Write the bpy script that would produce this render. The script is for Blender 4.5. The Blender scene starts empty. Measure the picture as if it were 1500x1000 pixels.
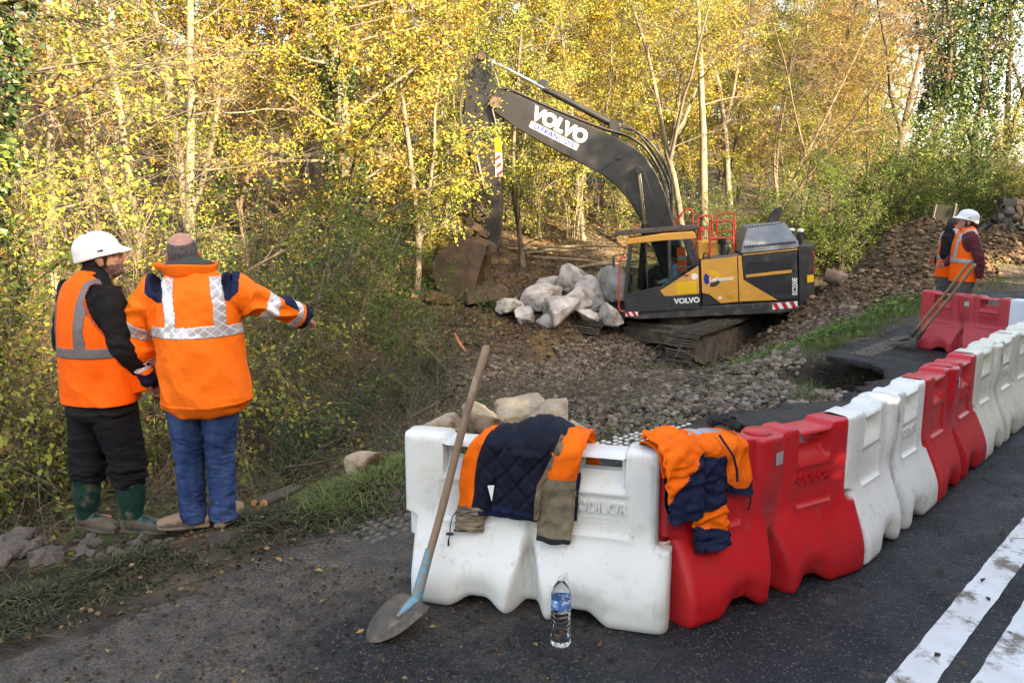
import bpy, bmesh, math, random
import numpy as np
from mathutils import Vector, Matrix, Euler, noise
from mathutils.geometry import tessellate_polygon

C = bpy.context.scene.collection
S = bpy.context.scene
R = math.radians
PI = math.pi

# ------------------------------------------------------------------ camera
FPX, CAM_H, PITCH = 1177.0, 1.9, math.atan(208.0 / 1177.0)
cd = bpy.data.cameras.new('camera')
cam = bpy.data.objects.new('camera', cd)
C.objects.link(cam)
cam.location = (0, 0, CAM_H)
cam.rotation_euler = (PI / 2 - PITCH, 0, 0)
cd.sensor_fit = 'HORIZONTAL'
cd.sensor_width = 36.0
cd.lens = FPX / 1500.0 * 36.0
cd.clip_start = 0.05
cd.clip_end = 2000.0
S.camera = cam

# ------------------------------------------------------------------ sky, sun, exposure
SUN_EL = R(23.0)
SUN_AZ = math.atan2(0.68, -0.73)            # clockwise from +Y: behind the camera, to the right
TO_SUN = Vector((math.sin(SUN_AZ) * math.cos(SUN_EL), math.cos(SUN_AZ) * math.cos(SUN_EL), math.sin(SUN_EL)))
world = bpy.data.worlds.new('World')
S.world = world
world.use_nodes = True
wn = world.node_tree
wn.nodes.clear()
sky = wn.nodes.new('ShaderNodeTexSky')
sky.sky_type = 'NISHITA'
sky.sun_disc = False
sky.sun_elevation = SUN_EL
sky.sun_rotation = SUN_AZ
sky.air_density = 1.0
sky.dust_density = 2.2
sky.ozone_density = 1.0
bg = wn.nodes.new('ShaderNodeBackground')
bg.inputs['Strength'].default_value = 0.15
wo = wn.nodes.new('ShaderNodeOutputWorld')
wn.links.new(sky.outputs[0], bg.inputs['Color'])
wn.links.new(bg.outputs[0], wo.inputs['Surface'])
sd = bpy.data.lights.new('sun', 'SUN')
sd.energy = 5.0
sd.angle = R(0.5)
sd.color = (1.0, 0.88, 0.68)
sun = bpy.data.objects.new('sun', sd)
C.objects.link(sun)
sun.rotation_euler = TO_SUN.to_track_quat('Z', 'Y').to_euler()
sun.location = (20, -20, 30)
S.view_settings.view_transform = 'Standard'
S.view_settings.look = 'None'
S.view_settings.exposure = 2.65
S.view_settings.gamma = 1.0
S.view_settings.use_white_balance = True          # the camera's white balance, set for the open shade of the road
S.view_settings.white_balance_temperature = 8100
S.view_settings.white_balance_tint = 13
S.view_settings.use_curve_mapping = False
S.render.engine = 'CYCLES'
S.cycles.use_denoising = True
S.cycles.max_bounces = 8
S.cycles.diffuse_bounces = 3
S.cycles.glossy_bounces = 3
S.cycles.transmission_bounces = 8
S.cycles.transparent_max_bounces = 8
S.cycles.sample_clamp_indirect = 6.0

rng = np.random.default_rng(7)
random.seed(7)

# ------------------------------------------------------------------ helpers
def ray(px, py):
    x = (px - 750) / FPX
    y = -(py - 500) / FPX
    c, s = math.cos(PITCH), math.sin(PITCH)
    return Vector((x, c + y * s, -s + y * c))

def G(px, py, z=0.0):                      # the point of the level z seen at a pixel of the 1500 x 1000 photograph
    d = ray(px, py)
    t = (z - CAM_H) / d.z
    return Vector((d.x * t, d.y * t, z))

def at(px, py, Y):                         # the point at depth Y seen at a pixel
    d = ray(px, py)
    t = Y / d.y
    return Vector((d.x * t, Y, CAM_H + d.z * t))

DV = Vector((0.69, 0.724, 0)).normalized()  # along the road
NV = Vector((DV.y, -DV.x, 0))               # across it, to the right

def sn(s, n, z=0.0):
    return Vector((DV.x * s + NV.x * n, DV.y * s + NV.y * n, z))

_T = np.random.default_rng(3).random((256, 256))
def vn(x, y, seed=0):
    x = np.asarray(x, float) + seed * 17.31
    y = np.asarray(y, float) + seed * 5.77
    xi = np.floor(x).astype(int); yi = np.floor(y).astype(int)
    fx = x - xi; fy = y - yi
    fx = fx * fx * (3 - 2 * fx); fy = fy * fy * (3 - 2 * fy)
    a = _T[xi & 255, yi & 255]; b = _T[(xi + 1) & 255, yi & 255]
    c = _T[xi & 255, (yi + 1) & 255]; d = _T[(xi + 1) & 255, (yi + 1) & 255]
    return (a * (1 - fx) + b * fx) * (1 - fy) + (c * (1 - fx) + d * fx) * fy

def fbm(x, y, seed=0, octv=4):
    r = 0; a = 0.5; f = 1.0
    for k in range(octv):
        r = r + a * (vn(np.asarray(x) * f, np.asarray(y) * f, seed + k) - 0.5)
        a *= 0.5; f *= 2.03
    return r * 2

def sstep(a, b, x):
    t = np.clip((np.asarray(x, float) - a) / (b - a), 0, 1)
    return t * t * (3 - 2 * t)

def tag(o, label=None, cat=None, group=None, kind=None):
    if label: o['label'] = label
    if cat: o['category'] = cat
    if group: o['group'] = group
    if kind: o['kind'] = kind
    return o

def empty(name, loc=(0, 0, 0), rz=0.0, parent=None):
    o = bpy.data.objects.new(name, None)
    o.empty_display_size = 0.2
    C.objects.link(o)
    o.location = loc
    o.rotation_euler = (0, 0, rz)
    if parent: o.parent = parent
    return o

def link(name, me, mats=None, parent=None):
    o = bpy.data.objects.new(name, me)
    C.objects.link(o)
    if mats is not None:
        for m in (mats if isinstance(mats, (list, tuple)) else [mats]):
            me.materials.append(m)
    if parent: o.parent = parent
    return o

def np_mesh(name, V, F, smooth=False, midx=None):
    """V (n,3) array; F (m,k) array with k = 3 or 4, or a list of such arrays."""
    Fs = F if isinstance(F, list) else [F]
    Fs = [np.asarray(f, dtype=np.int32) for f in Fs if len(f)]
    me = bpy.data.meshes.new(name)
    V = np.asarray(V, dtype=np.float32)
    me.vertices.add(len(V))
    me.vertices.foreach_set('co', V.ravel())
    nl = sum(f.size for f in Fs); npoly = sum(len(f) for f in Fs)
    me.loops.add(nl)
    me.polygons.add(npoly)
    me.loops.foreach_set('vertex_index', np.concatenate([f.ravel() for f in Fs]))
    st = []; base = 0
    for f in Fs:
        st.append(base + np.arange(len(f), dtype=np.int32) * f.shape[1])
        base += f.size
    me.polygons.foreach_set('loop_start', np.concatenate(st).astype(np.int32))
    if midx is not None:
        me.polygons.foreach_set('material_index', np.asarray(midx, dtype=np.int32))
    me.polygons.foreach_set('use_smooth', np.full(npoly, bool(smooth)))
    me.update(calc_edges=True)
    return me

def copy_tree(o, parent=None):
    c = o.copy()
    C.objects.link(c)
    if parent:
        c.parent = parent
    for ch in list(o.children):
        copy_tree(ch, c)
    return c

class MB:
    """collects boxes, tubes, prisms and lathes into one mesh"""
    def __init__(self):
        self.v = []; self.f = []; self.m = []
    def add(self, vs, fs, mi=0, M=None):
        b = len(self.v)
        for p in vs:
            p = Vector(p)
            if M is not None: p = M @ p
            self.v.append(p)
        for f in fs:
            self.f.append([b + i for i in f]); self.m.append(mi)
        return self
    def box(self, c, s, mi=0, M=None, rot=None):
        x, y, z = s[0] / 2, s[1] / 2, s[2] / 2
        vs = [Vector((sx * x, sy * y, sz * z)) for sz in (-1, 1) for sy in (-1, 1) for sx in (-1, 1)]
        if rot is not None:
            e = Euler(rot).to_matrix()
            vs = [e @ p for p in vs]
        vs = [p + Vector(c) for p in vs]
        return self.add(vs, [(0, 2, 3, 1), (4, 5, 7, 6), (0, 1, 5, 4), (2, 6, 7, 3), (0, 4, 6, 2), (1, 3, 7, 5)], mi, M)
    def tube(self, pts, r, n=8, mi=0, M=None, cap=True, flat=1.0):
        pts = [Vector(p) for p in pts]
        k = len(pts)
        rs = r if isinstance(r, (list, tuple)) else [r] * k
        vs = []; fs = []
        ref = None
        for i, p in enumerate(pts):
            t = (pts[min(i + 1, k - 1)] - pts[max(i - 1, 0)])
            if t.length < 1e-9: t = Vector((0, 0, 1))
            t.normalize()
            if ref is None:
                ref = Vector((0, 0, 1)) if abs(t.z) < 0.9 else Vector((1, 0, 0))
            u = ref - t * ref.dot(t)
            if u.length < 1e-6: u = t.orthogonal()
            u.normalize(); w = t.cross(u); ref = u
            for j in range(n):
                a = 2 * PI * j / n
                vs.append(p + u * (math.cos(a) * rs[i] * flat) + w * (math.sin(a) * rs[i]))
        for i in range(k - 1):
            for j in range(n):
                fs.append((i * n + j, i * n + (j + 1) % n, (i + 1) * n + (j + 1) % n, (i + 1) * n + j))
        if cap:
            fs.append(tuple(reversed(range(n)))); fs.append(tuple((k - 1) * n + j for j in range(n)))
        return self.add(vs, fs, mi, M)
    def cyl(self, a, b, r, n=16, mi=0, M=None):
        return self.tube([a, b], r, n, mi, M)
    def prism(self, outline, axis, lo, hi, mi=0, M=None):
        """outline of 2-D points extruded along axis ('x','y','z')"""
        k = len(outline)
        def P(a, b, t):
            return {'x': (t, a, b), 'y': (a, t, b), 'z': (a, b, t)}[axis]
        vs = [P(a, b, lo) for a, b in outline] + [P(a, b, hi) for a, b in outline]
        fs = [(i, (i + 1) % k, k + (i + 1) % k, k + i) for i in range(k)]
        tr = tessellate_polygon([[Vector((a, b, 0)) for a, b in outline]])
        fs += [tuple(t) for t in tr] + [tuple(k + i for i in reversed(t)) for t in tr]
        return self.add(vs, fs, mi, M)
    def lathe(self, prof, n=24, mi=0, M=None):
        """prof: list of (radius, z)"""
        vs = []; fs = []
        k = len(prof)
        for r, z in prof:
            for j in range(n):
                a = 2 * PI * j / n
                vs.append((r * math.cos(a), r * math.sin(a), z))
        for i in range(k - 1):
            for j in range(n):
                fs.append((i * n + j, i * n + (j + 1) % n, (i + 1) * n + (j + 1) % n, (i + 1) * n + j))
        return self.add(vs, fs, mi, M)
    def mesh(self, name, fix=True):
        me = bpy.data.meshes.new(name)
        me.from_pydata([tuple(p) for p in self.v], [], self.f)
        me.polygons.foreach_set('material_index', np.array(self.m, dtype=np.int32))
        if fix:
            bm = bmesh.new(); bm.from_mesh(me)
            bmesh.ops.recalc_face_normals(bm, faces=bm.faces)
            bm.to_mesh(me); bm.free()
        me.update()
        return me
    def build(self, name, mats, parent=None, smooth=False, bevel=0, angle=35, fix=True):
        me = self.mesh(name, fix)
        o = link(name, me, mats, parent)
        if smooth:
            for p in me.polygons: p.use_smooth = True
            me.set_sharp_from_angle(angle=R(angle))
        if bevel:
            b = o.modifiers.new('bevel', 'BEVEL'); b.width = bevel; b.segments = 2; b.limit_method = 'ANGLE'; b.angle_limit = R(40)
            b.harden_normals = False
            for p in me.polygons: p.use_smooth = True
            me.set_sharp_from_angle(angle=R(angle))
        return o

def text_mesh(body, size=1.0, extrude=0.01, offset=0.0, shear=0.0, spacing=1.0, bevel=0.0, align='CENTER', xs=1.0):
    cu = bpy.data.curves.new('lettering', 'FONT')
    cu.body = body; cu.size = size; cu.extrude = extrude; cu.offset = offset; cu.shear = shear
    cu.space_character = spacing; cu.align_x = align; cu.align_y = 'CENTER'; cu.bevel_depth = bevel
    cu.resolution_u = 4
    o = bpy.data.objects.new('lettering', cu)
    C.objects.link(o)
    dg = bpy.context.evaluated_depsgraph_get()
    me = bpy.data.meshes.new_from_object(o.evaluated_get(dg))
    bpy.data.objects.remove(o)
    if xs != 1.0:
        me.transform(Matrix.Diagonal((xs, 1, 1, 1)))
    return me

# ------------------------------------------------------------------ materials
MATS = {}
def pmat(name, c1, c2=None, scale=6.0, rough=0.6, metal=0.0, bump=0.0, bscale=40.0, detail=5.0,
         dirt=None, dscale=3.0, damt=0.5, dsoft=0.08, drough=0.9, spec=0.5, contrast=(0.35, 0.65), coat=0.0, rvar=0.0, stretch=None, bdist=0.01):
    if name in MATS: return MATS[name]
    m = bpy.data.materials.new(name); MATS[name] = m
    m.use_nodes = True
    nt = m.node_tree; N = nt.nodes; L = nt.links
    b = N['Principled BSDF']
    tc = N.new('ShaderNodeTexCoord')
    co = tc.outputs['Object']
    if stretch:
        mp = N.new('ShaderNodeMapping'); mp.inputs['Scale'].default_value = stretch
        L.new(co, mp.inputs['Vector']); co = mp.outputs[0]
    def nz(sc, det=detail, rg=0.6):
        n = N.new('ShaderNodeTexNoise'); n.inputs['Scale'].default_value = sc; n.inputs['Detail'].default_value = det
        n.inputs['Roughness'].default_value = rg
        L.new(co, n.inputs['Vector']); return n.outputs['Fac']
    def mr(sock, a, bb, lo=0.0, hi=1.0):
        n = N.new('ShaderNodeMapRange'); n.inputs['From Min'].default_value = a; n.inputs['From Max'].default_value = bb
        n.inputs['To Min'].default_value = lo; n.inputs['To Max'].default_value = hi
        L.new(sock, n.inputs['Value']); return n.outputs[0]
    def mix(fac, a, bb):
        n = N.new('ShaderNodeMix'); n.data_type = 'RGBA'
        L.new(fac, n.inputs[0])
        for sck, val in ((n.inputs[6], a), (n.inputs[7], bb)):
            if isinstance(val, tuple): sck.default_value = (*val, 1)
            else: L.new(val, sck)
        return n.outputs[2]
    col = None
    if c2 is not None:
        col = mix(mr(nz(scale), *contrast), c1, c2)
    rs = None
    if rvar:
        rs = mr(nz(scale * 1.7), 0.3, 0.7, max(0.02, rough - rvar), min(1, rough + rvar))
    if dirt is not None:
        f = mr(nz(dscale, 7, 0.7), damt, damt + dsoft)
        col = mix(f, col if col is not None else c1, dirt)
        r2 = N.new('ShaderNodeMix')
        L.new(f, r2.inputs[0])
        if rs is not None: L.new(rs, r2.inputs[2])
        else: r2.inputs[2].default_value = rough
        r2.inputs[3].default_value = drough
        rs = r2.outputs[0]
    if col is not None: L.new(col, b.inputs['Base Color'])
    else: b.inputs['Base Color'].default_value = (*c1, 1)
    if rs is not None: L.new(rs, b.inputs['Roughness'])
    else: b.inputs['Roughness'].default_value = rough
    b.inputs['Metallic'].default_value = metal
    b.inputs['Specular IOR Level'].default_value = spec
    b.inputs['Coat Weight'].default_value = coat
    if bump:
        bn = N.new('ShaderNodeBump'); bn.inputs['Strength'].default_value = bump; bn.inputs['Distance'].default_value = bdist
        L.new(nz(bscale, 6, 0.65), bn.inputs['Height']); L.new(bn.outputs[0], b.inputs['Normal'])
    return m

def ramp_mat(name, cols, rough=0.7, transl=0.35, objvar=0.25, spec=0.2):
    """leaf or stone material: each loose piece takes its own colour from a ramp"""
    m = bpy.data.materials.new(name); m.use_nodes = True
    nt = m.node_tree; N = nt.nodes; L = nt.links
    b = N['Principled BSDF']; out = N['Material Output']
    g = N.new('ShaderNodeNewGeometry'); oi = N.new('ShaderNodeObjectInfo')
    a = N.new('ShaderNodeMath'); a.operation = 'MULTIPLY_ADD'
    L.new(oi.outputs['Random'], a.inputs[0]); a.inputs[1].default_value = objvar; a.inputs[2].default_value = -objvar / 2
    s = N.new('ShaderNodeMath'); s.operation = 'ADD'; s.use_clamp = True
    L.new(g.outputs['Random Per Island'], s.inputs[0]); L.new(a.outputs[0], s.inputs[1])
    rp = N.new('ShaderNodeValToRGB'); cr = rp.color_ramp
    while len(cr.elements) < len(cols): cr.elements.new(0.5)
    for e, (p, c) in zip(cr.elements, cols):
        e.position = p; e.color = (*c, 1)
    L.new(s.outputs[0], rp.inputs[0])
    L.new(rp.outputs[0], b.inputs['Base Color'])
    b.inputs['Roughness'].default_value = rough
    b.inputs['Specular IOR Level'].default_value = spec
    if transl:
        t = N.new('ShaderNodeBsdfTranslucent'); L.new(rp.outputs[0], t.inputs['Color'])
        mx = N.new('ShaderNodeMixShader'); mx.inputs[0].default_value = transl
        L.new(b.outputs[0], mx.inputs[1]); L.new(t.outputs[0], mx.inputs[2]); L.new(mx.outputs[0], out.inputs['Surface'])
    return m
# ================================================================== ground
SK = [-30, 1, 4, 7, 9.5, 12, 15, 18.5, 21.5, 30, 60]
NK = [-300, -120, -60, -35, -25, -18, -15, -12.5, -10.5, -8.8, -7, -5.6, -4.7, -4.15, -3.0, 3.3, 5, 9, 14, 40, 300]
ZT = [
    [40, 24, 11, 5.0, 2.2, 0.6, 0.0, -0.4, -0.6, -0.6, -0.5, -0.3, -0.1, 0.02, -0.07, -0.07, 0.05, 0.5, 2.0, 5, 10],
    [40, 24, 11, 5.0, 2.2, 0.4, -0.3, -0.8, -1.0, -1.0, -0.8, -0.45, -0.12, 0.03, -0.07, -0.07, 0.05, 0.5, 2.0, 5, 10],
    [40, 24, 11, 4.6, 1.8, 0.0, -0.7, -1.1, -1.25, -1.2, -0.9, -0.5, -0.12, 0.02, -0.07, -0.07, 0.05, 0.5, 2.0, 5, 10],
    [40, 24, 11, 4.3, 1.6, 0.0, -0.7, -1.15, -1.3, -1.2, -0.8, -0.45, -0.25, -0.14, -0.10, -0.07, 0.05, 0.5, 2.0, 5, 10],
    [40, 24, 11, 4.3, 1.6, 0.1, -0.6, -1.1, -1.3, -1.15, -0.75, -0.5, -0.30, -0.2, -0.10, -0.07, 0.05, 0.5, 2.0, 5, 10],
    [40, 24, 11, 4.3, 1.7, 0.2, -0.6, -1.2, -1.75, -1.7, -1.15, -0.55, -0.10, 0.02, -0.07, -0.07, 0.05, 0.5, 2.0, 5, 10],
    [40, 24, 11, 4.3, 1.8, 0.4, -0.55, -1.0, -2.1, -2.15, -1.35, -0.45, 0.0, 0.02, -0.07, -0.07, 0.05, 0.5, 2.0, 5, 10],
    [40, 24, 11, 4.3, 2.0, 0.6, -0.1, -1.2, -1.9, -1.55, -0.4, 0.08, 0.05, 0.02, -0.07, -0.07, 0.05, 0.5, 2.0, 5, 10],
    [40, 24, 11, 4.3, 2.2, 0.9, 0.2, -0.6, -1.2, -0.7, 0.0, 0.15, 0.05, 0.02, -0.07, -0.07, 0.05, 0.5, 2.0, 5, 10],
    [40, 24, 11, 4.5, 2.4, 1.2, 0.9, 0.8, 0.7, 0.7, 0.6, 0.3, 0.05, 0.02, -0.07, -0.07, 0.05, 0.5, 2.0, 5, 10],
    [40, 24, 11, 4.5, 2.4, 1.2, 0.9, 0.8, 0.7, 0.7, 0.6, 0.3, 0.05, 0.02, -0.07, -0.07, 0.05, 0.5, 2.0, 5, 10],
]
ZT = np.array(ZT, float)

def ground_z(x, y, rough=True):
    x = np.atleast_1d(np.asarray(x, float)); y = np.atleast_1d(np.asarray(y, float))
    s = x * DV.x + y * DV.y; n = x * NV.x + y * NV.y
    cols = np.stack([np.interp(n, NK, row) for row in ZT], 0)       # (stations, points)
    sc = np.clip(s, SK[0], SK[-1])
    k = np.clip(np.searchsorted(SK, sc) - 1, 0, len(SK) - 2)
    SKa = np.array(SK, float)
    t = (sc - SKa[k]) / (SKa[k + 1] - SKa[k]); t = t * t * (3 - 2 * t)
    i = np.arange(len(x))
    z = cols[k, i] * (1 - t) + cols[k + 1, i] * t
    off = sstep(-3.4, -4.6, n) + sstep(4.0, 6.0, n)
    off = np.clip(off, 0, 1)
    big = np.clip((np.abs(n) - 5) / 25, 0, 1)
    z = z + off * (0.16 * fbm(x * 0.8, y * 0.8, 1) + 0.05 * fbm(x * 3.1, y * 3.1, 5)) + big * 1.2 * fbm(x * 0.12, y * 0.12, 9)
    if rough:
        edge = sstep(-3.2, -3.8, n) * (1 - sstep(-4.6, -5.2, n))
        z = z + edge * 0.035 * fbm(x * 2.5, y * 2.5, 12) + off * 0.03 * fbm(x * 9, y * 9, 15)
    # the washed-out hole under the broken asphalt edge
    d = np.hypot((x - 4.30) / 1.15, (y - 9.12) / 1.10)
    z = z - 2.6 * (1 - sstep(0.74, 1.08, d))
    return z

def gz(x, y):
    return float(ground_z(x, y, True)[0])

def graded(a, fine_lo, fine_hi, step, b, ratio=1.16):
    mid = list(np.arange(fine_lo, fine_hi + 1e-6, step))
    lo = []; d = step; p = fine_lo
    while p > a:
        d *= ratio; p -= d; lo.append(p)
    hi = []; d = step; p = fine_hi
    while p < b:
        d *= ratio; p += d; hi.append(p)
    return np.array(lo[::-1] + mid + hi)

gx = graded(-600, -9, 15, 0.085, 600)
gy = graded(-300, 2.0, 26, 0.085, 900)
GX, GY = np.meshgrid(gx, gy, indexing='ij')
GZ = ground_z(GX.ravel(), GY.ravel())
V = np.stack([GX.ravel(), GY.ravel(), GZ], 1)
nx, ny = len(gx), len(gy)
I = np.arange(nx * ny).reshape(nx, ny)
F = np.stack([I[:-1, :-1].ravel(), I[1:, :-1].ravel(), I[1:, 1:].ravel(), I[:-1, 1:].ravel()], 1)

def soil_material():
    m = bpy.data.materials.new('soil and leaf litter'); m.use_nodes = True
    nt = m.node_tree; N = nt.nodes; L = nt.links; b = N['Principled BSDF']
    tc = N.new('ShaderNodeTexCoord'); co = tc.outputs['Object']
    def nz(sc, det=6, rg=0.65):
        n = N.new('ShaderNodeTexNoise'); n.inputs['Scale'].default_value = sc; n.inputs['Detail'].default_value = det
        n.inputs['Roughness'].default_value = rg; L.new(co, n.inputs['Vector']); return n.outputs['Fac']
    def ramp(sock, els):
        r = N.new('ShaderNodeValToRGB'); cr = r.color_ramp
        while len(cr.elements) < len(els): cr.elements.new(0.5)
        for e, (p, c) in zip(cr.elements, els): e.position = p; e.color = (*c, 1)
        L.new(sock, r.inputs[0]); return r.outputs[0]
    base = ramp(nz(1.7), [(0.3, (0.030, 0.024, 0.018)), (0.5, (0.060, 0.047, 0.035)), (0.62, (0.105, 0.082, 0.060)), (0.75, (0.15, 0.12, 0.088))])
    v = N.new('ShaderNodeTexVoronoi'); v.inputs['Scale'].default_value = 26.0; L.new(co, v.inputs['Vector'])
    lit = ramp(v.outputs['Color'], [(0.0, (0.055, 0.036, 0.02)), (0.45, (0.12, 0.075, 0.035)), (0.8, (0.20, 0.12, 0.05)), (1.0, (0.26, 0.18, 0.07))])
    mx = N.new('ShaderNodeMix'); mx.data_type = 'RGBA'
    mr = N.new('ShaderNodeMapRange'); mr.inputs[1].default_value = 0.50; mr.inputs[2].default_value = 0.66
    L.new(nz(0.55, 4), mr.inputs[0]); L.new(mr.outputs[0], mx.inputs[0]); L.new(base, mx.inputs[6]); L.new(lit, mx.inputs[7])
    L.new(mx.outputs[2], b.inputs['Base Color'])
    b.inputs['Roughness'].default_value = 0.85
    b.inputs['Specular IOR Level'].default_value = 0.25
    bn = N.new('ShaderNodeBump'); bn.inputs['Strength'].default_value = 0.9; bn.inputs['Distance'].default_value = 0.04
    L.new(nz(14, 8, 0.7), bn.inputs['Height']); L.new(bn.outputs[0], b.inputs['Normal'])
    return m
M_soil = soil_material()
ground = link('ground', np_mesh('ground', V, F, True), M_soil)
tag(ground, 'brown muddy ground dropping from the verge and rising into the wood', kind='structure')

# ------------------------------------------------------------------ road
def asphalt_material():
    m = bpy.data.materials.new('asphalt'); m.use_nodes = True
    nt = m.node_tree; N = nt.nodes; L = nt.links; b = N['Principled BSDF']
    tc = N.new('ShaderNodeTexCoord'); co = tc.outputs['Object']
    def nz(sc, det=6, rg=0.65, vec=co):
        n = N.new('ShaderNodeTexNoise'); n.inputs['Scale'].default_value = sc; n.inputs['Detail'].default_value = det
        n.inputs['Roughness'].default_value = rg; L.new(vec, n.inputs['Vector']); return n.outputs['Fac']
    def mr(sock, a, bb, lo=0.0, hi=1.0):
        n = N.new('ShaderNodeMapRange'); n.inputs[1].default_value = a; n.inputs[2].default_value = bb; n.inputs[3].default_value = lo; n.inputs[4].default_value = hi
        L.new(sock, n.inputs[0]); return n.outputs[0]
    def mix(fac, a, bb):
        n = N.new('ShaderNodeMix'); n.data_type = 'RGBA'
        if isinstance(fac, float): n.inputs[0].default_value = fac
        else: L.new(fac, n.inputs[0])
        for sck, val in ((n.inputs[6], a), (n.inputs[7], bb)):
            if isinstance(val, tuple): sck.default_value = (*val, 1)
            else: L.new(val, sck)
        return n.outputs[2]
    def math_(op, a, bb):
        n = N.new('ShaderNodeMath'); n.operation = op; n.use_clamp = True
        for sck, val in ((n.inputs[0], a), (n.inputs[1], bb)):
            if isinstance(val, float): sck.default_value = val
            else: L.new(val, sck)
        return n.outputs[0]
    vo = N.new('ShaderNodeTexVoronoi'); vo.inputs['Scale'].default_value = 130.0; L.new(co, vo.inputs['Vector'])
    sp = N.new('ShaderNodeSeparateColor'); L.new(vo.outputs['Color'], sp.inputs[0])
    tone = mix(mr(nz(0.9, 7, 0.7), 0.38, 0.64), (0.007, 0.0074, 0.009), (0.026, 0.025, 0.0255))
    stone = mix(mr(sp.outputs[0], 0.1, 0.9), (0.003, 0.0035, 0.0045), (0.038, 0.040, 0.046))
    col = mix(0.55, tone, stone)
    grit = mr(sp.outputs[1], 0.945, 0.965)
    col = mix(math_('MULTIPLY', grit, 0.42), col, (0.26, 0.23, 0.18))
    # distance from the broken road edge: the object's local Y runs across the road
    sx = N.new('ShaderNodeSeparateXYZ'); L.new(co, sx.inputs[0])
    edge = mr(sx.outputs[1], 1.3, 4.0, 0.0, 1.0)
    far = mr(sx.outputs[0], 4.5, 2.2, 0.0, 1.0)
    e2 = math_('MULTIPLY', edge, far)
    f = math_('ADD', math_('MULTIPLY', e2, 0.34), math_('ADD', math_('MULTIPLY', nz(1.3, 4, 0.5), 0.6), math_('MULTIPLY', nz(6.5, 9, 0.78), 0.4)))
    mud = mr(f, 0.565, 0.715)
    mcol = mix(mr(nz(7, 6), 0.35, 0.65), (0.070, 0.058, 0.046), (0.185, 0.150, 0.112))
    mcol = mix(mr(nz(60, 5, 0.8), 0.42, 0.60), mcol, (0.034, 0.030, 0.026))
    col = mix(math_('MULTIPLY', mud, 0.93), col, mcol)
    stain = mr(nz(4.5, 9, 0.75), 0.60, 0.70)
    col = mix(math_('MULTIPLY', stain, 0.75), col, (0.125, 0.098, 0.070))
    L.new(col, b.inputs['Base Color'])
    rr = mr(nz(2.1, 6), 0.35, 0.65, 0.48, 0.8)
    L.new(rr, b.inputs['Roughness'])
    b.inputs['Specular IOR Level'].default_value = 0.28
    b1 = N.new('ShaderNodeBump'); b1.inputs['Strength'].default_value = 0.85; b1.inputs['Distance'].default_value = 0.006
    L.new(vo.outputs['Distance'], b1.inputs['Height'])
    b2 = N.new('ShaderNodeBump'); b2.inputs['Strength'].default_value = 0.6; b2.inputs['Distance'].default_value = 0.02
    L.new(nz(9, 8, 0.72), b2.inputs['Height']); L.new(b1.outputs[0], b2.inputs['Normal'])
    L.new(b2.outputs[0], b.inputs['Normal'])
    return m
M_asphalt = asphalt_material()

EDGE = [(-40, -4.2), (-3, -4.15), (0.85, -4.07), (1.44, -4.0), (1.91, -3.97), (2.42, -3.97), (2.91, -3.98), (3.8, -3.95), (5.05, -3.82), (5.61, -3.66), (6.14, -3.52), (6.74, -3.37),
        (7.1, -3.25), (7.35, -3.06), (7.7, -2.95), (8.1, -2.93), (8.6, -2.97), (9.0, -3.0), (9.2, -3.09), (9.45, -3.2), (9.68, -3.4), (9.75, -3.65), (9.71, -3.88), (10.0, -4.0), (10.61, -4.07), (11.89, -3.95),
        (13.48, -4.15), (16.7, -4.5), (24.2, -4.9), (40, -5.0), (90, -5.0)]
def edge_n(s):
    return np.interp(s, [e[0] for e in EDGE], [e[1] for e in EDGE])

def road_frame():
    # local X runs along the road, local Y across it to the right (a mirror-free frame: Z stays up, so Y is flipped by hand)
    return Matrix(((DV.x, -NV.x, 0, 0), (DV.y, -NV.y, 0, 0), (0, 0, 1, 0), (0, 0, 0, 1)))

# the asphalt slab: strips across the road from the broken edge to the far verge, with a real thickness
ss = np.concatenate([np.arange(-40, -4, 2.0), np.arange(-4, 14, 0.045), np.arange(14, 90, 0.6)])
en = np.interp(ss, [e[0] for e in EDGE], [e[1] for e in EDGE])
en = en + 0.05 * fbm(ss * 2.2, ss * 0 + 3.3, 2) + (0.05 + 0.09 * sstep(4.5, 6, ss)) * fbm(ss * 6, ss * 0, 4, 6)
fr = np.array([0, 0.03, 0.08, 0.16, 0.3, 0.5, 0.75, 1.0])
RV = []
for j, f_ in enumerate(fr):
    nn_ = en * (1 - f_) + 3.25 * f_
    p = np.stack([ss, nn_, np.zeros_like(ss)], 1)
    RV.append(p)
RV = np.stack(RV, 1)                        # (S, 8, 3)
lipz = -0.012 * (1 + fbm(ss * 5, ss * 0 + 8, 6))
RV[:, 0, 2] = lipz
under = RV[:, 0].copy(); under[:, 2] = -0.075; under[:, 1] += 0.03
nS = len(ss)
VV = np.concatenate([RV.reshape(-1, 3), under])
II = np.arange(nS * 8).reshape(nS, 8)
F1 = np.stack([II[:-1, :-1].ravel(), II[1:, :-1].ravel(), II[1:, 1:].ravel(), II[:-1, 1:].ravel()], 1)
U = nS * 8 + np.arange(nS)
F2 = np.stack([U[:-1], U[1:], II[1:, 0], II[:-1, 0]], 1)
# local frame: X along, Y = n measured across (stored negated so that the frame stays right-handed)
VW = VV.copy(); VW[:, 1] *= -1
road = link('road', np_mesh('road', VW, np.concatenate([F1, F2])[:, ::-1], True), M_asphalt)
road.matrix_world = road_frame()
tag(road, 'dark asphalt lane with a broken muddy left edge', kind='structure')

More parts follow.
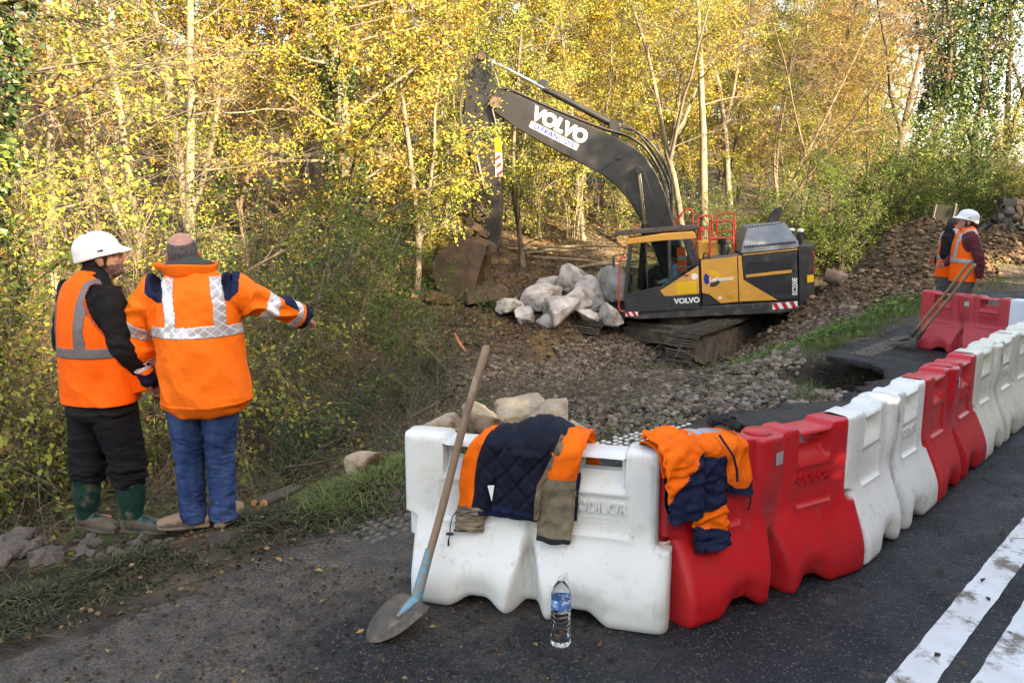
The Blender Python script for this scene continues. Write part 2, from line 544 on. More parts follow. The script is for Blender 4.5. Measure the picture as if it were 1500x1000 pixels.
def paint_material():
    m = pmat('road paint', (0.72, 0.71, 0.68), (0.62, 0.60, 0.56), 5, 0.7, bump=0.5, bscale=120, dirt=(0.20, 0.16, 0.12), dscale=3.8, damt=0.515, dsoft=0.09, bdist=0.004)
    return m
M_paint = paint_material()
def line_mark(n0, n1):
    s_ = np.arange(-4, 60, 0.04)
    a = np.stack([s_, -n0 + 0.007 * fbm(s_ * 11, s_ * 0, 3), np.full_like(s_, 0.004)], 1)
    b_ = np.stack([s_, -n1 + 0.007 * fbm(s_ * 11, s_ * 0 + 9, 3), np.full_like(s_, 0.004)], 1)
    k = len(s_); i = np.arange(k - 1)
    o = link('road_marking', np_mesh('road_marking', np.concatenate([a, b_]), np.stack([i + k, i + k + 1, i + 1, i], 1)), M_paint)
    o.matrix_world = road_frame()
    return tag(o, kind='structure')
line_mark(-0.935, -0.79)
line_mark(-0.69, -0.53)

# raised profile dots of the old edge line: rows of four
M_stud = pmat('old line paint', (0.62, 0.60, 0.54), (0.40, 0.36, 0.29), 14, 0.7, bump=0.3, bscale=90, dirt=(0.10, 0.08, 0.06), dscale=22, damt=0.55, dsoft=0.1)
M_studm = pmat('muddy old line paint', (0.17, 0.14, 0.105), (0.085, 0.068, 0.05), 14, 0.85, bump=0.4, bscale=90)
mb = MB(); mb.lathe([(0.0001, 0.009), (0.012, 0.0085), (0.021, 0.005), (0.024, -0.001)], 10)
stud_me = mb.mesh('stud'); stud_me.materials.append(M_stud)
for p_ in stud_me.polygons: p_.use_smooth = True
stud_mud = stud_me.copy(); stud_mud.materials[0] = M_studm
for (s0, s1, me_, nm) in ((2.55, 3.2, stud_mud, 'muddy raised dots of the old edge line beside the white barrier'), (4.75, 5.9, stud_me, 'white raised dots of the old edge line behind the jackets'), (10.1, 11.7, stud_mud, 'muddy raised dots of the old edge line beyond the hole')):
    root = empty('edge_line', sn(s0, -3.6, 0.001)); tag(root, nm, kind='structure')
    st_ = s0
    while st_ < s1:
        for q in range(5):
            n_ = -3.73 + q * 0.056
            if n_ < edge_n(st_) + 0.06: continue
            if rng.random() < 0.06: continue
            o = bpy.data.objects.new('stud', me_); C.objects.link(o); o.parent = root
            p_ = sn(st_ + rng.normal() * 0.004, n_ + rng.normal() * 0.003, 0.0015)
            o.location = p_ - root.location
            o.scale = (1.15, 1.0, 1.0); o.rotation_euler = (0, 0, math.atan2(DV.y, DV.x))
        st_ += 0.075
# ================================================================== trees and shrubs
BARK = {
    'pale': pmat('pale bark', (0.22, 0.18, 0.12), (0.10, 0.085, 0.06), 7, 0.85, bump=0.6, bscale=30, stretch=(1, 1, 0.35), dirt=(0.09, 0.10, 0.04), dscale=2.0, damt=0.55, dsoft=0.2),
    'grey': pmat('grey bark', (0.155, 0.125, 0.09), (0.075, 0.062, 0.045), 9, 0.9, bump=0.7, bscale=30, stretch=(1, 1, 0.3), dirt=(0.07, 0.085, 0.03), dscale=1.5, damt=0.55, dsoft=0.2),
    'dark': pmat('dark bark', (0.09, 0.072, 0.05), (0.05, 0.04, 0.03), 9, 0.9, bump=0.7, bscale=30, stretch=(1, 1, 0.3)),
    'twig': pmat('twig bark', (0.19, 0.14, 0.085), (0.085, 0.062, 0.04), 3, 0.85),
}
LEAF = {
    'gold': ramp_mat('golden leaves', [(0.0, (0.13, 0.16, 0.03)), (0.24, (0.28, 0.29, 0.05)), (0.5, (0.42, 0.34, 0.058)), (0.75, (0.38, 0.23, 0.04)), (0.9, (0.22, 0.12, 0.03)), (1.0, (0.10, 0.055, 0.02))], objvar=0.5, transl=0.3),
    'amber': ramp_mat('amber leaves', [(0.0, (0.26, 0.25, 0.06)), (0.3, (0.34, 0.24, 0.065)), (0.55, (0.29, 0.165, 0.055)), (0.8, (0.18, 0.095, 0.04)), (1.0, (0.09, 0.045, 0.022))], objvar=0.5, transl=0.3),
    'lime': ramp_mat('yellow green leaves', [(0.0, (0.07, 0.11, 0.025)), (0.3, (0.18, 0.23, 0.045)), (0.6, (0.33, 0.34, 0.06)), (0.85, (0.46, 0.40, 0.08)), (1.0, (0.26, 0.17, 0.045))], objvar=0.4, transl=0.3),
    'green': ramp_mat('green leaves', [(0.0, (0.035, 0.065, 0.016)), (0.35, (0.065, 0.125, 0.024)), (0.65, (0.11, 0.18, 0.032)), (0.92, (0.19, 0.235, 0.045)), (1.0, (0.33, 0.28, 0.05))]),
    'ivy': ramp_mat('ivy leaves', [(0.0, (0.018, 0.035, 0.012)), (0.5, (0.035, 0.065, 0.02)), (0.85, (0.07, 0.11, 0.03)), (1.0, (0.14, 0.16, 0.04))], rough=0.4, transl=0.15, spec=0.5),
    'hedge': ramp_mat('hedge leaves', [(0.0, (0.05, 0.07, 0.02)), (0.5, (0.10, 0.11, 0.03)), (1.0, (0.2, 0.15, 0.04))], transl=0.1),
    'debris': ramp_mat('dark leaf scraps', [(0.0, (0.018, 0.013, 0.009)), (0.5, (0.045, 0.030, 0.018)), (0.8, (0.09, 0.055, 0.028)), (0.95, (0.16, 0.085, 0.035)), (1.0, (0.30, 0.22, 0.08))], transl=0.0, objvar=0),
    'litter': ramp_mat('fallen leaves', [(0.0, (0.05, 0.03, 0.015)), (0.4, (0.12, 0.07, 0.03)), (0.7, (0.21, 0.12, 0.045)), (0.9, (0.34, 0.22, 0.06)), (1.0, (0.45, 0.34, 0.09))], transl=0.05),
}

def tube_arrays(paths):
    """paths: list of (points (k,3), radii (k,), sides)"""
    Vs = []; Fs = []; base = 0
    for pts, rad, n in paths:
        pts = np.asarray(pts, float); k = len(pts)
        t = np.gradient(pts, axis=0); t /= np.linalg.norm(t, axis=1)[:, None] + 1e-9
        ref = np.array([0.31, 0.12, 0.94]) if abs(t[0, 2]) < 0.8 else np.array([0.95, 0.2, 0.1])
        u = np.cross(t, ref); u /= np.linalg.norm(u, axis=1)[:, None] + 1e-9
        w = np.cross(t, u)
        a = np.arange(n) * 2 * PI / n
        ring = pts[:, None, :] + np.asarray(rad)[:, None, None] * (u[:, None, :] * np.cos(a)[None, :, None] + w[:, None, :] * np.sin(a)[None, :, None])
        Vs.append(ring.reshape(-1, 3))
        i = np.arange(k - 1)[:, None] * n + np.arange(n)[None, :]
        j = np.arange(k - 1)[:, None] * n + (np.arange(n)[None, :] + 1) % n
        Fs.append(np.stack([i, j, j + n, i + n], -1).reshape(-1, 4) + base)
        base += k * n
    return np.concatenate(Vs), np.concatenate(Fs)

def leaf_arrays(P, size, rg, up=0.35, D=None, aspect=0.62):
    """one folded kite of two triangles... kept as a bent quad pair per leaf"""
    k = len(P)
    nrm = rg.normal(size=(k, 3)); nrm[:, 2] = np.abs(nrm[:, 2]) + up
    nrm /= np.linalg.norm(nrm, axis=1)[:, None]
    d = rg.normal(size=(k, 3)) if D is None else D + 0.5 * rg.normal(size=(k, 3))
    d[:, 2] -= 0.25
    d -= nrm * np.sum(d * nrm, 1)[:, None]
    d /= np.linalg.norm(d, axis=1)[:, None] + 1e-9
    w = np.cross(nrm, d)
    s = (size * rg.uniform(0.65, 1.25, k))[:, None]
    fold = 0.16 * s * nrm
    a = P; b = P + d * s * 0.45 + w * s * aspect * 0.5 + fold
    c = P + d * s; e = P + d * s * 0.45 - w * s * aspect * 0.5 + fold
    V = np.stack([a, b, c, e], 1).reshape(-1, 3)
    i = np.arange(k) * 4
    return V, np.concatenate([np.stack([i, i + 1, i + 2], 1), np.stack([i, i + 2, i + 3], 1)])

def bend(rg, p0, d0, L, k, wob, grav):
    pts = [np.array(p0, float)]; d = np.array(d0, float); d /= np.linalg.norm(d)
    for i in range(k):
        d = d + rg.normal(size=3) * wob + np.array([0, 0, grav])
        d /= np.linalg.norm(d)
        pts.append(pts[-1] + d * L / k)
    return np.array(pts)

def along(pts, t):
    x = t * (len(pts) - 1); i = int(min(x, len(pts) - 2)); f = x - i
    return pts[i] * (1 - f) + pts[i + 1] * f, pts[i + 1] - pts[i]

def grow(seed, H=12.0, r0=0.14, lean=(0, 0), n1=26, tmin=0.18, L1=3.2, k2=6, L2=1.2, k3=4, L3=0.5, grav=-0.02, wob=0.09, tr_wob=0.06, forks=0, twig_r=0.005, up=0.55):
    rg = np.random.default_rng(seed)
    paths = []; twigs = []
    stems = []
    d0 = np.array([lean[0], lean[1], 1.0])
    tr = bend(rg, (0, 0, -0.3), d0, H + 0.3, 14, tr_wob, 0.02)
    tt = np.linspace(0, 1, len(tr))
    rad = r0 * (1 - 0.86 * tt ** 0.9); rad[0] *= 1.35; rad[1] *= 1.08
    paths.append((tr, rad, 9)); stems.append((tr, r0))
    for q in range(forks):
        t = rg.uniform(0.12, 0.4); p, dd = along(tr, t)
        a = rg.uniform(0, 2 * PI)
        f = bend(rg, p, np.array([math.cos(a) * 0.45, math.sin(a) * 0.45, 1.0]), H * (1 - t) * 0.9, 10, tr_wob * 1.6, 0.02)
        rr = r0 * (1 - 0.8 * t) * 0.7
        paths.append((f, rr * (1 - 0.85 * np.linspace(0, 1, len(f))), 7)); stems.append((f, rr))
    for si, (st, rs) in enumerate(stems):
        nb = n1 if si == 0 else max(6, n1 // 2)
        for q in range(nb):
            t = tmin + (1 - tmin) * ((q + rg.uniform(0, 1)) / nb)
            t = min(t, 0.985)
            p, dd = along(st, t)
            a = q * 2.4 + rg.uniform(-0.5, 0.5)
            d = np.array([math.cos(a), math.sin(a), up + rg.normal() * 0.22])
            L = L1 * (1.1 - 0.75 * t) * rg.uniform(0.6, 1.2)
            b = bend(rg, p, d, L, 6, wob, grav + 0.015)
            r1 = max(twig_r * 1.6, rs * (1 - 0.85 * t) * 0.27)
            paths.append((b, r1 * (1 - 0.8 * np.linspace(0, 1, 7)), 5))
            for u in range(k2):
                t2 = 0.2 + 0.8 * (u + rg.uniform(0, 1)) / k2
                p2, d2 = along(b, min(t2, 0.98)); d2 = d2 / (np.linalg.norm(d2) + 1e-9)
                dd2 = d2 + rg.normal(size=3) * np.array([0.75, 0.75, 0.45])
                l2 = L2 * rg.uniform(0.5, 1.2) * (1.1 - 0.5 * t2)
                b2 = bend(rg, p2, dd2, l2, 4, wob * 1.6, grav)
                paths.append((b2, twig_r * 1.25 * (1 - 0.55 * np.linspace(0, 1, 5)), 4)); twigs.append(b2)
                for w_ in range(k3):
                    p3, d3 = along(b2, rg.uniform(0.15, 0.97)); d3 = d3 / (np.linalg.norm(d3) + 1e-9)
                    b3 = bend(rg, p3, d3 + rg.normal(size=3) * 0.7, L3 * rg.uniform(0.5, 1.3), 3, 0.12, grav * 1.5)
                    paths.append((b3, twig_r * 0.75 * (1 - 0.5 * np.linspace(0, 1, 4)), 3)); twigs.append(b3)
    return rg, paths, twigs, stems

def twig_leaves(rg, twigs, per, spread=0.07):
    P = []; D = []
    for b in twigs:
        k = max(1, int(rg.poisson(per)))
        t = rg.uniform(0.1, 1.0, k) * (len(b) - 1)
        i = np.minimum(t.astype(int), len(b) - 2); f = (t - i)[:, None]
        P.append(b[i] * (1 - f) + b[i + 1] * f + rg.normal(size=(k, 3)) * spread)
        D.append((b[i + 1] - b[i]) / (np.linalg.norm(b[i + 1] - b[i], axis=1)[:, None] + 1e-9))
    return np.concatenate(P), np.concatenate(D)

VAR = {}
def variant(name, bark, leaf, size, per, spread=0.07, leafup=0.35, patch=0.0, **kw):
    rg, paths, twigs, stems = grow(**kw)
    tv, tf = tube_arrays(paths)
    tm = np_mesh('trunk', tv, tf, True); tm.materials.append(BARK[bark])
    P, D = twig_leaves(rg, twigs, per, spread)
    if patch:                                     # leaves thin out in patches, so the sky and the wood show through
        keep = vn(P[:, 0] * 0.9 + P[:, 2] * 0.5, P[:, 1] * 0.9 + P[:, 2] * 0.7, kw['seed'] % 40) > patch * rg.uniform(0.6, 1.2, len(P))
        P = P[keep]; D = D[keep]
    lv, lf = leaf_arrays(P, size, rg, leafup, D)
    lm = np_mesh('crown', lv, lf); lm.materials.append(LEAF[leaf])
    VAR[name] = (tm, lm)
    return VAR[name]

variant('beech_a', 'dark', 'gold', 0.082, 22, seed=11, H=13, r0=0.17, n1=34, tmin=0.10, L1=3.6, k2=7, L2=1.3, k3=4, up=0.45, patch=0.42)
variant('beech_b', 'grey', 'gold', 0.078, 20, seed=12, H=12, r0=0.11, n1=30, tmin=0.14, L1=3.0, k2=7, L2=1.2, k3=4, up=0.6, forks=1, patch=0.44)
variant('oak', 'dark', 'amber', 0.075, 15, seed=13, H=14, r0=0.16, n1=34, tmin=0.16, L1=3.8, k2=8, L2=1.3, k3=4, up=0.5, forks=1, patch=0.44)
variant('birch', 'twig', 'amber', 0.06, 4.5, seed=14, H=13, r0=0.10, n1=36, tmin=0.12, L1=2.8, k2=9, L2=1.2, k3=5, L3=0.55, grav=-0.05, up=0.8, forks=2, patch=0.3)
variant('hornbeam', 'grey', 'lime', 0.076, 19, seed=15, H=10, r0=0.08, n1=28, tmin=0.08, L1=2.6, k2=7, L2=1.1, k3=4, up=0.5, forks=1, patch=0.40)
variant('bare', 'pale', 'amber', 0.07, 0.35, seed=16, H=12, r0=0.13, n1=22, tmin=0.28, L1=3.6, k2=8, L2=1.5, k3=5, L3=0.6, grav=-0.015, up=0.7, forks=2, patch=0.2)

def add_tree(name, var, loc, rz, sc, label, group=None, cat='tree', lean=None):
    r = empty(name, loc, rz)
    r.scale = (sc, sc, sc)
    if lean: r.rotation_euler = (lean[0], lean[1], rz)
    tm, lm = VAR[var]
    link('trunk', tm, None, r)
    link('crown', lm, None, r)
    return tag(r, label, cat, group)

KINDS = {
    'beech_a': ('beech_tree', 'beech with dense golden leaves in the wood on the slope', 'golden beeches of the wood'),
    'beech_b': ('beech_tree', 'slender pale stemmed beech with loose golden leaves in the wood', 'slender golden beeches of the wood'),
    'oak': ('oak_tree', 'oak with amber brown leaves in the wood on the slope', 'amber oaks of the wood'),
    'birch': ('birch_tree', 'twiggy birch nearly bare with few brown leaves in the wood', 'twiggy birches of the wood'),
    'hornbeam': ('hornbeam_tree', 'small hornbeam with yellow green leaves under the taller trees', 'hornbeams under the wood'),
    'bare': ('ash_tree', 'bare pale ash with long twigs in the wood', 'bare ashes of the wood'),
}
PLACES = [(90, 'at the left edge'), (190, 'above the white helmet'), (340, 'above the pointing man'), (450, 'right of the pointing man'), (590, 'near the ivy clad beech'), (690, 'left of the excavator stick'), (780, 'behind the excavator stick'), (930, 'behind the lettered boom'), (1040, 'behind the boom foot'), (1180, 'above the engine hood'), (1300, 'above the dirt mound'), (9999, 'above the far workers')]
def place_of(x, y):
    px_ = 750 + FPX * x / max(y, 0.5)
    return next(t for lim, t in PLACES if px_ < lim), px_
SHORT = {'beech_a': 'dense golden beech', 'beech_b': 'slim golden beech', 'oak': 'amber oak', 'birch': 'twiggy birch', 'hornbeam': 'yellow green hornbeam', 'bare': 'bare pale ash'}
ROWS = ['lowest row of the wood', 'second row of the wood', 'third row of the wood', 'fourth row of the wood', 'fifth row of the wood', 'highest row of the wood']
LABELLED = []
def wood_tree(var, x, y, sc, rz=None, row=0):
    nm, lb, gr = KINDS[var]
    pl, px_ = place_of(x, y)
    lb = '%s %s, %s' % (SHORT[var], pl, ROWS[row])
    o = add_tree_(nm, var, x, y, sc, rz, lb, gr)
    LABELLED.append((px_, o)); return o
def tell_apart(items):
    by = {}
    for px_, o in items: by.setdefault(o['label'], []).append((px_, o))
    for lb, l in by.items():
        l.sort(key=lambda t: t[0])
        w = {2: ['left of two:', 'right of two:'], 3: ['left of three:', 'middle of three:', 'right of three:'], 4: ['leftmost of four:', 'second of four:', 'third of four:', 'rightmost of four:']}.get(len(l))
        if w:
            for (p, o), pre in zip(l, w): o['label'] = pre[:-1] + ', ' + lb
def add_tree_(nm, var, x, y, sc, rz, lb, gr):
    return add_tree(nm, var, (x, y, gz(x, y) - 0.1), rng.uniform(0, 6.28) if rz is None else rz, sc, lb, gr)

# the wood: rows going up the slope, denser where the photograph shows no sky
rg_w = np.random.default_rng(21)
PLAN = [
    (-15.5, -17.0, 4.5, ['hornbeam', 'beech_b', 'bare']),  # (n from, n to, spacing along s, kinds)
    (-17.5, -20.5, 2.3, ['hornbeam', 'beech_b', 'hornbeam', 'birch', 'beech_b']),
    (-21.5, -25, 2.3, ['beech_a', 'beech_b', 'oak', 'hornbeam', 'birch', 'bare', 'beech_a']),
    (-27, -32, 2.8, ['beech_a', 'oak', 'beech_a', 'birch', 'beech_b']),
    (-35, -42, 3.6, ['beech_a', 'oak', 'beech_b', 'oak']),
    (-46, -58, 4.5, ['oak', 'beech_a', 'oak']),
]
tree_xy = []
def in_view(x, y, m=2.5):
    return y > 2 and abs(x) < y * 0.64 + m
for row_, (n0, n1_, sp, kinds) in enumerate(PLAN):
    s_ = -14.0
    while s_ < 62:
        n_ = rg_w.uniform(n1_, n0); q = sn(s_ + rg_w.uniform(-0.8, 0.8), n_)
        k_ = kinds[rg_w.integers(len(kinds))]
        sc_ = rg_w.uniform(0.85, 1.2)
        s_ += sp * rg_w.uniform(0.75, 1.25)
        if not in_view(q.x, q.y): continue
        px_ = 750 + FPX * q.x / q.y
        if px_ > 1290 and n_ > -24: continue       # a gap on the right, where the sky shows
        if px_ > 1340 and n_ < -30: continue
        if px_ > 1150 and k_ == 'beech_a': k_ = 'oak' if rg_w.random() < 0.5 else 'birch'
        wood_tree(k_, q.x, q.y, sc_, None, row_)
        tree_xy.append((q.x, q.y))

tell_apart(LABELLED)
# unseen tree belt behind the camera, added to shade the road and the machine
rg, paths, twigs, stems = grow(seed=31, H=9.5, r0=0.16, n1=30, tmin=0.03, L1=2.9, k2=5, L2=1.2, k3=2, up=0.35)
tv, tf = tube_arrays(paths)
tm = np_mesh('trunk', tv, tf, True); tm.materials.append(BARK['grey'])
P, D = twig_leaves(rg, twigs, 9, 0.22)
lv, lf = leaf_arrays(P, 0.30, rg, 0.2, None, 0.8)
lm = np_mesh('crown', lv, lf); lm.materials.append(LEAF['hedge'])
VAR['belt'] = (tm, lm)
for row, (n_, sp) in enumerate(((9.0, 2.1), (11.5, 2.4), (14.5, 2.8))):
    s_ = -13.0 + row
    while s_ < 42:
        h_ = (0.84 if s_ < 5 else 0.97 if s_ < 8 else 1.13 if s_ < 18.2 else 0.60 if s_ < 25.5 else 0.97) * rg_w.uniform(0.9, 1.06)  # heights set per stretch: shade on the machine, sun on the mound
        q = sn(s_ + rg_w.uniform(-0.5, 0.5), n_ + rg_w.uniform(-0.5, 0.5))
        add_tree('shade_tree', 'belt', (q.x, q.y, gz(q.x, q.y) - 0.1), rg_w.uniform(0, 6.28), h_, 'unseen bushy tree placed across the road for its shade', 'unseen tree belt placed for shade across the road')
        s_ += sp
# ================================================================== shrubs, brambles, ivy, grass, litter
def shrub_variant(name, bark, leaf, size, per, seed, H=3.0, stems=12, spread=0.5, k1=8, L1=0.9, k2=4, L2=0.4, r=0.014, grav=-0.05, spr=0.05, patch=0.0, leafup=0.35, wob=0.10, lowcut=0.0):
    rg = np.random.default_rng(seed)
    paths = []; tw = []
    for q in range(stems):
        a = rg.uniform(0, 2 * PI); lean_ = spread * rg.uniform(0.2, 1.2)
        h = H * rg.uniform(0.6, 1.1)
        st = bend(rg, (rg.normal() * 0.12, rg.normal() * 0.12, -0.1), (math.cos(a) * lean_, math.sin(a) * lean_, 1.0), h, 9, wob, grav)
        rr = r * rg.uniform(0.6, 1.3)
        paths.append((st, rr * (1 - 0.75 * np.linspace(0, 1, 10)), 5))
        for u in range(k1):
            t = 0.12 + 0.86 * (u + rg.uniform()) / k1
            p, d = along(st, t); d = d / np.linalg.norm(d)
            b = bend(rg, p, d + rg.normal(size=3) * 0.75, L1 * rg.uniform(0.5, 1.2) * (1.15 - 0.6 * t), 4, 0.14, grav)
            paths.append((b, rr * 0.38 * (1 - 0.6 * np.linspace(0, 1, 5)), 4)); tw.append(b)
            for w_ in range(k2):
                p3, d3 = along(b, rg.uniform(0.1, 0.97)); d3 = d3 / np.linalg.norm(d3)
                b3 = bend(rg, p3, d3 + rg.normal(size=3) * 0.8, L2 * rg.uniform(0.5, 1.2), 3, 0.14, grav)
                paths.append((b3, rr * 0.22 * (1 - 0.5 * np.linspace(0, 1, 4)), 3)); tw.append(b3)
    tv, tf = tube_arrays(paths)
    tm = np_mesh('stems', tv, tf, True); tm.materials.append(BARK[bark])
    P, D = twig_leaves(rg, tw, per, spr)
    if lowcut: 
        k = P[:, 2] > lowcut * rg.uniform(0.3, 1.4, len(P)); P = P[k]; D = D[k]
    if patch:
        k = vn(P[:, 0] * 1.6 + P[:, 2], P[:, 1] * 1.6 - P[:, 2], seed % 40) > patch * rg.uniform(0.6, 1.2, len(P)); P = P[k]; D = D[k]
    lv, lf = leaf_arrays(P, size, rg, leafup, D)
    lm = np_mesh('foliage', lv, lf); lm.materials.append(LEAF[leaf])
    VAR[name] = (tm, lm)

def add_shrub(name, var, loc, sc, label, group=None, cat='shrub', rz=None, sz=None):
    r = empty(name, loc, rng.uniform(0, 6.28) if rz is None else rz)
    r.scale = (sc, sc, sc if sz is None else sz)
    tm, lm = VAR[var]
    link('stems', tm, None, r); link('foliage', lm, None, r)
    return tag(r, label, cat, group)

shrub_variant('hazel', 'twig', 'green', 0.055, 18, 41, H=3.3, stems=13, spread=0.5, patch=0.28, lowcut=1.6)
shrub_variant('elder', 'twig', 'lime', 0.052, 15, 42, H=3.4, stems=13, spread=0.6, patch=0.36)
shrub_variant('bramble', 'twig', 'green', 0.05, 0.9, 43, H=2.2, stems=22, spread=1.3, k1=6, L1=0.7, k2=2, L2=0.35, r=0.0075, grav=-0.13, wob=0.13)
shrub_variant('bareshrub', 'twig', 'lime', 0.055, 1.1, 44, H=3.0, stems=14, spread=0.6, k1=8, L1=0.9, k2=4, L2=0.4, r=0.011)
shrub_variant('thicket', 'dark', 'green', 0.07, 12, 45, H=4.6, stems=22, spread=0.5, k1=10, L1=1.2, k2=5, L2=0.5, r=0.022, patch=0.34)
shrub_variant('sapling', 'pale', 'lime', 0.085, 5, 46, H=4.2, stems=7, spread=0.22, k1=11, L1=1.0, k2=3, L2=0.4, r=0.02, grav=-0.01, patch=0.36, leafup=0.9)
shrub_variant('vine', 'twig', 'lime', 0.058, 12, 47, H=4.0, stems=22, spread=0.8, k1=9, L1=1.0, k2=4, L2=0.45, r=0.013, grav=-0.10, patch=0.40)
shrub_variant('privet', 'dark', 'ivy', 0.055, 11, 48, H=2.4, stems=14, spread=0.7, k1=8, L1=0.8, k2=4, L2=0.35, r=0.012, patch=0.3)

def shrub_at(name, var, px, py, Y, sc, label, group=None, sz=None, rz=None):
    p = at(px, py, Y)
    return add_shrub(name, var, (p.x, p.y, gz(p.x, p.y) - 0.05), sc, label, group, rz=rz, sz=sz)

shrub_at('hazel_bush', 'hazel', 455, 590, 9.8, 1.0, 'green leafed hazel bush with bare lower stems right of the pointing man')
shrub_at('hazel_bush', 'hazel', 560, 500, 13.0, 0.95, 'green hazel bush further back between the pointing man and the bucket')
shrub_at('elder_bush', 'elder', 385, 500, 14.0, 1.0, 'yellow green elder bush right behind the head of the pointing man')
shrub_at('vine_thicket', 'vine', -25, 560, 7.0, 1.0, 'sunlit tangle of pale vine and yellow leaves at the left edge', rz=0.4)
shrub_at('vine_thicket', 'vine', 45, 560, 8.7, 1.0, 'sunlit vine tangle just left of the white helmet', rz=2.0)
shrub_at('vine_thicket', 'vine', -130, 560, 6.6, 1.0, 'yellow leafed vine tangle cut by the left edge', rz=3.3)
shrub_at('elder_bush', 'elder', -20, 620, 6.9, 0.6, 'low yellow green bush at the left edge beside the vested man')
shrub_at('bare_shrub', 'bareshrub', 235, 600, 7.9, 0.95, 'thin leafless shrub between the two men in orange')
shrub_at('bare_shrub', 'bareshrub', 160, 600, 8.2, 1.15, 'leafless shrub behind the man in the white helmet')
shrub_at('bare_shrub', 'bareshrub', 330, 600, 8.6, 1.1, 'leafless shrub behind the man in jeans')
shrub_at('bare_shrub', 'bareshrub', 40, 660, 6.6, 0.7, 'brown leafless stems at the verge left of the green boots')
shrub_at('privet_bush', 'privet', 310, 520, 12.0, 1.25, 'dark evergreen bush in the shade behind the two men')
shrub_at('privet_bush', 'privet', 400, 500, 13.5, 1.2, 'dark evergreen bush under the golden trees')
shrub_at('privet_bush', 'privet', 20, 640, 6.8, 0.6, 'dark ivy clump low at the left edge')
shrub_at('elder_bush', 'elder', 600, 400, 21.5, 0.9, 'yellow green bush left of the excavator bucket')
shrub_at('elder_bush', 'elder', 510, 420, 17.0, 0.85, 'yellow green bush under the big ivy trunk')
shrub_at('hazel_bush', 'hazel', 575, 430, 16.5, 0.85, 'green bush at the ditch left of the excavator bucket')
for k_, (px, py, Y, sc, lb) in enumerate([
    (790, 385, 26.0, 1.0, 'yellow green saplings just right of the excavator stick'),
    (845, 385, 26.5, 1.12, 'yellow green saplings under the middle of the boom'),
    (900, 380, 27.0, 0.9, 'yellow green saplings left of the boom foot'),
    (715, 380, 25.5, 1.0, 'yellow green saplings behind the bucket')]):
    shrub_at('sapling_clump', 'sapling', px, py, Y, sc, lb)
for px, py, Y, sc, sz, lb in [
    (1085, 350, 25.5, 0.8, 0.75, 'dark green thicket behind the excavator guard rails'),
    (1160, 350, 25.5, 0.75, 0.7, 'dark green thicket behind the excavator counterweight'),
    (1225, 345, 25.0, 0.95, 0.95, 'dense green thicket left of the dirt mound'),
    (1290, 335, 26.5, 1.1, 1.15, 'tallest green thicket behind the dirt mound'),
    (1355, 335, 28.0, 1.1, 1.05, 'green thicket behind the dark board'),
    (1415, 335, 31.0, 1.0, 0.85, 'green thicket behind the worker in the white helmet')]:
    shrub_at('thicket', 'thicket', px, py, Y, sc, lb, sz=sz)
for px, py, Y, sc, sz, lb in [
    (1455, 335, 34.0, 1.5, 1.75, 'sunlit vine draped over a dead trunk behind the grapple'),
    (1510, 335, 36.0, 1.5, 1.3, 'sunlit yellow green vine at the right edge behind the grapple'),
    (1385, 335, 36.0, 1.3, 1.7, 'yellow green vine climbing above the thickets'),
    (1575, 340, 33.0, 1.5, 1.4, 'sunlit vine beyond the right edge')]:
    shrub_at('vine_thicket', 'vine', px, py, Y, sc, lb, sz=sz)
for px, py, Y, sc, sz, lb in [(440, 650, 7.4, 0.55, 0.42, 'low dark evergreen clump on the bank right of the jeans'), (520, 610, 8.8, 0.6, 0.45, 'low dark evergreen clump on the bank above the pale stone'), (585, 560, 10.4, 0.6, 0.45, 'low dark evergreen clump on the bank left of the shovel handle'), (390, 620, 8.0, 0.7, 0.55, 'dark evergreen clump below the pointing hand'), (640, 500, 13.0, 0.6, 0.4, 'low dark evergreen clump on the bank below the bucket'), (100, 660, 7.0, 0.6, 0.5, 'dark evergreen clump behind the green boots')]:  # dark clumps added to deepen the shadow on the bank
    shrub_at('privet_bush', 'privet', px, py, Y, sc, lb, sz=sz)
# brambles on the bank
bl = [(430, 690, 6.6), (380, 690, 6.6), (330, 690, 6.5), (560, 560, 9.5), (480, 600, 8.2), (640, 520, 12.0), (120, 680, 6.5), (200, 680, 6.6), (30, 690, 6.4), (280, 690, 6.6), (590, 500, 12.5), (650, 470, 15), (510, 560, 9.4)]
bl_ = []
for px, py, Y in bl:
    bl_.append((px, shrub_at('bramble', 'bramble', px, py, Y, rng.uniform(0.5, 0.85), 'tangled brown bramble stems on the bank ' + place_of(*at(px, py, Y).xy)[0].replace('above', 'beside').replace('near the ivy clad beech', 'below the ivy clad beech'), 'brambles on the bank', sz=rng.uniform(0.3, 0.55))))
tell_apart(bl_)

# ---- single trees that stand out
def ivy_on(parent, trunk_pts, r_of, count, size, seed, mat='ivy', zmin=0.0):
    rg = np.random.default_rng(seed)
    t = rg.uniform(zmin, 1, count) * (len(trunk_pts) - 1)
    i = np.minimum(t.astype(int), len(trunk_pts) - 2); f = (t - i)[:, None]
    p = trunk_pts[i] * (1 - f) + trunk_pts[i + 1] * f
    a = rg.uniform(0, 2 * PI, count); q = np.array([r_of(x / (len(trunk_pts) - 1)) for x in t]) * (0.75 + 0.5 * vn(a * 1.1 + 3, t * 2.2, seed)) + rg.exponential(0.05, count)
    p = p + np.stack([np.cos(a) * q, np.sin(a) * q, rg.normal(size=count) * 0.05], 1)
    d = np.stack([np.cos(a), np.sin(a), np.full(count, -0.6)], 1)
    lv, lf = leaf_arrays(p, size, rg, 0.1, d, 0.9)
    me = np_mesh('ivy', lv, lf); me.materials.append(LEAF[mat])
    return link('ivy', me, None, parent)

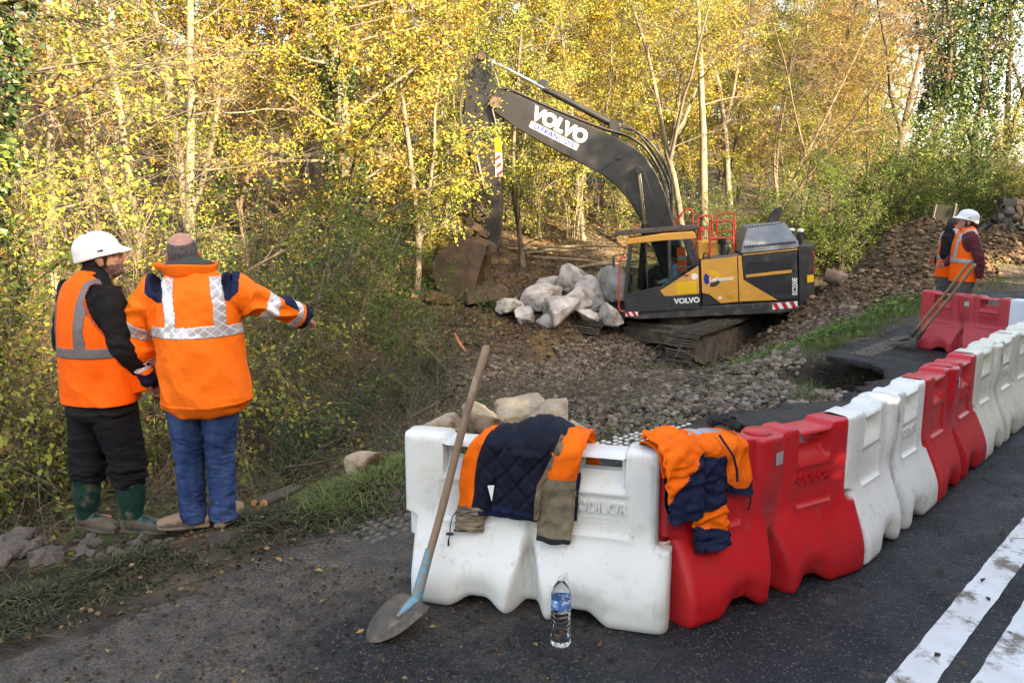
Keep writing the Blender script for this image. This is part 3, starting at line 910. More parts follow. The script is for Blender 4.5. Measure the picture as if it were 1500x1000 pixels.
def hero(name, label, px, py, Y, bark, leaf, size, per, ivy=None, sc=1.0, rz=0.0, patch=0.4, cat='tree', **kw):
    p = at(px, py, Y)
    r = empty(name, (p.x, p.y, gz(p.x, p.y) - 0.1), rz); r.scale = (sc, sc, sc)
    rg, paths, twigs, stems = grow(**kw)
    tv, tf = tube_arrays(paths); tm = np_mesh('trunk', tv, tf, True); link('trunk', tm, BARK[bark], r)
    if per:
        P, D = twig_leaves(rg, twigs, per, 0.07)
        k = vn(P[:, 0] * 0.9 + P[:, 2] * 0.5, P[:, 1] * 0.9 + P[:, 2] * 0.7, kw['seed'] % 40) > patch * rg.uniform(0.6, 1.2, len(P))
        lv, lf = leaf_arrays(P[k], size, rg, 0.35, D[k]); link('crown', np_mesh('crown', lv, lf), LEAF[leaf], r)
    if ivy:
        for si, (st, rs) in enumerate(stems):
            ivy_on(r, st, lambda t, rs=rs: rs * (1 - 0.6 * t) + ivy[0] * (1 - 0.5 * t), ivy[1] // (1 if si == 0 else 2), ivy[2], kw['seed'] + si)
    return tag(r, label, cat)

hero('beech_tree', 'big beech with ivy on its trunk and a golden crown, centre left of the boom', 515, 380, 19.0, 'grey', 'gold', 0.105, 13, ivy=(0.13, 5000, 0.09), seed=51, H=13, r0=0.26, n1=36, tmin=0.16, L1=4.2, k2=8, L2=1.4, k3=4, up=0.3, forks=1, patch=0.36)
for k_, (px, py, Y, sc, lb) in enumerate([(330, 470, 15.0, 1.3, 'dark evergreen bush in the shade above the pointing man'), (470, 430, 17.5, 1.5, 'dark evergreen bush left of the ivy clad beech'), (590, 400, 22.0, 1.3, 'dark evergreen bush right of the ivy clad beech'), (740, 370, 28.0, 1.5, 'dark evergreen bush behind the bucket'), (880, 370, 29.0, 1.6, 'dark evergreen bush under the lettered boom'), (990, 370, 28.5, 1.4, 'dark evergreen bush behind the boom foot')]):
    shrub_at('privet_bush', 'privet', px, py, Y, sc, lb)
hero('birch_tree', 'pale slender birch rising between the two men in orange', 232, 480, 11.5, 'pale', 'gold', 0.06, 1.0, seed=52, H=9, r0=0.085, n1=20, tmin=0.2, L1=2.0, k2=6, L2=1.0, k3=4, up=0.5, forks=1, lean=(-0.06, 0))
hero('birch_tree', 'second pale trunk further back behind the two men', 285, 430, 15.5, 'pale', 'amber', 0.08, 6, seed=53, H=11, r0=0.12, n1=24, tmin=0.3, L1=2.6, k2=6, L2=1.1, k3=4, up=0.5, lean=(0.03, 0))
hero('ash_tree', 'crooked pale ash with dark forks behind the boom foot', 1005, 385, 25.0, 'grey', 'lime', 0.08, 9, seed=64, H=11, r0=0.12, n1=18, tmin=0.34, L1=3.2, k2=6, L2=1.3, k3=4, up=0.7, forks=2, lean=(-0.07, 0), tr_wob=0.08)
hero('ash_tree', 'straight pale ash trunk just right of the boom foot', 1032, 385, 25.6, 'pale', 'gold', 0.08, 10, seed=65, H=13, r0=0.16, n1=22, tmin=0.4, L1=3.2, k2=7, L2=1.3, k3=4, up=0.5, lean=(0.0, 0), tr_wob=0.022)
hero('ash_tree', 'leaning pale ash with drooping twigs above the excavator', 1120, 380, 27.0, 'twig', 'amber', 0.07, 5.0, seed=56, H=10, r0=0.085, n1=26, tmin=0.25, L1=3.6, k2=8, L2=1.5, k3=5, grav=-0.05, up=0.5, lean=(0.35, 0), forks=2)
hero('ivy_tree', 'tall dark ivy covered tree at the upper right', 1352, 335, 29.0, 'dark', 'amber', 0.075, 3.0, ivy=(0.52, 8000, 0.12), seed=57, H=15, r0=0.2, n1=20, tmin=0.4, L1=3.2, k2=6, L2=1.3, k3=4, forks=2, patch=0.2)
hero('ivy_tree', 'broad dark ivy clad tree right of the tall ivy covered one', 1425, 335, 33.0, 'dark', 'ivy', 0.10, 5, ivy=(0.4, 5000, 0.13), seed=67, H=15, r0=0.18, n1=22, tmin=0.45, L1=3.6, k2=6, L2=1.4, k3=4, forks=2, patch=0.45)
hero('oak_tree', 'amber leafed oak left of the tall ivy covered tree', 1300, 335, 33.0, 'dark', 'amber', 0.085, 11, seed=68, H=14, r0=0.17, n1=28, tmin=0.25, L1=3.6, k2=7, L2=1.4, k3=4, forks=1, patch=0.42)
hero('oak_tree', 'thin leafed amber oak against the sky at the right edge', 1490, 335, 44.0, 'dark', 'amber', 0.10, 7, seed=69, H=17, r0=0.2, n1=26, tmin=0.25, L1=4.2, k2=7, L2=1.6, k3=4, forks=1, patch=0.5)
hero('ash_tree', 'bare branching tree against the white sky at the right edge', 1470, 335, 38.0, 'grey', 'amber', 0.08, 0.5, seed=58, H=16, r0=0.2, n1=20, tmin=0.3, L1=4.5, k2=8, L2=1.7, k3=5, forks=3, up=0.8, ivy=(0.2, 2500, 0.12))
hero('ivy_tree', 'ivy clad trunk at the far left edge', -20, 600, 7.8, 'dark', 'lime', 0.07, 7, ivy=(0.28, 9000, 0.075), seed=59, H=8, r0=0.16, n1=22, tmin=0.25, L1=2.4, k2=7, L2=1.0, k3=4, up=0.25)
hero('hornbeam_tree', 'sunlit hornbeam with yellow green leaves above the left vine tangle', 110, 560, 11.0, 'pale', 'lime', 0.075, 6, seed=60, H=8.5, r0=0.09, n1=26, tmin=0.25, L1=2.6, k2=8, L2=1.1, k3=4, up=0.35)
hero('oak_tree', 'dark limbed oak reaching in at the upper left', -60, 600, 9.5, 'dark', 'amber', 0.075, 5, seed=61, H=9, r0=0.16, n1=24, tmin=0.35, L1=4.2, k2=8, L2=1.3, k3=4, up=0.3)

# ---- undergrowth on the bank: vines, dead stalks, small leaves (nobody could count them)
def sample_sn(n_pts, s0, s1, n0, n1_, rg):
    s_ = rg.uniform(s0, s1, n_pts); n_ = rg.uniform(n0, n1_, n_pts)
    return s_ * DV.x + n_ * NV.x, s_ * DV.y + n_ * NV.y
rg = np.random.default_rng(77)
paths = []
xs, ys = sample_sn(4200, -2.5, 9.5, -12.5, -4.75, rg)
zs = ground_z(xs, ys)
for x, y, z in zip(xs, ys, zs):
    L = rg.uniform(0.3, 1.4); a = rg.uniform(0, 2 * PI)
    b = bend(rg, (x, y, z + 0.01), (math.cos(a), math.sin(a), rg.uniform(0.05, 0.9)), L, 5, 0.22, -0.14)
    g_ = ground_z(b[:, 0], b[:, 1]); b[:, 2] = np.maximum(b[:, 2], g_ + 0.01)
    paths.append((b, rg.uniform(0.002, 0.006) * np.linspace(1, 0.5, 6), 3))
tv, tf = tube_arrays(paths)
tag(link('undergrowth', np_mesh('undergrowth', tv, tf, True), BARK['twig']), 'brown tangle of dead stalks and vines on the bank', kind='stuff')
xs, ys = sample_sn(16000, -3, 11, -13.5, -4.6, rg)
k_ = vn(xs * 0.9, ys * 0.9, 7) > 0.42; xs = xs[k_]; ys = ys[k_]
zs = ground_z(xs, ys) + rg.exponential(0.06, len(xs)) + 0.01
lv, lf = leaf_arrays(np.stack([xs, ys, zs], 1), 0.05, rg, 1.2, None, 0.85)
tag(link('ground_ivy', np_mesh('ground_ivy', lv, lf), LEAF['green']), 'small green leaves of ground ivy on the bank', kind='stuff')

# ---- fallen leaves
def litter(name, n_pts, s0, s1, n0, n1_, size, seed, label, lift=0.006, on_road=False, patchy=0.0, mat='litter'):
    rg = np.random.default_rng(seed)
    xs, ys = sample_sn(n_pts, s0, s1, n0, n1_, rg)
    if patchy:
        k = vn(xs * 1.3, ys * 1.3, seed) > patchy; xs = xs[k]; ys = ys[k]
    zs = np.full(len(xs), 0.0) if on_road else ground_z(xs, ys)
    lv, lf = leaf_arrays(np.stack([xs, ys, zs + lift + rg.uniform(0, 0.008, len(xs))], 1), size, rg, 3.2 if on_road else 1.6)
    if on_road:
        lv[:, 2] = np.maximum(lv[:, 2], 0.005)
    tag(link(name, np_mesh(name, lv, lf), LEAF[mat]), label, kind='stuff')
litter('leaf_litter', 60000, -4, 30, -26, -12, 0.085, 81, 'fallen leaves on the floor of the wood')
litter('leaf_litter', 9000, -3, 10, -12, -4.4, 0.06, 82, 'fallen leaves on the bank')
litter('leaf_debris', 130, -1, 12, -3.9, 1.5, 0.05, 83, 'scattered brown leaves on the asphalt', on_road=True)
litter('leaf_scraps', 520, -1, 12, -3.9, 1.5, 0.036, 85, 'small dark leaf scraps on the asphalt', on_road=True, mat='debris')
litter('leaf_scraps', 4200, -1, 5, -4.2, -1.9, 0.028, 84, 'dark leaf and grass scraps on the muddy side of the road', on_road=True, patchy=0.42, mat='debris')
# thin twigs on the asphalt
rg = np.random.default_rng(86); paths = []
xs, ys = sample_sn(170, -0.5, 9, -3.9, 1.0, rg)
for x, y in zip(xs, ys):
    b = bend(rg, (x, y, 0.006), (*rg.normal(size=2), 0.0), rg.uniform(0.04, 0.2), 4, 0.2, 0); b[:, 2] = 0.006
    paths.append((b, np.full(5, rg.uniform(0.0012, 0.003)), 4))
tv, tf = tube_arrays(paths); tag(link('twig_scraps', np_mesh('twig_scraps', tv, tf, True), BARK['dark']), 'thin dark twigs lying on the asphalt', kind='stuff')

# ---- grass
M_grass = ramp_mat('grass blades', [(0.0, (0.05, 0.075, 0.02)), (0.4, (0.085, 0.14, 0.03)), (0.75, (0.13, 0.19, 0.045)), (1.0, (0.22, 0.21, 0.08))], transl=0.25, rough=0.5)
M_grassm = ramp_mat('muddy grass blades', [(0.0, (0.020, 0.019, 0.012)), (0.45, (0.042, 0.044, 0.024)), (0.8, (0.07, 0.078, 0.038)), (1.0, (0.13, 0.13, 0.06))], transl=0.1, rough=0.6)
def grass(pts, h, lay, mat, seed, label, w=0.006):
    rg = np.random.default_rng(seed)
    k = len(pts); a = rg.uniform(0, 2 * PI, k)
    hh = h * rg.uniform(0.5, 1.2, k)
    d = np.stack([np.cos(a), np.sin(a)], 1)
    l = lay * rg.uniform(0.4, 1.2, k)
    P = np.asarray(pts, float)
    side = np.stack([-d[:, 1], d[:, 0], np.zeros(k)], 1) * (w * rg.uniform(0.7, 1.3, k))[:, None] / 2
    m = P + np.concatenate([d * (l * hh * 0.35)[:, None], (hh * 0.6 / (1 + 0.7 * l))[:, None]], 1)
    t = P + np.concatenate([d * (l * hh)[:, None], (hh / (1 + 1.1 * l * l))[:, None]], 1)
    V = np.stack([P - side, P + side, m + side * 0.8, m - side * 0.8, t], 1).reshape(-1, 3)
    i = np.arange(k) * 5
    o = link('grass', np_mesh('grass', V, [np.stack([i, i + 1, i + 2, i + 3], 1), np.stack([i + 3, i + 2, i + 4], 1)]), mat)
    return tag(o, label, kind='stuff')
FEET = [(G(px, py).x, G(px, py).y) for px, py in ((105, 792), (130, 790), (195, 790), (235, 790), (275, 797), (300, 797), (322, 792), (160, 800), (240, 805), (285, 815), (330, 800))]
def tufts(centres, per, rad, rg):
    out = []
    for (x, y) in centres:
        k = rg.poisson(per)
        out.append(np.stack([x + rg.normal(size=k) * rad, y + rg.normal(size=k) * rad], 1))
    xy = np.concatenate(out)
    keep_ = np.ones(len(xy), bool)
    for fx, fy in FEET: keep_ &= np.hypot(xy[:, 0] - fx, xy[:, 1] - fy) > 0.11
    xy = xy[keep_]
    return np.concatenate([xy, (ground_z(xy[:, 0], xy[:, 1]) - 0.005)[:, None]], 1)
rg = np.random.default_rng(91)
def strip(n_t, s0, s1, n0, n1_):
    xs, ys = sample_sn(n_t, s0, s1, n0, n1_, rg); return list(zip(xs, ys))
grass(tufts(strip(80, 2.6, 4.2, -4.75, -4.25), 42, 0.07, rg), 0.14, 1.2, M_grass, 92, 'fresh green grass on the verge left of the white barrier')
grass(tufts(strip(420, -1.5, 3.0, -4.75, -3.90), 60, 0.16, rg), 0.085, 1.9, M_grassm, 93, 'flattened muddy grass along the road edge', w=0.0095)
grass(tufts(strip(170, 11.0, 17.0, -6.0, -4.2), 60, 0.16, rg), 0.16, 0.7, M_grass, 94, 'green grass and weeds between the hole and the dirt mound')
grass(tufts([(G(px, py).x, G(px, py).y) for px, py in [(1205, 515), (1195, 508), (1218, 500), (1225, 497), (1200, 500), (1210, 520), (1188, 520), (1180, 560), (1190, 553), (1198, 548), (1185, 572)]], 80, 0.09, rg), 0.2, 0.9, M_grass, 95, 'tufts of grass hanging at the edge of the hole')
grass(tufts(strip(80, 14.5, 22, -5.2, -4.3), 40, 0.2, rg), 0.14, 0.8, M_grass, 96, 'grass along the far road edge')
grass(tufts([(G(px, py).x, G(px, py).y) for px, py in [(470, 745), (495, 738), (520, 730), (545, 722), (570, 712), (585, 705), (480, 760), (530, 745)]], 90, 0.10, rg), 0.15, 1.5, M_grass, 99, 'clump of long green grass left of the white barrier')
grass(tufts(strip(40, 4.6, 6.2, -4.1, -3.6), 14, 0.04, rg), 0.09, 0.7, M_grass, 97, 'small grass blades at the broken asphalt edge')
grass(tufts(strip(300, 22, 34, -12, -5.2), 30, 0.3, rg), 0.22, 0.7, M_grass, 98, 'grass around the dirt heaps at the end of the works')
# low broad-leaved weeds in the same strip
xs, ys = sample_sn(2600, 11.2, 17.5, -6.2, -4.3, rg); k_ = vn(xs * 1.4, ys * 1.4, 3) > 0.5
xs, ys = xs[k_], ys[k_]
lv, lf = leaf_arrays(np.stack([xs, ys, ground_z(xs, ys) + rg.uniform(0.01, 0.16, len(xs))], 1), 0.08, rg, 1.0, None, 0.8)
M_weed = ramp_mat('weed leaves', [(0, (0.06, 0.11, 0.025)), (0.6, (0.10, 0.19, 0.04)), (1, (0.16, 0.25, 0.06))], transl=0.25)
tag(link('weeds', np_mesh('weeds', lv, lf), M_weed), 'broad leaved green weeds between the hole and the dirt mound', kind='stuff')
# ================================================================== plastic road barriers
BL = 1.22
def barrier_w(u, z):
    """half thickness of the barrier shell at u (from the middle, along) and z"""
    u = np.asarray(u, float); z = np.asarray(z, float); a = np.abs(u)
    flare = 1 - sstep(0.10, 0.46, z)
    w = 0.086 + 0.118 * flare
    # forklift arches: the flare is pinched between the feet
    pin = sstep(0.10, 0.21, a) * (1 - sstep(0.27, 0.40, a)) * (1 - sstep(0.0, 0.24, z))
    w = w - 0.036 * pin
    # middle flute
    g = 0.022 + 0.056 * (1 - sstep(0.0, 0.40, z))
    fl = (1 - sstep(g * 0.30, g * 1.30, a)) * (1 - sstep(0.25, 0.40, z))
    w = w - fl * (0.095 * flare + 0.015)
    # middle column, a bulge that runs out in a point, with a hollow beside it
    cw = 0.088 * np.sqrt(np.clip((z - 0.36) / 0.30, 0, 1))
    bul = np.sqrt(np.clip(1 - (a / np.maximum(cw, 1e-4)) ** 2, 0, 1)) * sstep(0.36, 0.60, z)
    w = w + 0.026 * bul
    hol = np.exp(-((a - 0.105) / 0.022) ** 2) * sstep(0.40, 0.55, z)
    w = w - 0.007 * hol
    # scoop under the hand grip
    inx = sstep(0.198, 0.212, a) * (1 - sstep(0.418, 0.432, a))
    sc = inx * sstep(0.605, 0.612, z) * (0.012 + 0.05 * sstep(0.612, 0.685, z)) * (1 - sstep(0.757, 0.768, z))
    w = w - sc
    # panel
    px_ = sstep(0.186, 0.196, a) * (1 - sstep(0.44, 0.45, a)) * sstep(0.395, 0.405, z) * (1 - sstep(0.578, 0.588, z))
    w = w - 0.010 * px_
    rim = np.exp(-((z - 0.392) / 0.010) ** 2) * sstep(0.17, 0.19, a) * (1 - sstep(0.45, 0.47, a))
    w = w + 0.006 * rim
    e = np.clip((a - (BL / 2 - 0.068)) / 0.038, 0, 1)
    w = w - (0.030 + 0.06 * flare) * (1 - np.sqrt(1 - e * e * 0.98))
    t = np.clip((z - 0.775) / 0.025, 0, 1)
    w = w - 0.018 * (1 - np.sqrt(1 - t * t * 0.98))
    b = np.clip((0.055 - z) / 0.055, 0, 1)
    w = w - 0.034 * (1 - np.sqrt(1 - b * b * 0.98))
    return np.maximum(w, 0.02)

def barrier_mesh():
    H0 = BL / 2 - 0.03
    us = np.unique(np.round(np.concatenate([np.linspace(-H0, H0, 103), [s * x for s in (-1, 1) for x in (0.232, 0.408, 0.198, 0.432, H0 - 0.004, H0 - 0.012)]]), 4))
    zs = np.unique(np.round(np.concatenate([np.linspace(0, 0.8, 66), [0.69, 0.757, 0.003, 0.008, 0.797, 0.793]]), 4))
    Ug, Zg = np.meshgrid(us, zs, indexing='ij')
    W = barrier_w(Ug, Zg)
    a = np.abs(Ug)
    arch = sstep(0.10, 0.215, a) * (1 - sstep(0.265, 0.39, a)) * 0.052 + (1 - sstep(0.015, 0.075, a)) * 0.032
    zt = -0.022 * sstep(0.19, 0.21, a) * (1 - sstep(0.42, 0.44, a)) - 0.012 * (1 - sstep(0.09, 0.11, a))
    Z = Zg + arch * np.clip(1 - Zg / 0.22, 0, 1) + zt * sstep(0.757, 0.79, Zg)
    Ux = Ug + 0.062 * (1 - sstep(0.358, 0.378, Zg)) * sstep(H0 - 0.07, H0 - 0.01, Ug) - 0.055 * sstep(0.398, 0.418, Zg) * sstep(H0 - 0.07, H0 - 0.01, -Ug)
    nu, nz_ = len(us), len(zs)
    Fv = np.stack([Ux, -W, Z], -1).reshape(-1, 3); Bv = np.stack([Ux, W, Z], -1).reshape(-1, 3)
    I = np.arange(nu * nz_).reshape(nu, nz_); J = I + nu * nz_
    hole = np.zeros((nu - 1, nz_ - 1), bool)
    uc = (us[:-1] + us[1:]) / 2; zc = (zs[:-1] + zs[1:]) / 2
    for sgn in (-1, 1):
        hole |= ((uc * sgn > 0.232) & (uc * sgn < 0.408))[:, None] & ((zc > 0.69) & (zc < 0.757))[None, :]
    F = []
    for i in range(nu - 1):
        for j in range(nz_ - 1):
            if not hole[i, j]:
                F.append((I[i, j], I[i + 1, j], I[i + 1, j + 1], I[i, j + 1]))
                F.append((J[i, j], J[i, j + 1], J[i + 1, j + 1], J[i + 1, j]))
            else:
                for (di, dj, p, q) in ((-1, 0, (i, j), (i, j + 1)), (1, 0, (i + 1, j + 1), (i + 1, j)), (0, -1, (i + 1, j), (i, j)), (0, 1, (i, j + 1), (i + 1, j + 1))):
                    if not hole[i + di, j + dj]:
                        F.append((I[p], I[q], J[q], J[p]))
    for i in range(nu - 1):
        F.append((I[i, -1], I[i + 1, -1], J[i + 1, -1], J[i, -1])); F.append((J[i, 0], J[i + 1, 0], I[i + 1, 0], I[i, 0]))
    for j in range(nz_ - 1):
        F.append((J[0, j], I[0, j], I[0, j + 1], J[0, j + 1])); F.append((I[-1, j], J[-1, j], J[-1, j + 1], I[-1, j + 1]))
    me = np_mesh('body', np.concatenate([Fv, Bv]), np.array(F), True)
    # the hook at one end and the socket at the other
    bm = bmesh.new(); bm.from_mesh(me)
    mb = MB()
    def block(x0, x1, z0, z1, hw, r=0.02):
        out = []
        for cx, cy, a0 in ((x1 - r, hw - r, 0), (x0 + r, hw - r, 90), (x0 + r, -hw + r, 180), (x1 - r, -hw + r, 270)):
            for k in range(5):
                t = R(a0 + k * 22.5); out.append((cx + r * math.cos(t), cy + r * math.sin(t)))
        mb.prism(out, 'z', z0, z1)
    mb.tube([(-H0 - 0.018, 0, 0.42), (-H0 - 0.018, 0, 0.28)], 0.036, 16)
    mb.lathe([(0.052, 0.372), (0.052, 0.380), (0.040, 0.380), (0.040, 0.33), (0.0, 0.33)], 20, 0, Matrix.Translation((H0 + 0.005, 0, 0)))
    m2 = mb.mesh('x')
    for p in m2.polygons: p.use_smooth = True
    bm.from_mesh(m2); bpy.data.meshes.remove(m2)
    bmesh.ops.recalc_face_normals(bm, faces=bm.faces)
    bm.to_mesh(me); bm.free()
    for p in me.polygons: p.use_smooth = True
    me.set_sharp_from_angle(angle=R(48))
    return me

def plastic(name, c1, c2, dirt, damt=0.62, dscale=4.0, rough=0.42):
    return pmat(name, c1, c2, 2.2, rough, bump=0.12, bscale=18, dirt=dirt, dscale=dscale, damt=damt, dsoft=0.26, spec=0.5, rvar=0.1, bdist=0.01)
def scuffed(m, col, thr=0.555):
    """scrapes and streaks of dirt on the shell, a second layer over its colour and roughness"""
    nt = m.node_tree; N = nt.nodes; L = nt.links; b = N['Principled BSDF']
    src = b.inputs['Base Color'].links[0].from_socket
    tc = N.new('ShaderNodeTexCoord'); fac = None
    for sc, rot, st, t in ((3.2, (0.3, 0.5, 0.2), (1, 1, 0.16), thr), (7.0, (0.1, 0.9, 0.4), (1, 1, 0.10), thr + 0.045), (16.0, (0, 0.2, 0), (1, 1, 1), thr + 0.05)):
        mp = N.new('ShaderNodeMapping'); mp.inputs['Scale'].default_value = st; mp.inputs['Rotation'].default_value = rot; L.new(tc.outputs['Object'], mp.inputs[0])
        n = N.new('ShaderNodeTexNoise'); n.inputs['Scale'].default_value = sc; n.inputs['Detail'].default_value = 8; n.inputs['Roughness'].default_value = 0.72; L.new(mp.outputs[0], n.inputs['Vector'])
        r = N.new('ShaderNodeMapRange'); r.inputs[1].default_value = t; r.inputs[2].default_value = t + 0.09; r.inputs[4].default_value = 0.62; L.new(n.outputs['Fac'], r.inputs[0])
        if fac is None: fac = r.outputs[0]
        else:
            x = N.new('ShaderNodeMath'); x.operation = 'MAXIMUM'; L.new(fac, x.inputs[0]); L.new(r.outputs[0], x.inputs[1]); fac = x.outputs[0]
    mx = N.new('ShaderNodeMix'); mx.data_type = 'RGBA'; L.new(fac, mx.inputs[0]); L.new(src, mx.inputs[6]); mx.inputs[7].default_value = (*col, 1); L.new(mx.outputs[2], b.inputs['Base Color'])
    return m
MW = [plastic('white plastic', (0.74, 0.73, 0.69), (0.66, 0.65, 0.59), (0.44, 0.40, 0.32), 0.555),
      plastic('yellowed white plastic', (0.72, 0.69, 0.58), (0.62, 0.58, 0.46), (0.42, 0.37, 0.26), 0.53),
      plastic('cool white plastic', (0.70, 0.74, 0.80), (0.62, 0.66, 0.72), (0.42, 0.42, 0.40), 0.62)]
MR = [plastic('red plastic', (0.55, 0.012, 0.018), (0.46, 0.010, 0.014), (0.20, 0.03, 0.025), 0.565, 5.0),
      plastic('faded red plastic', (0.52, 0.045, 0.060), (0.44, 0.035, 0.045), (0.22, 0.05, 0.045), 0.60, 5.0)]
for m_ in MW: scuffed(m_, (0.30, 0.26, 0.20))
for m_ in MR: scuffed(m_, (0.14, 0.04, 0.036), 0.555)
M_refl = pmat('grey reflector', (0.46, 0.47, 0.48), (0.38, 0.39, 0.41), 60, 0.35, metal=0.3, bump=0.2, bscale=300)

body_me = barrier_mesh(); body_me.materials.append(MW[0])
mb = MB(); mb.lathe([(0.0, 0.012), (0.058, 0.012), (0.068, 0.004), (0.070, -0.012), (0.0, -0.012)], 28); cap_me = mb.mesh('filler_cap'); cap_me.materials.append(MW[0])
for p_ in cap_me.polygons: p_.use_smooth = True
cap_me.set_sharp_from_angle(angle=R(40))
wz = float(barrier_w(0.312, 0.50))
def letter_me(fr):
    t = text_mesh('SODILOR', 0.072, 0.009, 0.0018, align='CENTER', xs=0.86)
    t2 = text_mesh('RN 11', 0.034, 0.0012, 0.0004)
    bm = bmesh.new()
    t.transform(Matrix.Translation((0.312, -wz - 0.0015, 0.528)) @ Matrix.Rotation(PI / 2, 4, 'X'))
    bm.from_mesh(t)
    # two short embossed lines below, too worn to read
    bmesh.ops.create_cube(bm, size=1, matrix=Matrix.Translation((0.312, -wz, 0.478)) @ Matrix.Diagonal((0.13, 0.003, 0.008, 1)))
    bmesh.ops.create_cube(bm, size=1, matrix=Matrix.Translation((0.312, -wz, 0.456)) @ Matrix.Diagonal((0.10, 0.003, 0.007, 1)))
    me = bpy.data.meshes.new('embossed_lettering'); bm.to_mesh(me); bm.free()
    bpy.data.meshes.remove(t); bpy.data.meshes.remove(t2)
    me.materials.append(MW[0])
    return me
let_me = letter_me(1)
wr = float(barrier_w(0.0, 0.68))
mb = MB(); mb.box((0.035, -wr + 0.001, 0.682), (0.056, 0.006, 0.06), rot=None); refl_me = mb.mesh('reflector'); refl_me.materials.append(M_refl)
refl_me.transform(Matrix.Translation((0.035, -wr, 0.682)) @ Matrix.Rotation(R(14), 4, 'Z') @ Matrix.Translation((-0.035, wr - 0.001, -0.682)))

def set_mat(o, m):
    o.material_slots[0].link = 'OBJECT'; o.material_slots[0].material = m

def barrier(p0, p1, m, label, group):
    """p0, p1: ground points of the hooked end and the socket end"""
    p0 = Vector(p0); p1 = Vector(p1); d = (p1 - p0); a = math.atan2(d.y, d.x); mid = (p0 + p1) / 2
    r = empty('road_barrier', (mid.x, mid.y, 0.0), a)
    tag(r, label, 'barrier', group)
    b = link('body', body_me, None, r); set_mat(b, m)
    c = link('filler_cap', cap_me, None, r); c.location = (0, 0, 0.79); set_mat(c, m)
    t = link('embossed_lettering', let_me, None, r); set_mat(t, m)
    t2 = link('embossed_lettering', let_me, None, r); t2.rotation_euler = (0, 0, PI); set_mat(t2, m)
    link('reflector', refl_me, None, r); q = link('reflector', refl_me, None, r); q.rotation_euler = (0, 0, PI)
    return r
GB = 'red and white plastic road barriers'
def run(p, ang, m, label):
    a = R(ang); d = Vector((math.cos(a), math.sin(a), 0))
    b = barrier(p, p + d * BL, m, label, GB)
    return b, p + d * (BL - 0.037)
BW1, p_ = run(Vector((-0.475, 3.775, 0)), -15.5, MW[0], 'white plastic barrier with the quilted navy jacket, shovel leaning on it')
BR1, p_ = run(p_, 30.0, MR[0], 'red plastic barrier with the orange and navy jacket draped over it')
_, p_ = run(p_, 46.5, MW[0], 'white plastic barrier between the two nearest red ones')
_, p_ = run(p_, 47.0, MR[0], 'red plastic barrier standing between white ones in the bend of the row')
_, p_ = run(p_, 46.5, MW[1], 'yellowed white barrier right after the second red barrier')
_, p_ = run(p_, 46.0, MW[1], 'second yellowed white barrier after the second red barrier')
_, p_ = run(p_, 46.0, MW[0], 'white barrier cut by the right edge of the view')
BR3, p_ = run(Vector((5.36, 10.42, 0)), -60.0, MR[1], 'faded red barrier standing apart, two shovels leaning on it')
BW6, p_ = run(p_ + Vector((-0.04, 0.07, 0)), -54.0, MW[2], 'cool white barrier hooked to the faded red one')
for b_ in (BR3, BW6): b_.scale = (0.93, 0.93, 0.93)

# ================================================================== jackets over the barriers
def cloth_mat(name, c1, c2, dirt=None, damt=0.6, dscale=9, rough=0.85):
    return pmat(name, c1, c2, 9, rough, bump=0.5, bscale=260, dirt=dirt, dscale=dscale, damt=damt, dsoft=0.14, spec=0.12, bdist=0.003)
M_hv = cloth_mat('orange workwear', (0.95, 0.17, 0.012), (0.85, 0.125, 0.008), (0.36, 0.12, 0.045), 0.61)
M_hvc = cloth_mat('clean orange workwear', (0.98, 0.155, 0.010), (0.90, 0.12, 0.007))
M_navy = cloth_mat('navy workwear', (0.017, 0.023, 0.060), (0.011, 0.015, 0.038), (0.05, 0.045, 0.04), 0.68)
M_quilt = cloth_mat('navy quilted lining', (0.011, 0.014, 0.026), (0.007, 0.009, 0.017), (0.05, 0.045, 0.04), 0.71, rough=0.62)
M_mudcloth = cloth_mat('mud caked cloth', (0.27, 0.21, 0.14), (0.14, 0.11, 0.072), (0.016, 0.015, 0.017), 0.56, 20)
M_tape = pmat('grey reflective tape', (0.36, 0.37, 0.39), (0.28, 0.29, 0.31), 30, 0.4, metal=0.15, bump=0.25, bscale=200, dirt=(0.2, 0.17, 0.13), dscale=12, damt=0.66, dsoft=0.1)
M_black = pmat('black cloth', (0.012, 0.012, 0.014), (0.02, 0.02, 0.022), 10, 0.9, bump=0.4, bscale=200)
M_whitetag = pmat('white cloth tag', (0.75, 0.74, 0.72), None, rough=0.8)

def drape_pt(u, t, off):
    """a point of a cloth lying over the barrier: u along it, t down the front (t < 0 down the back), off the surface"""
    r = 0.084
    if abs(t) < r * PI / 2:
        a = t / r
        return Vector((u, -math.sin(a) * (r + off), 0.80 - 0.02 + math.cos(a) * (0.025 + off) + 0.0))
    s = 1 if t > 0 else -1
    z = 0.78 - (abs(t) - r * PI / 2)
    w = float(barrier_w(min(abs(u), 0.17) if z > 0.38 else 0.10, max(z, 0.02))) if abs(u) < 0.5 else 0.09
    w = max(w, 0.086) if z > 0.42 else max(w, 0.092)
    return Vector((u, -s * (w + off), z))

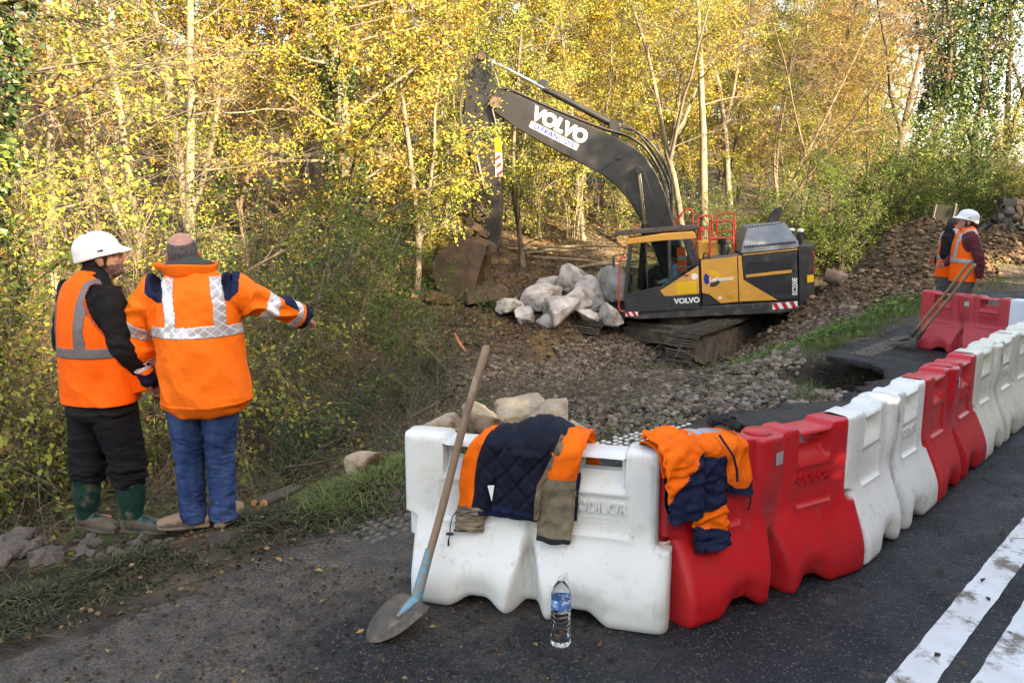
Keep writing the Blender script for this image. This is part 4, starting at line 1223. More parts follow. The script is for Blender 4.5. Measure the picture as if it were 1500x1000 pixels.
def drape(name, parent, ul, ur, t0, t1, off, fold, mats, mat_fn, seed, nu=46, nt=64, thick=0.0045, hem=None, puff=None, bulge=0.0):
    """ul, ur: tables of (t, u) for the side edges; t1 may vary with the place across through hem(v)"""
    V = []
    for j in range(nt + 1):
        q = j / nt
        for i in range(nu + 1):
            v = i / nu
            te = t1 + (hem(v) if hem else 0)
            t = t0 + (te - t0) * q
            a = np.interp(t, [p[0] for p in ul], [p[1] for p in ul]); b = np.interp(t, [p[0] for p in ur], [p[1] for p in ur])
            u = a + (b - a) * v
            hang = min(1.0, abs(t) / 0.35)
            f = fold * (0.25 + 0.75 * hang) * (noise.noise(Vector((u * 11 + t * 2.5, t * 3.2, seed))) + 0.5 * noise.noise(Vector((u * 24, t * 9, seed + 5))) + 0.7 * (0.5 - 1.6 * abs(noise.noise(Vector((u * 9 + t * 6, t * 7 - u * 5, seed + 8))))) + 0.45)
            o_ = off + max(-0.2 * off, f) + bulge * math.sin(PI * v) * math.exp(-(t / 0.12) ** 2)
            if puff: o_ += puff(u, t)
            du = 0.006 * noise.noise(Vector((t * 14, seed * 3.1, v * 2)))
            V.append(drape_pt(u + du, t, o_))
    F = []; mi = []
    for j in range(nt):
        for i in range(nu):
            k = j * (nu + 1) + i
            F.append((k, k + 1, k + nu + 2, k + nu + 1))
            q = (j + 0.5) / nt; v = (i + 0.5) / nu
            te = t1 + (hem(v) if hem else 0); t = t0 + (te - t0) * q
            a = np.interp(t, [p[0] for p in ul], [p[1] for p in ul]); b = np.interp(t, [p[0] for p in ur], [p[1] for p in ur])
            mi.append(mat_fn(a + (b - a) * v, t, v, q))
    o = link(name, np_mesh(name, [tuple(p) for p in V], np.array(F), True, mi), mats, parent)
    s = o.modifiers.new('thick', 'SOLIDIFY'); s.thickness = thick; s.offset = 0
    return o

def quilt(u, t):
    p = 0.105
    a = (u + t * 0.9) / p; b = (u - t * 0.9) / p
    d = min(abs(a - round(a)), abs(b - round(b)))
    return 0.011 * min(1.0, d / 0.16) ** 0.6

frame = BW1.matrix_basis.copy()
JA = empty('quilted_jacket', BW1.location, BW1.rotation_euler.z)
tag(JA, 'muddy navy quilted jacket turned inside out over the white barrier', 'jacket')
def along_barrier(B, px, py):
    """place along a barrier's front top edge that is seen at a pixel column"""
    a = B.rotation_euler.z; d = Vector((math.cos(a), math.sin(a))); n_ = Vector((math.sin(a), -math.cos(a)))
    r = ray(px, py); o = B.location.xy + n_ * 0.09
    # o + d*u parallel to (r.x, r.y)
    return -(o.x * r.y - o.y * r.x) / (d.x * r.y - d.y * r.x)
U = lambda px: along_barrier(BW1, px, 650)     # along the white barrier, from the photograph
drape('lining', JA, [(-0.3, U(706)), (0.0, U(706)), (0.2, U(680)), (0.5, U(668))], [(-0.3, U(800)), (0.0, U(800)), (0.5, U(800))], -0.30, 0.465, 0.016, 0.016, [M_quilt, M_hv, M_navy],
      lambda u, t, v, q: (1 if v < 0.165 and t > -0.1 else (2 if q > 0.965 else 0)), 3, puff=lambda u, t: quilt(u, t) if u > U(703) else 0.0, bulge=0.03)
drape('lining', JA, [(-0.25, U(750)), (0.0, U(750)), (0.15, U(737)), (0.45, U(724))], [(-0.25, U(835)), (0.0, U(835)), (0.12, U(826)), (0.28, U(800)), (0.45, U(795))], -0.25, 0.425, 0.048, 0.012, [M_quilt, M_navy, M_mudcloth],
      lambda u, t, v, q: (2 if v > 0.90 and t > 0.05 else (1 if q > 0.96 else 0)), 8, puff=quilt, bulge=0.05, hem=lambda v: 0.02 * v)

def sleeve(name, parent, path, width, thick, mats, mat_fn, seed, n=64, amp=0.012):
    """flattened tube along a list of (u, t, off)"""
    pts = []
    for (u, t, o_) in path: pts.append((u, t, o_))
    k = 90; V = []; F = []; mi = []
    ts = np.linspace(0, len(pts) - 1, k)
    for j, x in enumerate(ts):
        i = min(int(x), len(pts) - 2); f = x - i
        u, t, o_ = [pts[i][c] * (1 - f) + pts[i + 1][c] * f for c in range(3)]
        wd = np.interp(j / (k - 1), np.linspace(0, 1, len(width)), width)
        for m in range(n):
            a = 2 * PI * m / n
            w = 1 + 0.25 * noise.noise(Vector((a * 1.3, j * 0.094, seed)))
            V.append(drape_pt(u + math.cos(a) * wd / 2, t + 0.012 * noise.noise(Vector((a, j * .113, seed + 2))), o_ + thick * (1 + math.sin(a)) * w / 2 + amp * noise.noise(Vector((a * 1.5, j * 0.16, seed + 9)))))
    for j in range(k - 1):
        for m in range(n):
            F.append((j * n + m, j * n + (m + 1) % n, (j + 1) * n + (m + 1) % n, (j + 1) * n + m)); mi.append(mat_fn((j + 0.5) / (k - 1), m / n))
    o = link(name, np_mesh(name, [tuple(p) for p in V], np.array(F), True, mi), mats, parent)
    s = o.modifiers.new('thick', 'SOLIDIFY'); s.thickness = 0.006; s.offset = -1
    return o
sleeve('sleeve', JA, [(U(838), -0.28, 0.012), (U(840), -0.05, 0.02), (U(836), 0.08, 0.03), (U(822), 0.25, 0.03), (U(818), 0.42, 0.025), (U(815), 0.545, 0.02)], [0.12, 0.13, 0.14, 0.16, 0.17, 0.16], 0.04,
       [M_mudcloth, M_hv, M_black], lambda q, a: (1 if q < 0.60 else (2 if q > 0.965 else 0)), 12)
sleeve('sleeve', JA, [(U(691), 0.43, 0.0), (U(690), 0.48, 0.0), (U(689), 0.545, 0.002)], [0.13, 0.14, 0.14], 0.04, [M_mudcloth, M_black], lambda q, a: 0 if q < 0.95 else 1, 14)
drape('front_panel', JA, [(-0.3, U(842)), (0, U(842)), (0.5, U(832))], [(-0.3, U(856)), (0, U(856)), (0.5, U(846))], -0.28, 0.45, 0.010, 0.010, [M_navy, M_hv, M_tape], lambda u, t, v, q: 1 if t < 0.15 else (2 if t < 0.22 else 0), 21, nu=10)
drape('back_panel', JA, [(-0.4, U(800)), (0, U(820))], [(-0.36, U(885)), (-0.25, U(872)), (-0.1, U(855)), (0, U(850))], -0.36, 0.0, 0.006, 0.008, [M_hv], lambda u, t, v, q: 0, 22, nu=20)
mb = MB(); p0 = drape_pt(U(726), 0.335, 0.082)
mb.add([p0 + Vector((-0.016, 0, 0.036)), p0 + Vector((0.016, 0, 0.04)), p0 + Vector((0.004, -0.003, -0.036)), p0 + Vector((-0.016, 0.004, 0.036)), p0 + Vector((0.016, 0.004, 0.04)), p0 + Vector((0.004, 0.002, -0.036))],
       [(0, 1, 2), (5, 4, 3), (0, 3, 4, 1), (1, 4, 5, 2), (2, 5, 3, 0)])
mb.build('care_tag', M_whitetag, JA)
mb = MB(); pts = [drape_pt(U(669) + dx, tt, 0.02) for dx, tt in ((0.004, 0.46), (-0.018, 0.49), (-0.026, 0.53), (-0.024, 0.57), (-0.026, 0.60))]
mb.tube(pts, 0.0025, 6); mb.tube([pts[3] + Vector((-0.016, 0, 0)), pts[3] + Vector((0.016, 0, 0.003))], 0.007, 8); mb.tube([pts[4] + Vector((0, 0, 0.012)), pts[4] + Vector((0, 0, -0.02))], [0.003, 0.006], 8)
mb.build('drawstring', M_black, JA, smooth=True)

JB = empty('orange_jacket', BR1.location, BR1.rotation_euler.z)
tag(JB, 'orange and navy work jacket lying over the red barrier', 'jacket')
Q = lambda px: along_barrier(BR1, px, 640)
def jb_col(u, t, v, q):
    x = u - Q(948)
    if -0.03 < t < 0.025 and 0.25 < v < 0.85 and not (0.45 < v < 0.5): return 2
    if v < 0.40:
        return 0 if t < 0.20 + 0.10 * v else 1
    if v < 0.68:
        return 0 if t < 0.30 - 0.55 * abs(v - 0.40) else 1
    return 0 if t < 0.285 + 0.05 * math.sin(v * 9) else 1
drape('body_panel', JB, [(-0.35, Q(975)), (-0.1, Q(978)), (0.1, Q(966)), (0.5, Q(974))], [(-0.35, Q(1080)), (0, Q(1088)), (0.25, Q(1098)), (0.5, Q(1106))], -0.35, 0.36, 0.014, 0.034, [M_hv, M_navy, M_tape], jb_col, 31, nu=170, nt=180, bulge=0.03, hem=lambda v: 0.035 * math.sin(v * 7 + 1) - 0.02 * v)
sleeve('sleeve', JB, [(Q(996), -0.05, 0.035), (Q(990), 0.08, 0.045), (Q(991), 0.22, 0.05), (Q(997), 0.40, 0.045)], [0.16, 0.22, 0.22, 0.19], 0.045, [M_hv, M_navy, M_tape], lambda q, a: 0 if q < 0.1 else (0 if q < 0.60 + 0.22 * math.cos(2 * PI * a + PI) else 1), 33, amp=0.02)
sleeve('sleeve', JB, [(Q(1030), 0.15, 0.02), (Q(1030), 0.30, 0.02), (Q(1037), 0.45, 0.02), (Q(1040), 0.57, 0.015)], [0.2, 0.2, 0.21, 0.2], 0.05, [M_navy, M_hv], lambda q, a: 1 if 0.52 < q < 0.74 + 0.08 * math.cos(2 * PI * a) else 0, 35, amp=0.02)
sleeve('cuff', JB, [(Q(1082), -0.06, 0.04), (Q(1086), -0.01, 0.05), (Q(1090), 0.04, 0.03)], [0.045, 0.07, 0.045], 0.045, [M_black], lambda q, a: 0, 37)
mb = MB(); mb.tube([drape_pt(Q(1050), 0.06, 0.075), drape_pt(Q(1056), 0.14, 0.085), drape_pt(Q(1064), 0.22, 0.08), drape_pt(Q(1066), 0.27, 0.075)], 0.006, 6); mb.build('zip', M_navy, JB, smooth=True)
mb = MB(); mb.tube([drape_pt(Q(1096), 0.33, 0.03), drape_pt(Q(1097), 0.40, 0.035), drape_pt(Q(1096), 0.45, 0.03)], 0.005, 6); mb.build('strap', M_black, JB, smooth=True)
# ================================================================== shovels, bottle, stones by the road
M_wood = pmat('worn wood handle', (0.27, 0.18, 0.115), (0.17, 0.115, 0.075), 5, 0.75, bump=0.4, bscale=60, stretch=(1, 1, 0.12), dirt=(0.46, 0.40, 0.32), dscale=9, damt=0.555, dsoft=0.1)
M_woodl = pmat('pale wood handle', (0.44, 0.29, 0.15), (0.34, 0.22, 0.12), 5, 0.7, bump=0.3, bscale=60, stretch=(1, 1, 0.12))
M_blade = pmat('muddy steel blade', (0.12, 0.10, 0.078), (0.05, 0.042, 0.034), 11, 0.7, metal=0.15, bump=0.9, bscale=30, dirt=(0.235, 0.185, 0.125), dscale=8, damt=0.475, dsoft=0.15)
M_bluep = pmat('chipped blue paint', (0.14, 0.30, 0.36), (0.10, 0.24, 0.31), 8, 0.6, dirt=(0.26, 0.215, 0.16), dscale=13, damt=0.485, dsoft=0.05)

def shovel(label, foot, lean_pt, length, blade_dir, wood, group=None, paint=None):
    """foot: the socket end of the handle; lean_pt: a point the handle runs through; blade_dir: from the socket to the tip"""
    foot = Vector(foot); ax = (Vector(lean_pt) - foot).normalized()
    root = empty('shovel', (foot.x, foot.y, 0)); tag(root, label, 'shovel', group)
    o = Vector((foot.x, foot.y, 0))
    f = foot - o
    side = ax.cross(Vector((0, 0, 1))).normalized()
    k = 10
    pts = [f + ax * (0.10 + (length - 0.10) * i / k) + side * (0.006 * math.sin(i * 0.7)) for i in range(k + 1)]
    mb = MB(); mb.tube(pts + [pts[-1] + ax * 0.012], [0.0185] * k + [0.019, 0.012], 14); mb.build('handle', wood, root, smooth=True)
    mb = MB(); mb.tube([f - ax * 0.0, f + ax * 0.10, f + ax * 0.24], [0.026, 0.024, 0.021], 14); mb.build('socket', paint or M_bluep, root, smooth=True)
    bd = Vector(blade_dir).normalized()
    bs = bd.cross(Vector((0, 0, 1))).normalized(); bn = bs.cross(bd).normalized()
    n1, n2 = 18, 20; V = []; F = []
    for j in range(n2 + 1):
        q = j / n2
        hw = 0.113 * (1 - max(0, (q - 0.30) / 0.70) ** 2.2) ** 0.62 if q < 1 else 0.0
        if q < 0.10: hw = 0.113 * (0.80 + 0.2 * q / 0.10)
        for i in range(n1 + 1):
            v = i / n1 * 2 - 1
            x = hw * v
            dish = 0.026 * (v * v) * min(1, q * 3) * (1 - 0.6 * q) + 0.012 * (1 - q) * (1 - abs(v)) ** 2 + 0.02 * (q - 0.4) ** 2
            V.append(f + bd * (0.285 * q - 0.01) + bs * x + bn * dish)
    for j in range(n2):
        for i in range(n1):
            a = j * (n1 + 1) + i; F.append((a, a + 1, a + n1 + 2, a + n1 + 1))
    b = link('blade', np_mesh('blade', [tuple(p) for p in V], np.array(F), True), M_blade, root)
    s = b.modifiers.new('thick', 'SOLIDIFY'); s.thickness = 0.004
    mb = MB(); mb.tube([f + ax * 0.02, f + bd * 0.05 + bn * 0.012, f + bd * 0.11 + bn * 0.008], [0.026, 0.020, 0.006], 12, flat=0.7)
    mb.build('frog', paint or M_bluep, root, smooth=True)
    return root
shovel('round pointed shovel with a worn wooden handle leaning on the nearest white barrier', at(609, 880, 3.40), at(677, 634, 3.605), 1.20, (-0.17, -0.16, -0.10), M_wood)
GS = 'shovels leaning on the far red barrier'
shovel('upper of the two muddy shovels leaning on the faded red barrier', at(1334, 494, 10.35), at(1411, 396, 9.45), 1.46, (-0.9, 0.12, -0.20), M_woodl, GS, M_blade)
shovel('lower of the two muddy shovels leaning on the faded red barrier', at(1342, 498, 10.2), at(1418, 401, 9.32), 1.44, (-0.9, 0.1, -0.20), M_woodl, GS, M_blade)

# water bottle
M_pet = bpy.data.materials.new('clear plastic and water'); M_pet.use_nodes = True
b_ = M_pet.node_tree.nodes['Principled BSDF']
b_.inputs['Base Color'].default_value = (0.94, 0.97, 1.0, 1); b_.inputs['Transmission Weight'].default_value = 1.0; b_.inputs['Roughness'].default_value = 0.03; b_.inputs['IOR'].default_value = 1.2
M_capc = pmat('clear cap', (0.6, 0.63, 0.66), None, rough=0.3)
M_label = pmat('blue bottle label', (0.03, 0.10, 0.40), (0.10, 0.30, 0.62), 50, 0.35, dirt=(0.62, 0.64, 0.70), dscale=46, damt=0.555, dsoft=0.02, drough=0.35)
bp = G(821, 943)
BT = empty('water_bottle', bp); tag(BT, 'clear plastic water bottle with a blue label standing before the white barrier', 'bottle')
prof = [(0.0, 0.006), (0.030, 0.0), (0.039, 0.004), (0.0435, 0.014)]
z_ = 0.014
for k_ in range(8):
    prof += [(0.0435, z_ + 0.012), (0.0408, z_ + 0.0155), (0.0435, z_ + 0.019)]; z_ += 0.019
prof += [(0.0435, z_ + 0.004), (0.042, z_ + 0.008), (0.042, z_ + 0.055), (0.0435, z_ + 0.06), (0.042, z_ + 0.075), (0.034, z_ + 0.098), (0.022, z_ + 0.118), (0.0145, z_ + 0.128), (0.0135, z_ + 0.134), (0.0, z_ + 0.134)]
mb = MB(); mb.lathe(prof, 40); mb.build('bottle_body', M_pet, BT, smooth=True, angle=60)
mb = MB(); mb.lathe([(0.0428, z_ + 0.010), (0.0434, z_ + 0.011), (0.0434, z_ + 0.053), (0.0428, z_ + 0.054)], 40); mb.build('label', M_label, BT, smooth=True)
mb = MB(); mb.lathe([(0.0, z_ + 0.149), (0.0135, z_ + 0.149), (0.0150, z_ + 0.146), (0.0150, z_ + 0.135), (0.0135, z_ + 0.134), (0.0, z_ + 0.134)], 24); mb.build('cap', M_capc, BT, smooth=True)

# stones -----------------------------------------------------------------
def stone_mesh(name, seed, sub=3, size=(1, 1, 0.8), rough=0.28, facets=15):
    """an angular block: the hull of scattered points, cut finer and roughened"""
    rg = np.random.default_rng(seed)
    P = rg.normal(size=(facets, 3)); P /= np.linalg.norm(P, axis=1)[:, None]; P *= rg.uniform(0.86, 1.12, (facets, 1))
    P[:, 2] = np.clip(P[:, 2], -0.72, 0.92)
    bm = bmesh.new()
    for p in P: bm.verts.new(tuple(p))
    r_ = bmesh.ops.convex_hull(bm, input=bm.verts)
    bmesh.ops.delete(bm, geom=[v for v in bm.verts if not v.link_faces], context='VERTS')
    bmesh.ops.bevel(bm, geom=list(bm.edges), offset=0.05, segments=1, affect='EDGES')
    bmesh.ops.triangulate(bm, faces=bm.faces)
    for q in range(max(1, sub - 2)):
        bmesh.ops.subdivide_edges(bm, edges=[e for e in bm.edges if e.calc_length() > 0.16 / (q + 1)], cuts=1 if q else 2, use_grid_fill=True)
        bmesh.ops.triangulate(bm, faces=[f for f in bm.faces if len(f.verts) > 3])
    bm.normal_update()
    off = Vector((seed * 1.7, seed * 0.3, 0))
    mv = []
    for v in bm.verts:
        p = v.co
        lay = noise.noise(Vector((p.x * 1.2, p.y * 1.2, p.z * 6.5)) + off)
        h = noise.fractal(p * 3.0 + off, 1.0, 2.1, 4) * 0.07 + lay * 0.05 + noise.noise(p * 11 + off) * 0.025
        mv.append(v.normal * h * rough * 2.0)
    for v, d in zip(bm.verts, mv):
        p = v.co + d
        v.co = Vector((p.x * size[0], p.y * size[1], p.z * size[2]))
    me = bpy.data.meshes.new(name); bm.to_mesh(me); bm.free()
    for p in me.polygons: p.use_smooth = True
    me.set_sharp_from_angle(angle=R(32))
    return me
M_boul = pmat('pale boulder', (0.58, 0.55, 0.52), (0.30, 0.275, 0.25), 2.4, 0.85, bump=1.0, bscale=9, dirt=(0.20, 0.145, 0.09), dscale=1.8, damt=0.535, dsoft=0.10, bdist=0.06)
M_lime = pmat('ochre limestone', (0.46, 0.37, 0.25), (0.29, 0.22, 0.15), 5, 0.9, bump=0.9, bscale=22, dirt=(0.14, 0.10, 0.065), dscale=4.0, damt=0.54, dsoft=0.10, bdist=0.02)
M_rub = pmat('muddy rubble', (0.16, 0.135, 0.115), (0.085, 0.07, 0.058), 8, 0.9, bump=0.8, bscale=30, bdist=0.01)

def boulder(px, py, Y, size, label, seed, m, rz=0.0, sub=4, name='boulder', group=None, rough=0.3, cat='rock'):
    p = at(px, py, Y)
    o = link(name, stone_mesh(name, seed, sub, size, rough), m)
    o.location = p; o.rotation_euler = (0.2 * math.sin(seed), 0.25 * math.cos(seed * 2), rz)
    return tag(o, label, cat, group)
for a_ in [(748, 452, 19.2, (0.40, 0.36, 0.34), 'small brown stained boulder at the left end of the heap, beside the bucket', 101, 0.0),
           (795, 434, 19.7, (0.62, 0.52, 0.44), 'flat topped pale boulder left of the middle of the heap', 102, 0.4),
           (834, 408, 20.7, (0.56, 0.50, 0.46), 'brown topped boulder at the top of the heap', 103, 1.0),
           (822, 459, 18.8, (0.74, 0.60, 0.50), 'biggest front boulder of the heap before the excavator', 104, 2.2),
           (868, 430, 19.8, (0.54, 0.48, 0.58), 'grey boulder leaning in the middle of the heap', 105, 0.9),
           (898, 420, 20.3, (0.62, 0.52, 0.64), 'grey boulder half behind the cab', 106, 1.9),
           (890, 462, 18.7, (0.42, 0.36, 0.36), 'small boulder under the cab corner', 107, 0.2),
           (768, 464, 18.9, (0.34, 0.32, 0.28), 'smallest pale boulder low at the left of the heap', 108, 0.8),
           (806, 420, 21.0, (0.46, 0.4, 0.36), 'pale boulder peeping out at the back of the heap', 109, 0.8),
           (800, 470, 18.7, (0.32, 0.30, 0.26), 'low pale stone under the left of the biggest front boulder', 111, 2.0),
           (845, 440, 19.3, (0.44, 0.40, 0.40), 'pale boulder tucked behind the biggest front boulder', 112, 0.5),
           (858, 466, 18.9, (0.36, 0.34, 0.26), 'flat stone wedged low between the two front boulders', 110, 1.4)]:
    boulder(a_[0], a_[1], a_[2] + 0.7, a_[3], a_[4], a_[5], M_boul, a_[6])
LM = [(540, 677, 5.55, (0.20, 0.14, 0.11), 'pale ochre stone in the grass left of the white barrier', 111, 0.2),
      (650, 622, 5.75, (0.20, 0.16, 0.10), 'flat ochre stone behind the shovel handle', 112, 0.5),
      (712, 612, 5.75, (0.25, 0.2, 0.19), 'brown limestone lump behind the shoulder of the quilted jacket', 113, 1.2),
      (770, 604, 6.2, (0.30, 0.25, 0.17), 'long brown limestone block behind the quilted jacket', 114, 0.3),
      (808, 612, 5.9, (0.27, 0.2, 0.20), 'biggest ochre limestone block behind the quilted jacket', 115, 2.0),
      (846, 628, 6.0, (0.17, 0.13, 0.08), 'small flat ochre stone right of the limestone blocks', 116, 0.9),
      (775, 632, 5.6, (0.18, 0.14, 0.12), 'small limestone lump between the blocks', 117, 1.5)]
for px, py, Y, sz, lb, sd_, rz_ in LM:
    boulder(px, py, Y, sz, lb, sd_, M_lime, rz_, name='limestone_block')
# muddy stones by the green boots
rub_me = [stone_mesh('stone', 130 + k, 2, (1, 0.85, 0.6), 0.35) for k in range(5)]
for me_ in rub_me: me_.materials.append(M_rub)
rg = np.random.default_rng(140)
for k_ in range(46):
    px = rg.uniform(-10, 250); py = rg.uniform(778, 815) - (0.06 * px - 6) * 0.3
    p = G(px, py, 0.03)
    o = link('stone', rub_me[k_ % 5]); s_ = rg.uniform(0.025, 0.075) * (1.25 if px < 110 else 0.75); o.scale = (s_, s_, s_)
    o.location = (p.x, p.y, max(gz(p.x, p.y), 0.0) + s_ * 0.25); o.rotation_euler = (rg.uniform(-.4, .4), rg.uniform(-.4, .4), rg.uniform(0, 6.28))
    tag(o, 'muddy grey stone on the verge at the feet of the man in green boots', 'stone', 'muddy stones along the verge')

# cut stubs at the verge
M_cut = pmat('cut wood', (0.62, 0.30, 0.13), (0.50, 0.22, 0.09), 20, 0.8, bump=0.2)
for k_, (px, py, r_) in enumerate([(372, 736, 0.020), (386, 737, 0.026), (378, 744, 0.016)]):
    p = at(px, py, 4.75)
    root = empty('cut_stub', p); tag(root, ['left one of three cut branch stubs with an orange face', 'biggest of three cut branch stubs with an orange face', 'lowest of three cut branch stubs with an orange face'][k_], 'branch stub', 'cut branch stubs on the verge')
    d_ = Vector((0.15, 1.0, -0.18)).normalized()
    mb = MB(); mb.tube([d_ * 0.004, d_ * 0.30, d_ * 0.55], [r_, r_ * 0.95, r_ * 0.8], 12); mb.build('bark', BARK['dark'], root, smooth=True)
    mb = MB(); mb.tube([d_ * -0.003, d_ * 0.0045], [r_ * 0.93, r_ * 0.95], 12); mb.build('cut_face', M_cut, root)
# split branch pieces and a stick on the bank
mb = MB(); a_ = at(672, 503, 11.2); mb.tube([a_ + Vector((-0.06, 0, 0.16)), a_ + Vector((0, 0, 0.02)), a_ + Vector((0.09, 0.05, -0.12))], [0.006, 0.022, 0.016], 7)
o = mb.build('broken_branch', M_cut, smooth=True); tag(o, 'freshly broken orange branch end on the bank above the shovel', 'branch')
mb = MB(); mb.tube([at(612, 500, 10.2), at(630, 515, 10.0), at(645, 530, 9.9), at(657, 546, 9.7)], [0.006, 0.008, 0.008, 0.005], 6); o = mb.build('bare_stick', BARK['pale'], smooth=True); tag(o, 'long pale stick lying on the bank left of the shovel handle', 'stick')
mb = MB(); p_ = [at(600, 612, 7.6), at(622, 600, 7.6), at(640, 590, 7.7)]; mb.tube(p_, [0.01, 0.013, 0.008], 6); o = mb.build('bare_stick', BARK['twig'], smooth=True); tag(o, 'short brown stick on the bank behind the white barrier', 'stick')
mb = MB(); p_ = [at(418, 684, 5.9), at(455, 680, 5.85), at(492, 672, 5.8)]; mb.tube(p_, [0.012, 0.012, 0.008], 6); o = mb.build('bare_stick', BARK['dark'], smooth=True); tag(o, 'dark stick lying level on the bank right of the jeans', 'stick')
# felled poles behind the boulders
rg = np.random.default_rng(150)
for k_ in range(9):
    px = rg.uniform(790, 920); Y = rg.uniform(23.0, 24.6); p = at(px, 388, Y); z0 = gz(p.x, p.y)
    a = rg.uniform(-0.25, 0.35); L = rg.uniform(1.4, 3.2)
    mb = MB(); mb.tube([(0, 0, 0), (L * 0.5 * math.cos(a), L * 0.5 * math.sin(a), 0.05), (L * math.cos(a), L * math.sin(a), 0.0)], [0.045, 0.04, 0.025], 7)
    o = mb.build('felled_pole', BARK['pale'], smooth=True); o.location = (p.x - L / 2, Y, z0 + 0.12 + 0.28 * rg.random() * (px > 850)); o.rotation_euler = (0, rg.uniform(-0.12, 0.12), 0)
    tag(o, 'thin felled pole in the sunlit stack behind the boulders', 'pole', 'felled poles behind the boulders')
mb = MB(); p_ = at(1188, 428, 19.6)
# clay pipe stub behind the counterweight
q_ = Vector((0.75, -0.30, -0.22)).normalized(); A = at(1208, 402, 19.4)
prof_ = []
mb.tube([A, A + q_ * 1.0], [0.17, 0.17], 20, cap=False); mb.tube([A + q_ * 0.02, A + q_ * 0.99], [0.14, 0.14], 20, cap=False)
M_clay = pmat('clay pipe', (0.30, 0.20, 0.13), (0.19, 0.125, 0.085), 4, 0.85, bump=0.3, dirt=(0.1, 0.075, 0.05), dscale=4, damt=0.55, dsoft=0.2)
o = mb.build('drain_pipe', M_clay, smooth=True); s_ = o.modifiers.new('thick', 'SOLIDIFY'); s_.thickness = 0.02
tag(o, 'brown drain pipe sticking out of the soil behind the counterweight', 'pipe')

# gravel slope: crushed stone, nobody could count it
M_gravel = ramp_mat('crushed stone', [(0, (0.050, 0.036, 0.025)), (0.4, (0.112, 0.082, 0.056)), (0.75, (0.17, 0.128, 0.09)), (1, (0.27, 0.215, 0.16))], rough=0.75, transl=0, objvar=0, spec=0.35)
def rubble(name, xs, ys, smin, smax, mat, label, seed, sink=0.25, flat=0.75, hfun=None, mul=None, fine=1):
    rg = np.random.default_rng(seed)
    bm = bmesh.new(); bmesh.ops.create_icosphere(bm, subdivisions=fine, radius=1.0)
    base = np.array([v.co[:] for v in bm.verts]); tri = np.array([[v.index for v in f.verts] for f in bm.faces]); bm.free()
    protos = []
    for k in range(14):
        b = base.copy()
        for q in range(7):
            n_ = rg.normal(size=3); n_ /= np.linalg.norm(n_); d = rg.uniform(0.4, 0.75)
            e = np.maximum(b @ n_ - d, 0); b = b - e[:, None] * n_[None, :]
        b *= rg.uniform(0.75, 1.2, 3)
        if fine == 0: b = b * rg.uniform(0.8, 1.25, (len(b), 1))
        protos.append(b)
    protos = np.array(protos)
    k = len(xs); s = smin + (smax - smin) * rg.random(k) ** 2.2
    if mul is not None: s = s * mul
    z = (hfun or ground_z)(xs, ys) + s * (0.5 - sink) * rg.uniform(0.3, 1.3, k)
    q = rg.normal(size=(k, 4)); q /= np.linalg.norm(q, axis=1)[:, None]
    w, x, y, zz = q.T
    Rm = np.stack([1 - 2 * (y * y + zz * zz), 2 * (x * y - w * zz), 2 * (x * zz + w * y), 2 * (x * y + w * zz), 1 - 2 * (x * x + zz * zz), 2 * (y * zz - w * x), 2 * (x * zz - w * y), 2 * (y * zz + w * x), 1 - 2 * (x * x + y * y)], 1).reshape(k, 3, 3)
    P = protos[rg.integers(0, 14, k)] * (s / 2)[:, None, None]
    P = np.einsum('kij,kvj->kvi', Rm, P); P[:, :, 2] *= flat
    P += np.stack([xs, ys, z], 1)[:, None, :]
    nv = base.shape[0]
    F = (tri[None] + (np.arange(k) * nv)[:, None, None]).reshape(-1, 3)
    o = link(name, np_mesh(name, P.reshape(-1, 3), F), mat)
    return tag(o, label, kind='stuff')
rg = np.random.default_rng(160)
xs, ys = sample_sn(62000, 4.6, 18.0, -12.0, -2.9, rg)
s_ = xs * DV.x + ys * DV.y; n_ = xs * NV.x + ys * NV.y
px_ = 750 + FPX * xs / np.maximum(ys, 1)
en_ = np.interp(s_, [e[0] for e in EDGE], [e[1] for e in EDGE])
lim = np.interp(s_, [4.6, 6, 8, 10.5, 13, 16, 18], [-6.6, -8.2, -10.2, -11.4, -11.8, -11.8, -10.6])
top = np.interp(s_, [4.6, 9.5, 11, 13, 16, 18], [0, 0, -0.8, -1.4, -1.6, -2.0])
k_ = (n_ < en_ - 0.02 + top) & (n_ > lim + 0.9 * fbm(xs, ys, 33)) & (np.hypot(xs - 4.30, ys - 9.12) > 1.15)
xs, ys = xs[k_], ys[k_]
s_ = xs * DV.x + ys * DV.y
rubble('gravel', xs, ys, 0.07, 0.165, M_gravel, 'brown crushed stone filling the slope below the road', 161, mul=np.clip(0.60 + 0.07 * (s_ - 5), 0.55, 1.2), fine=0)
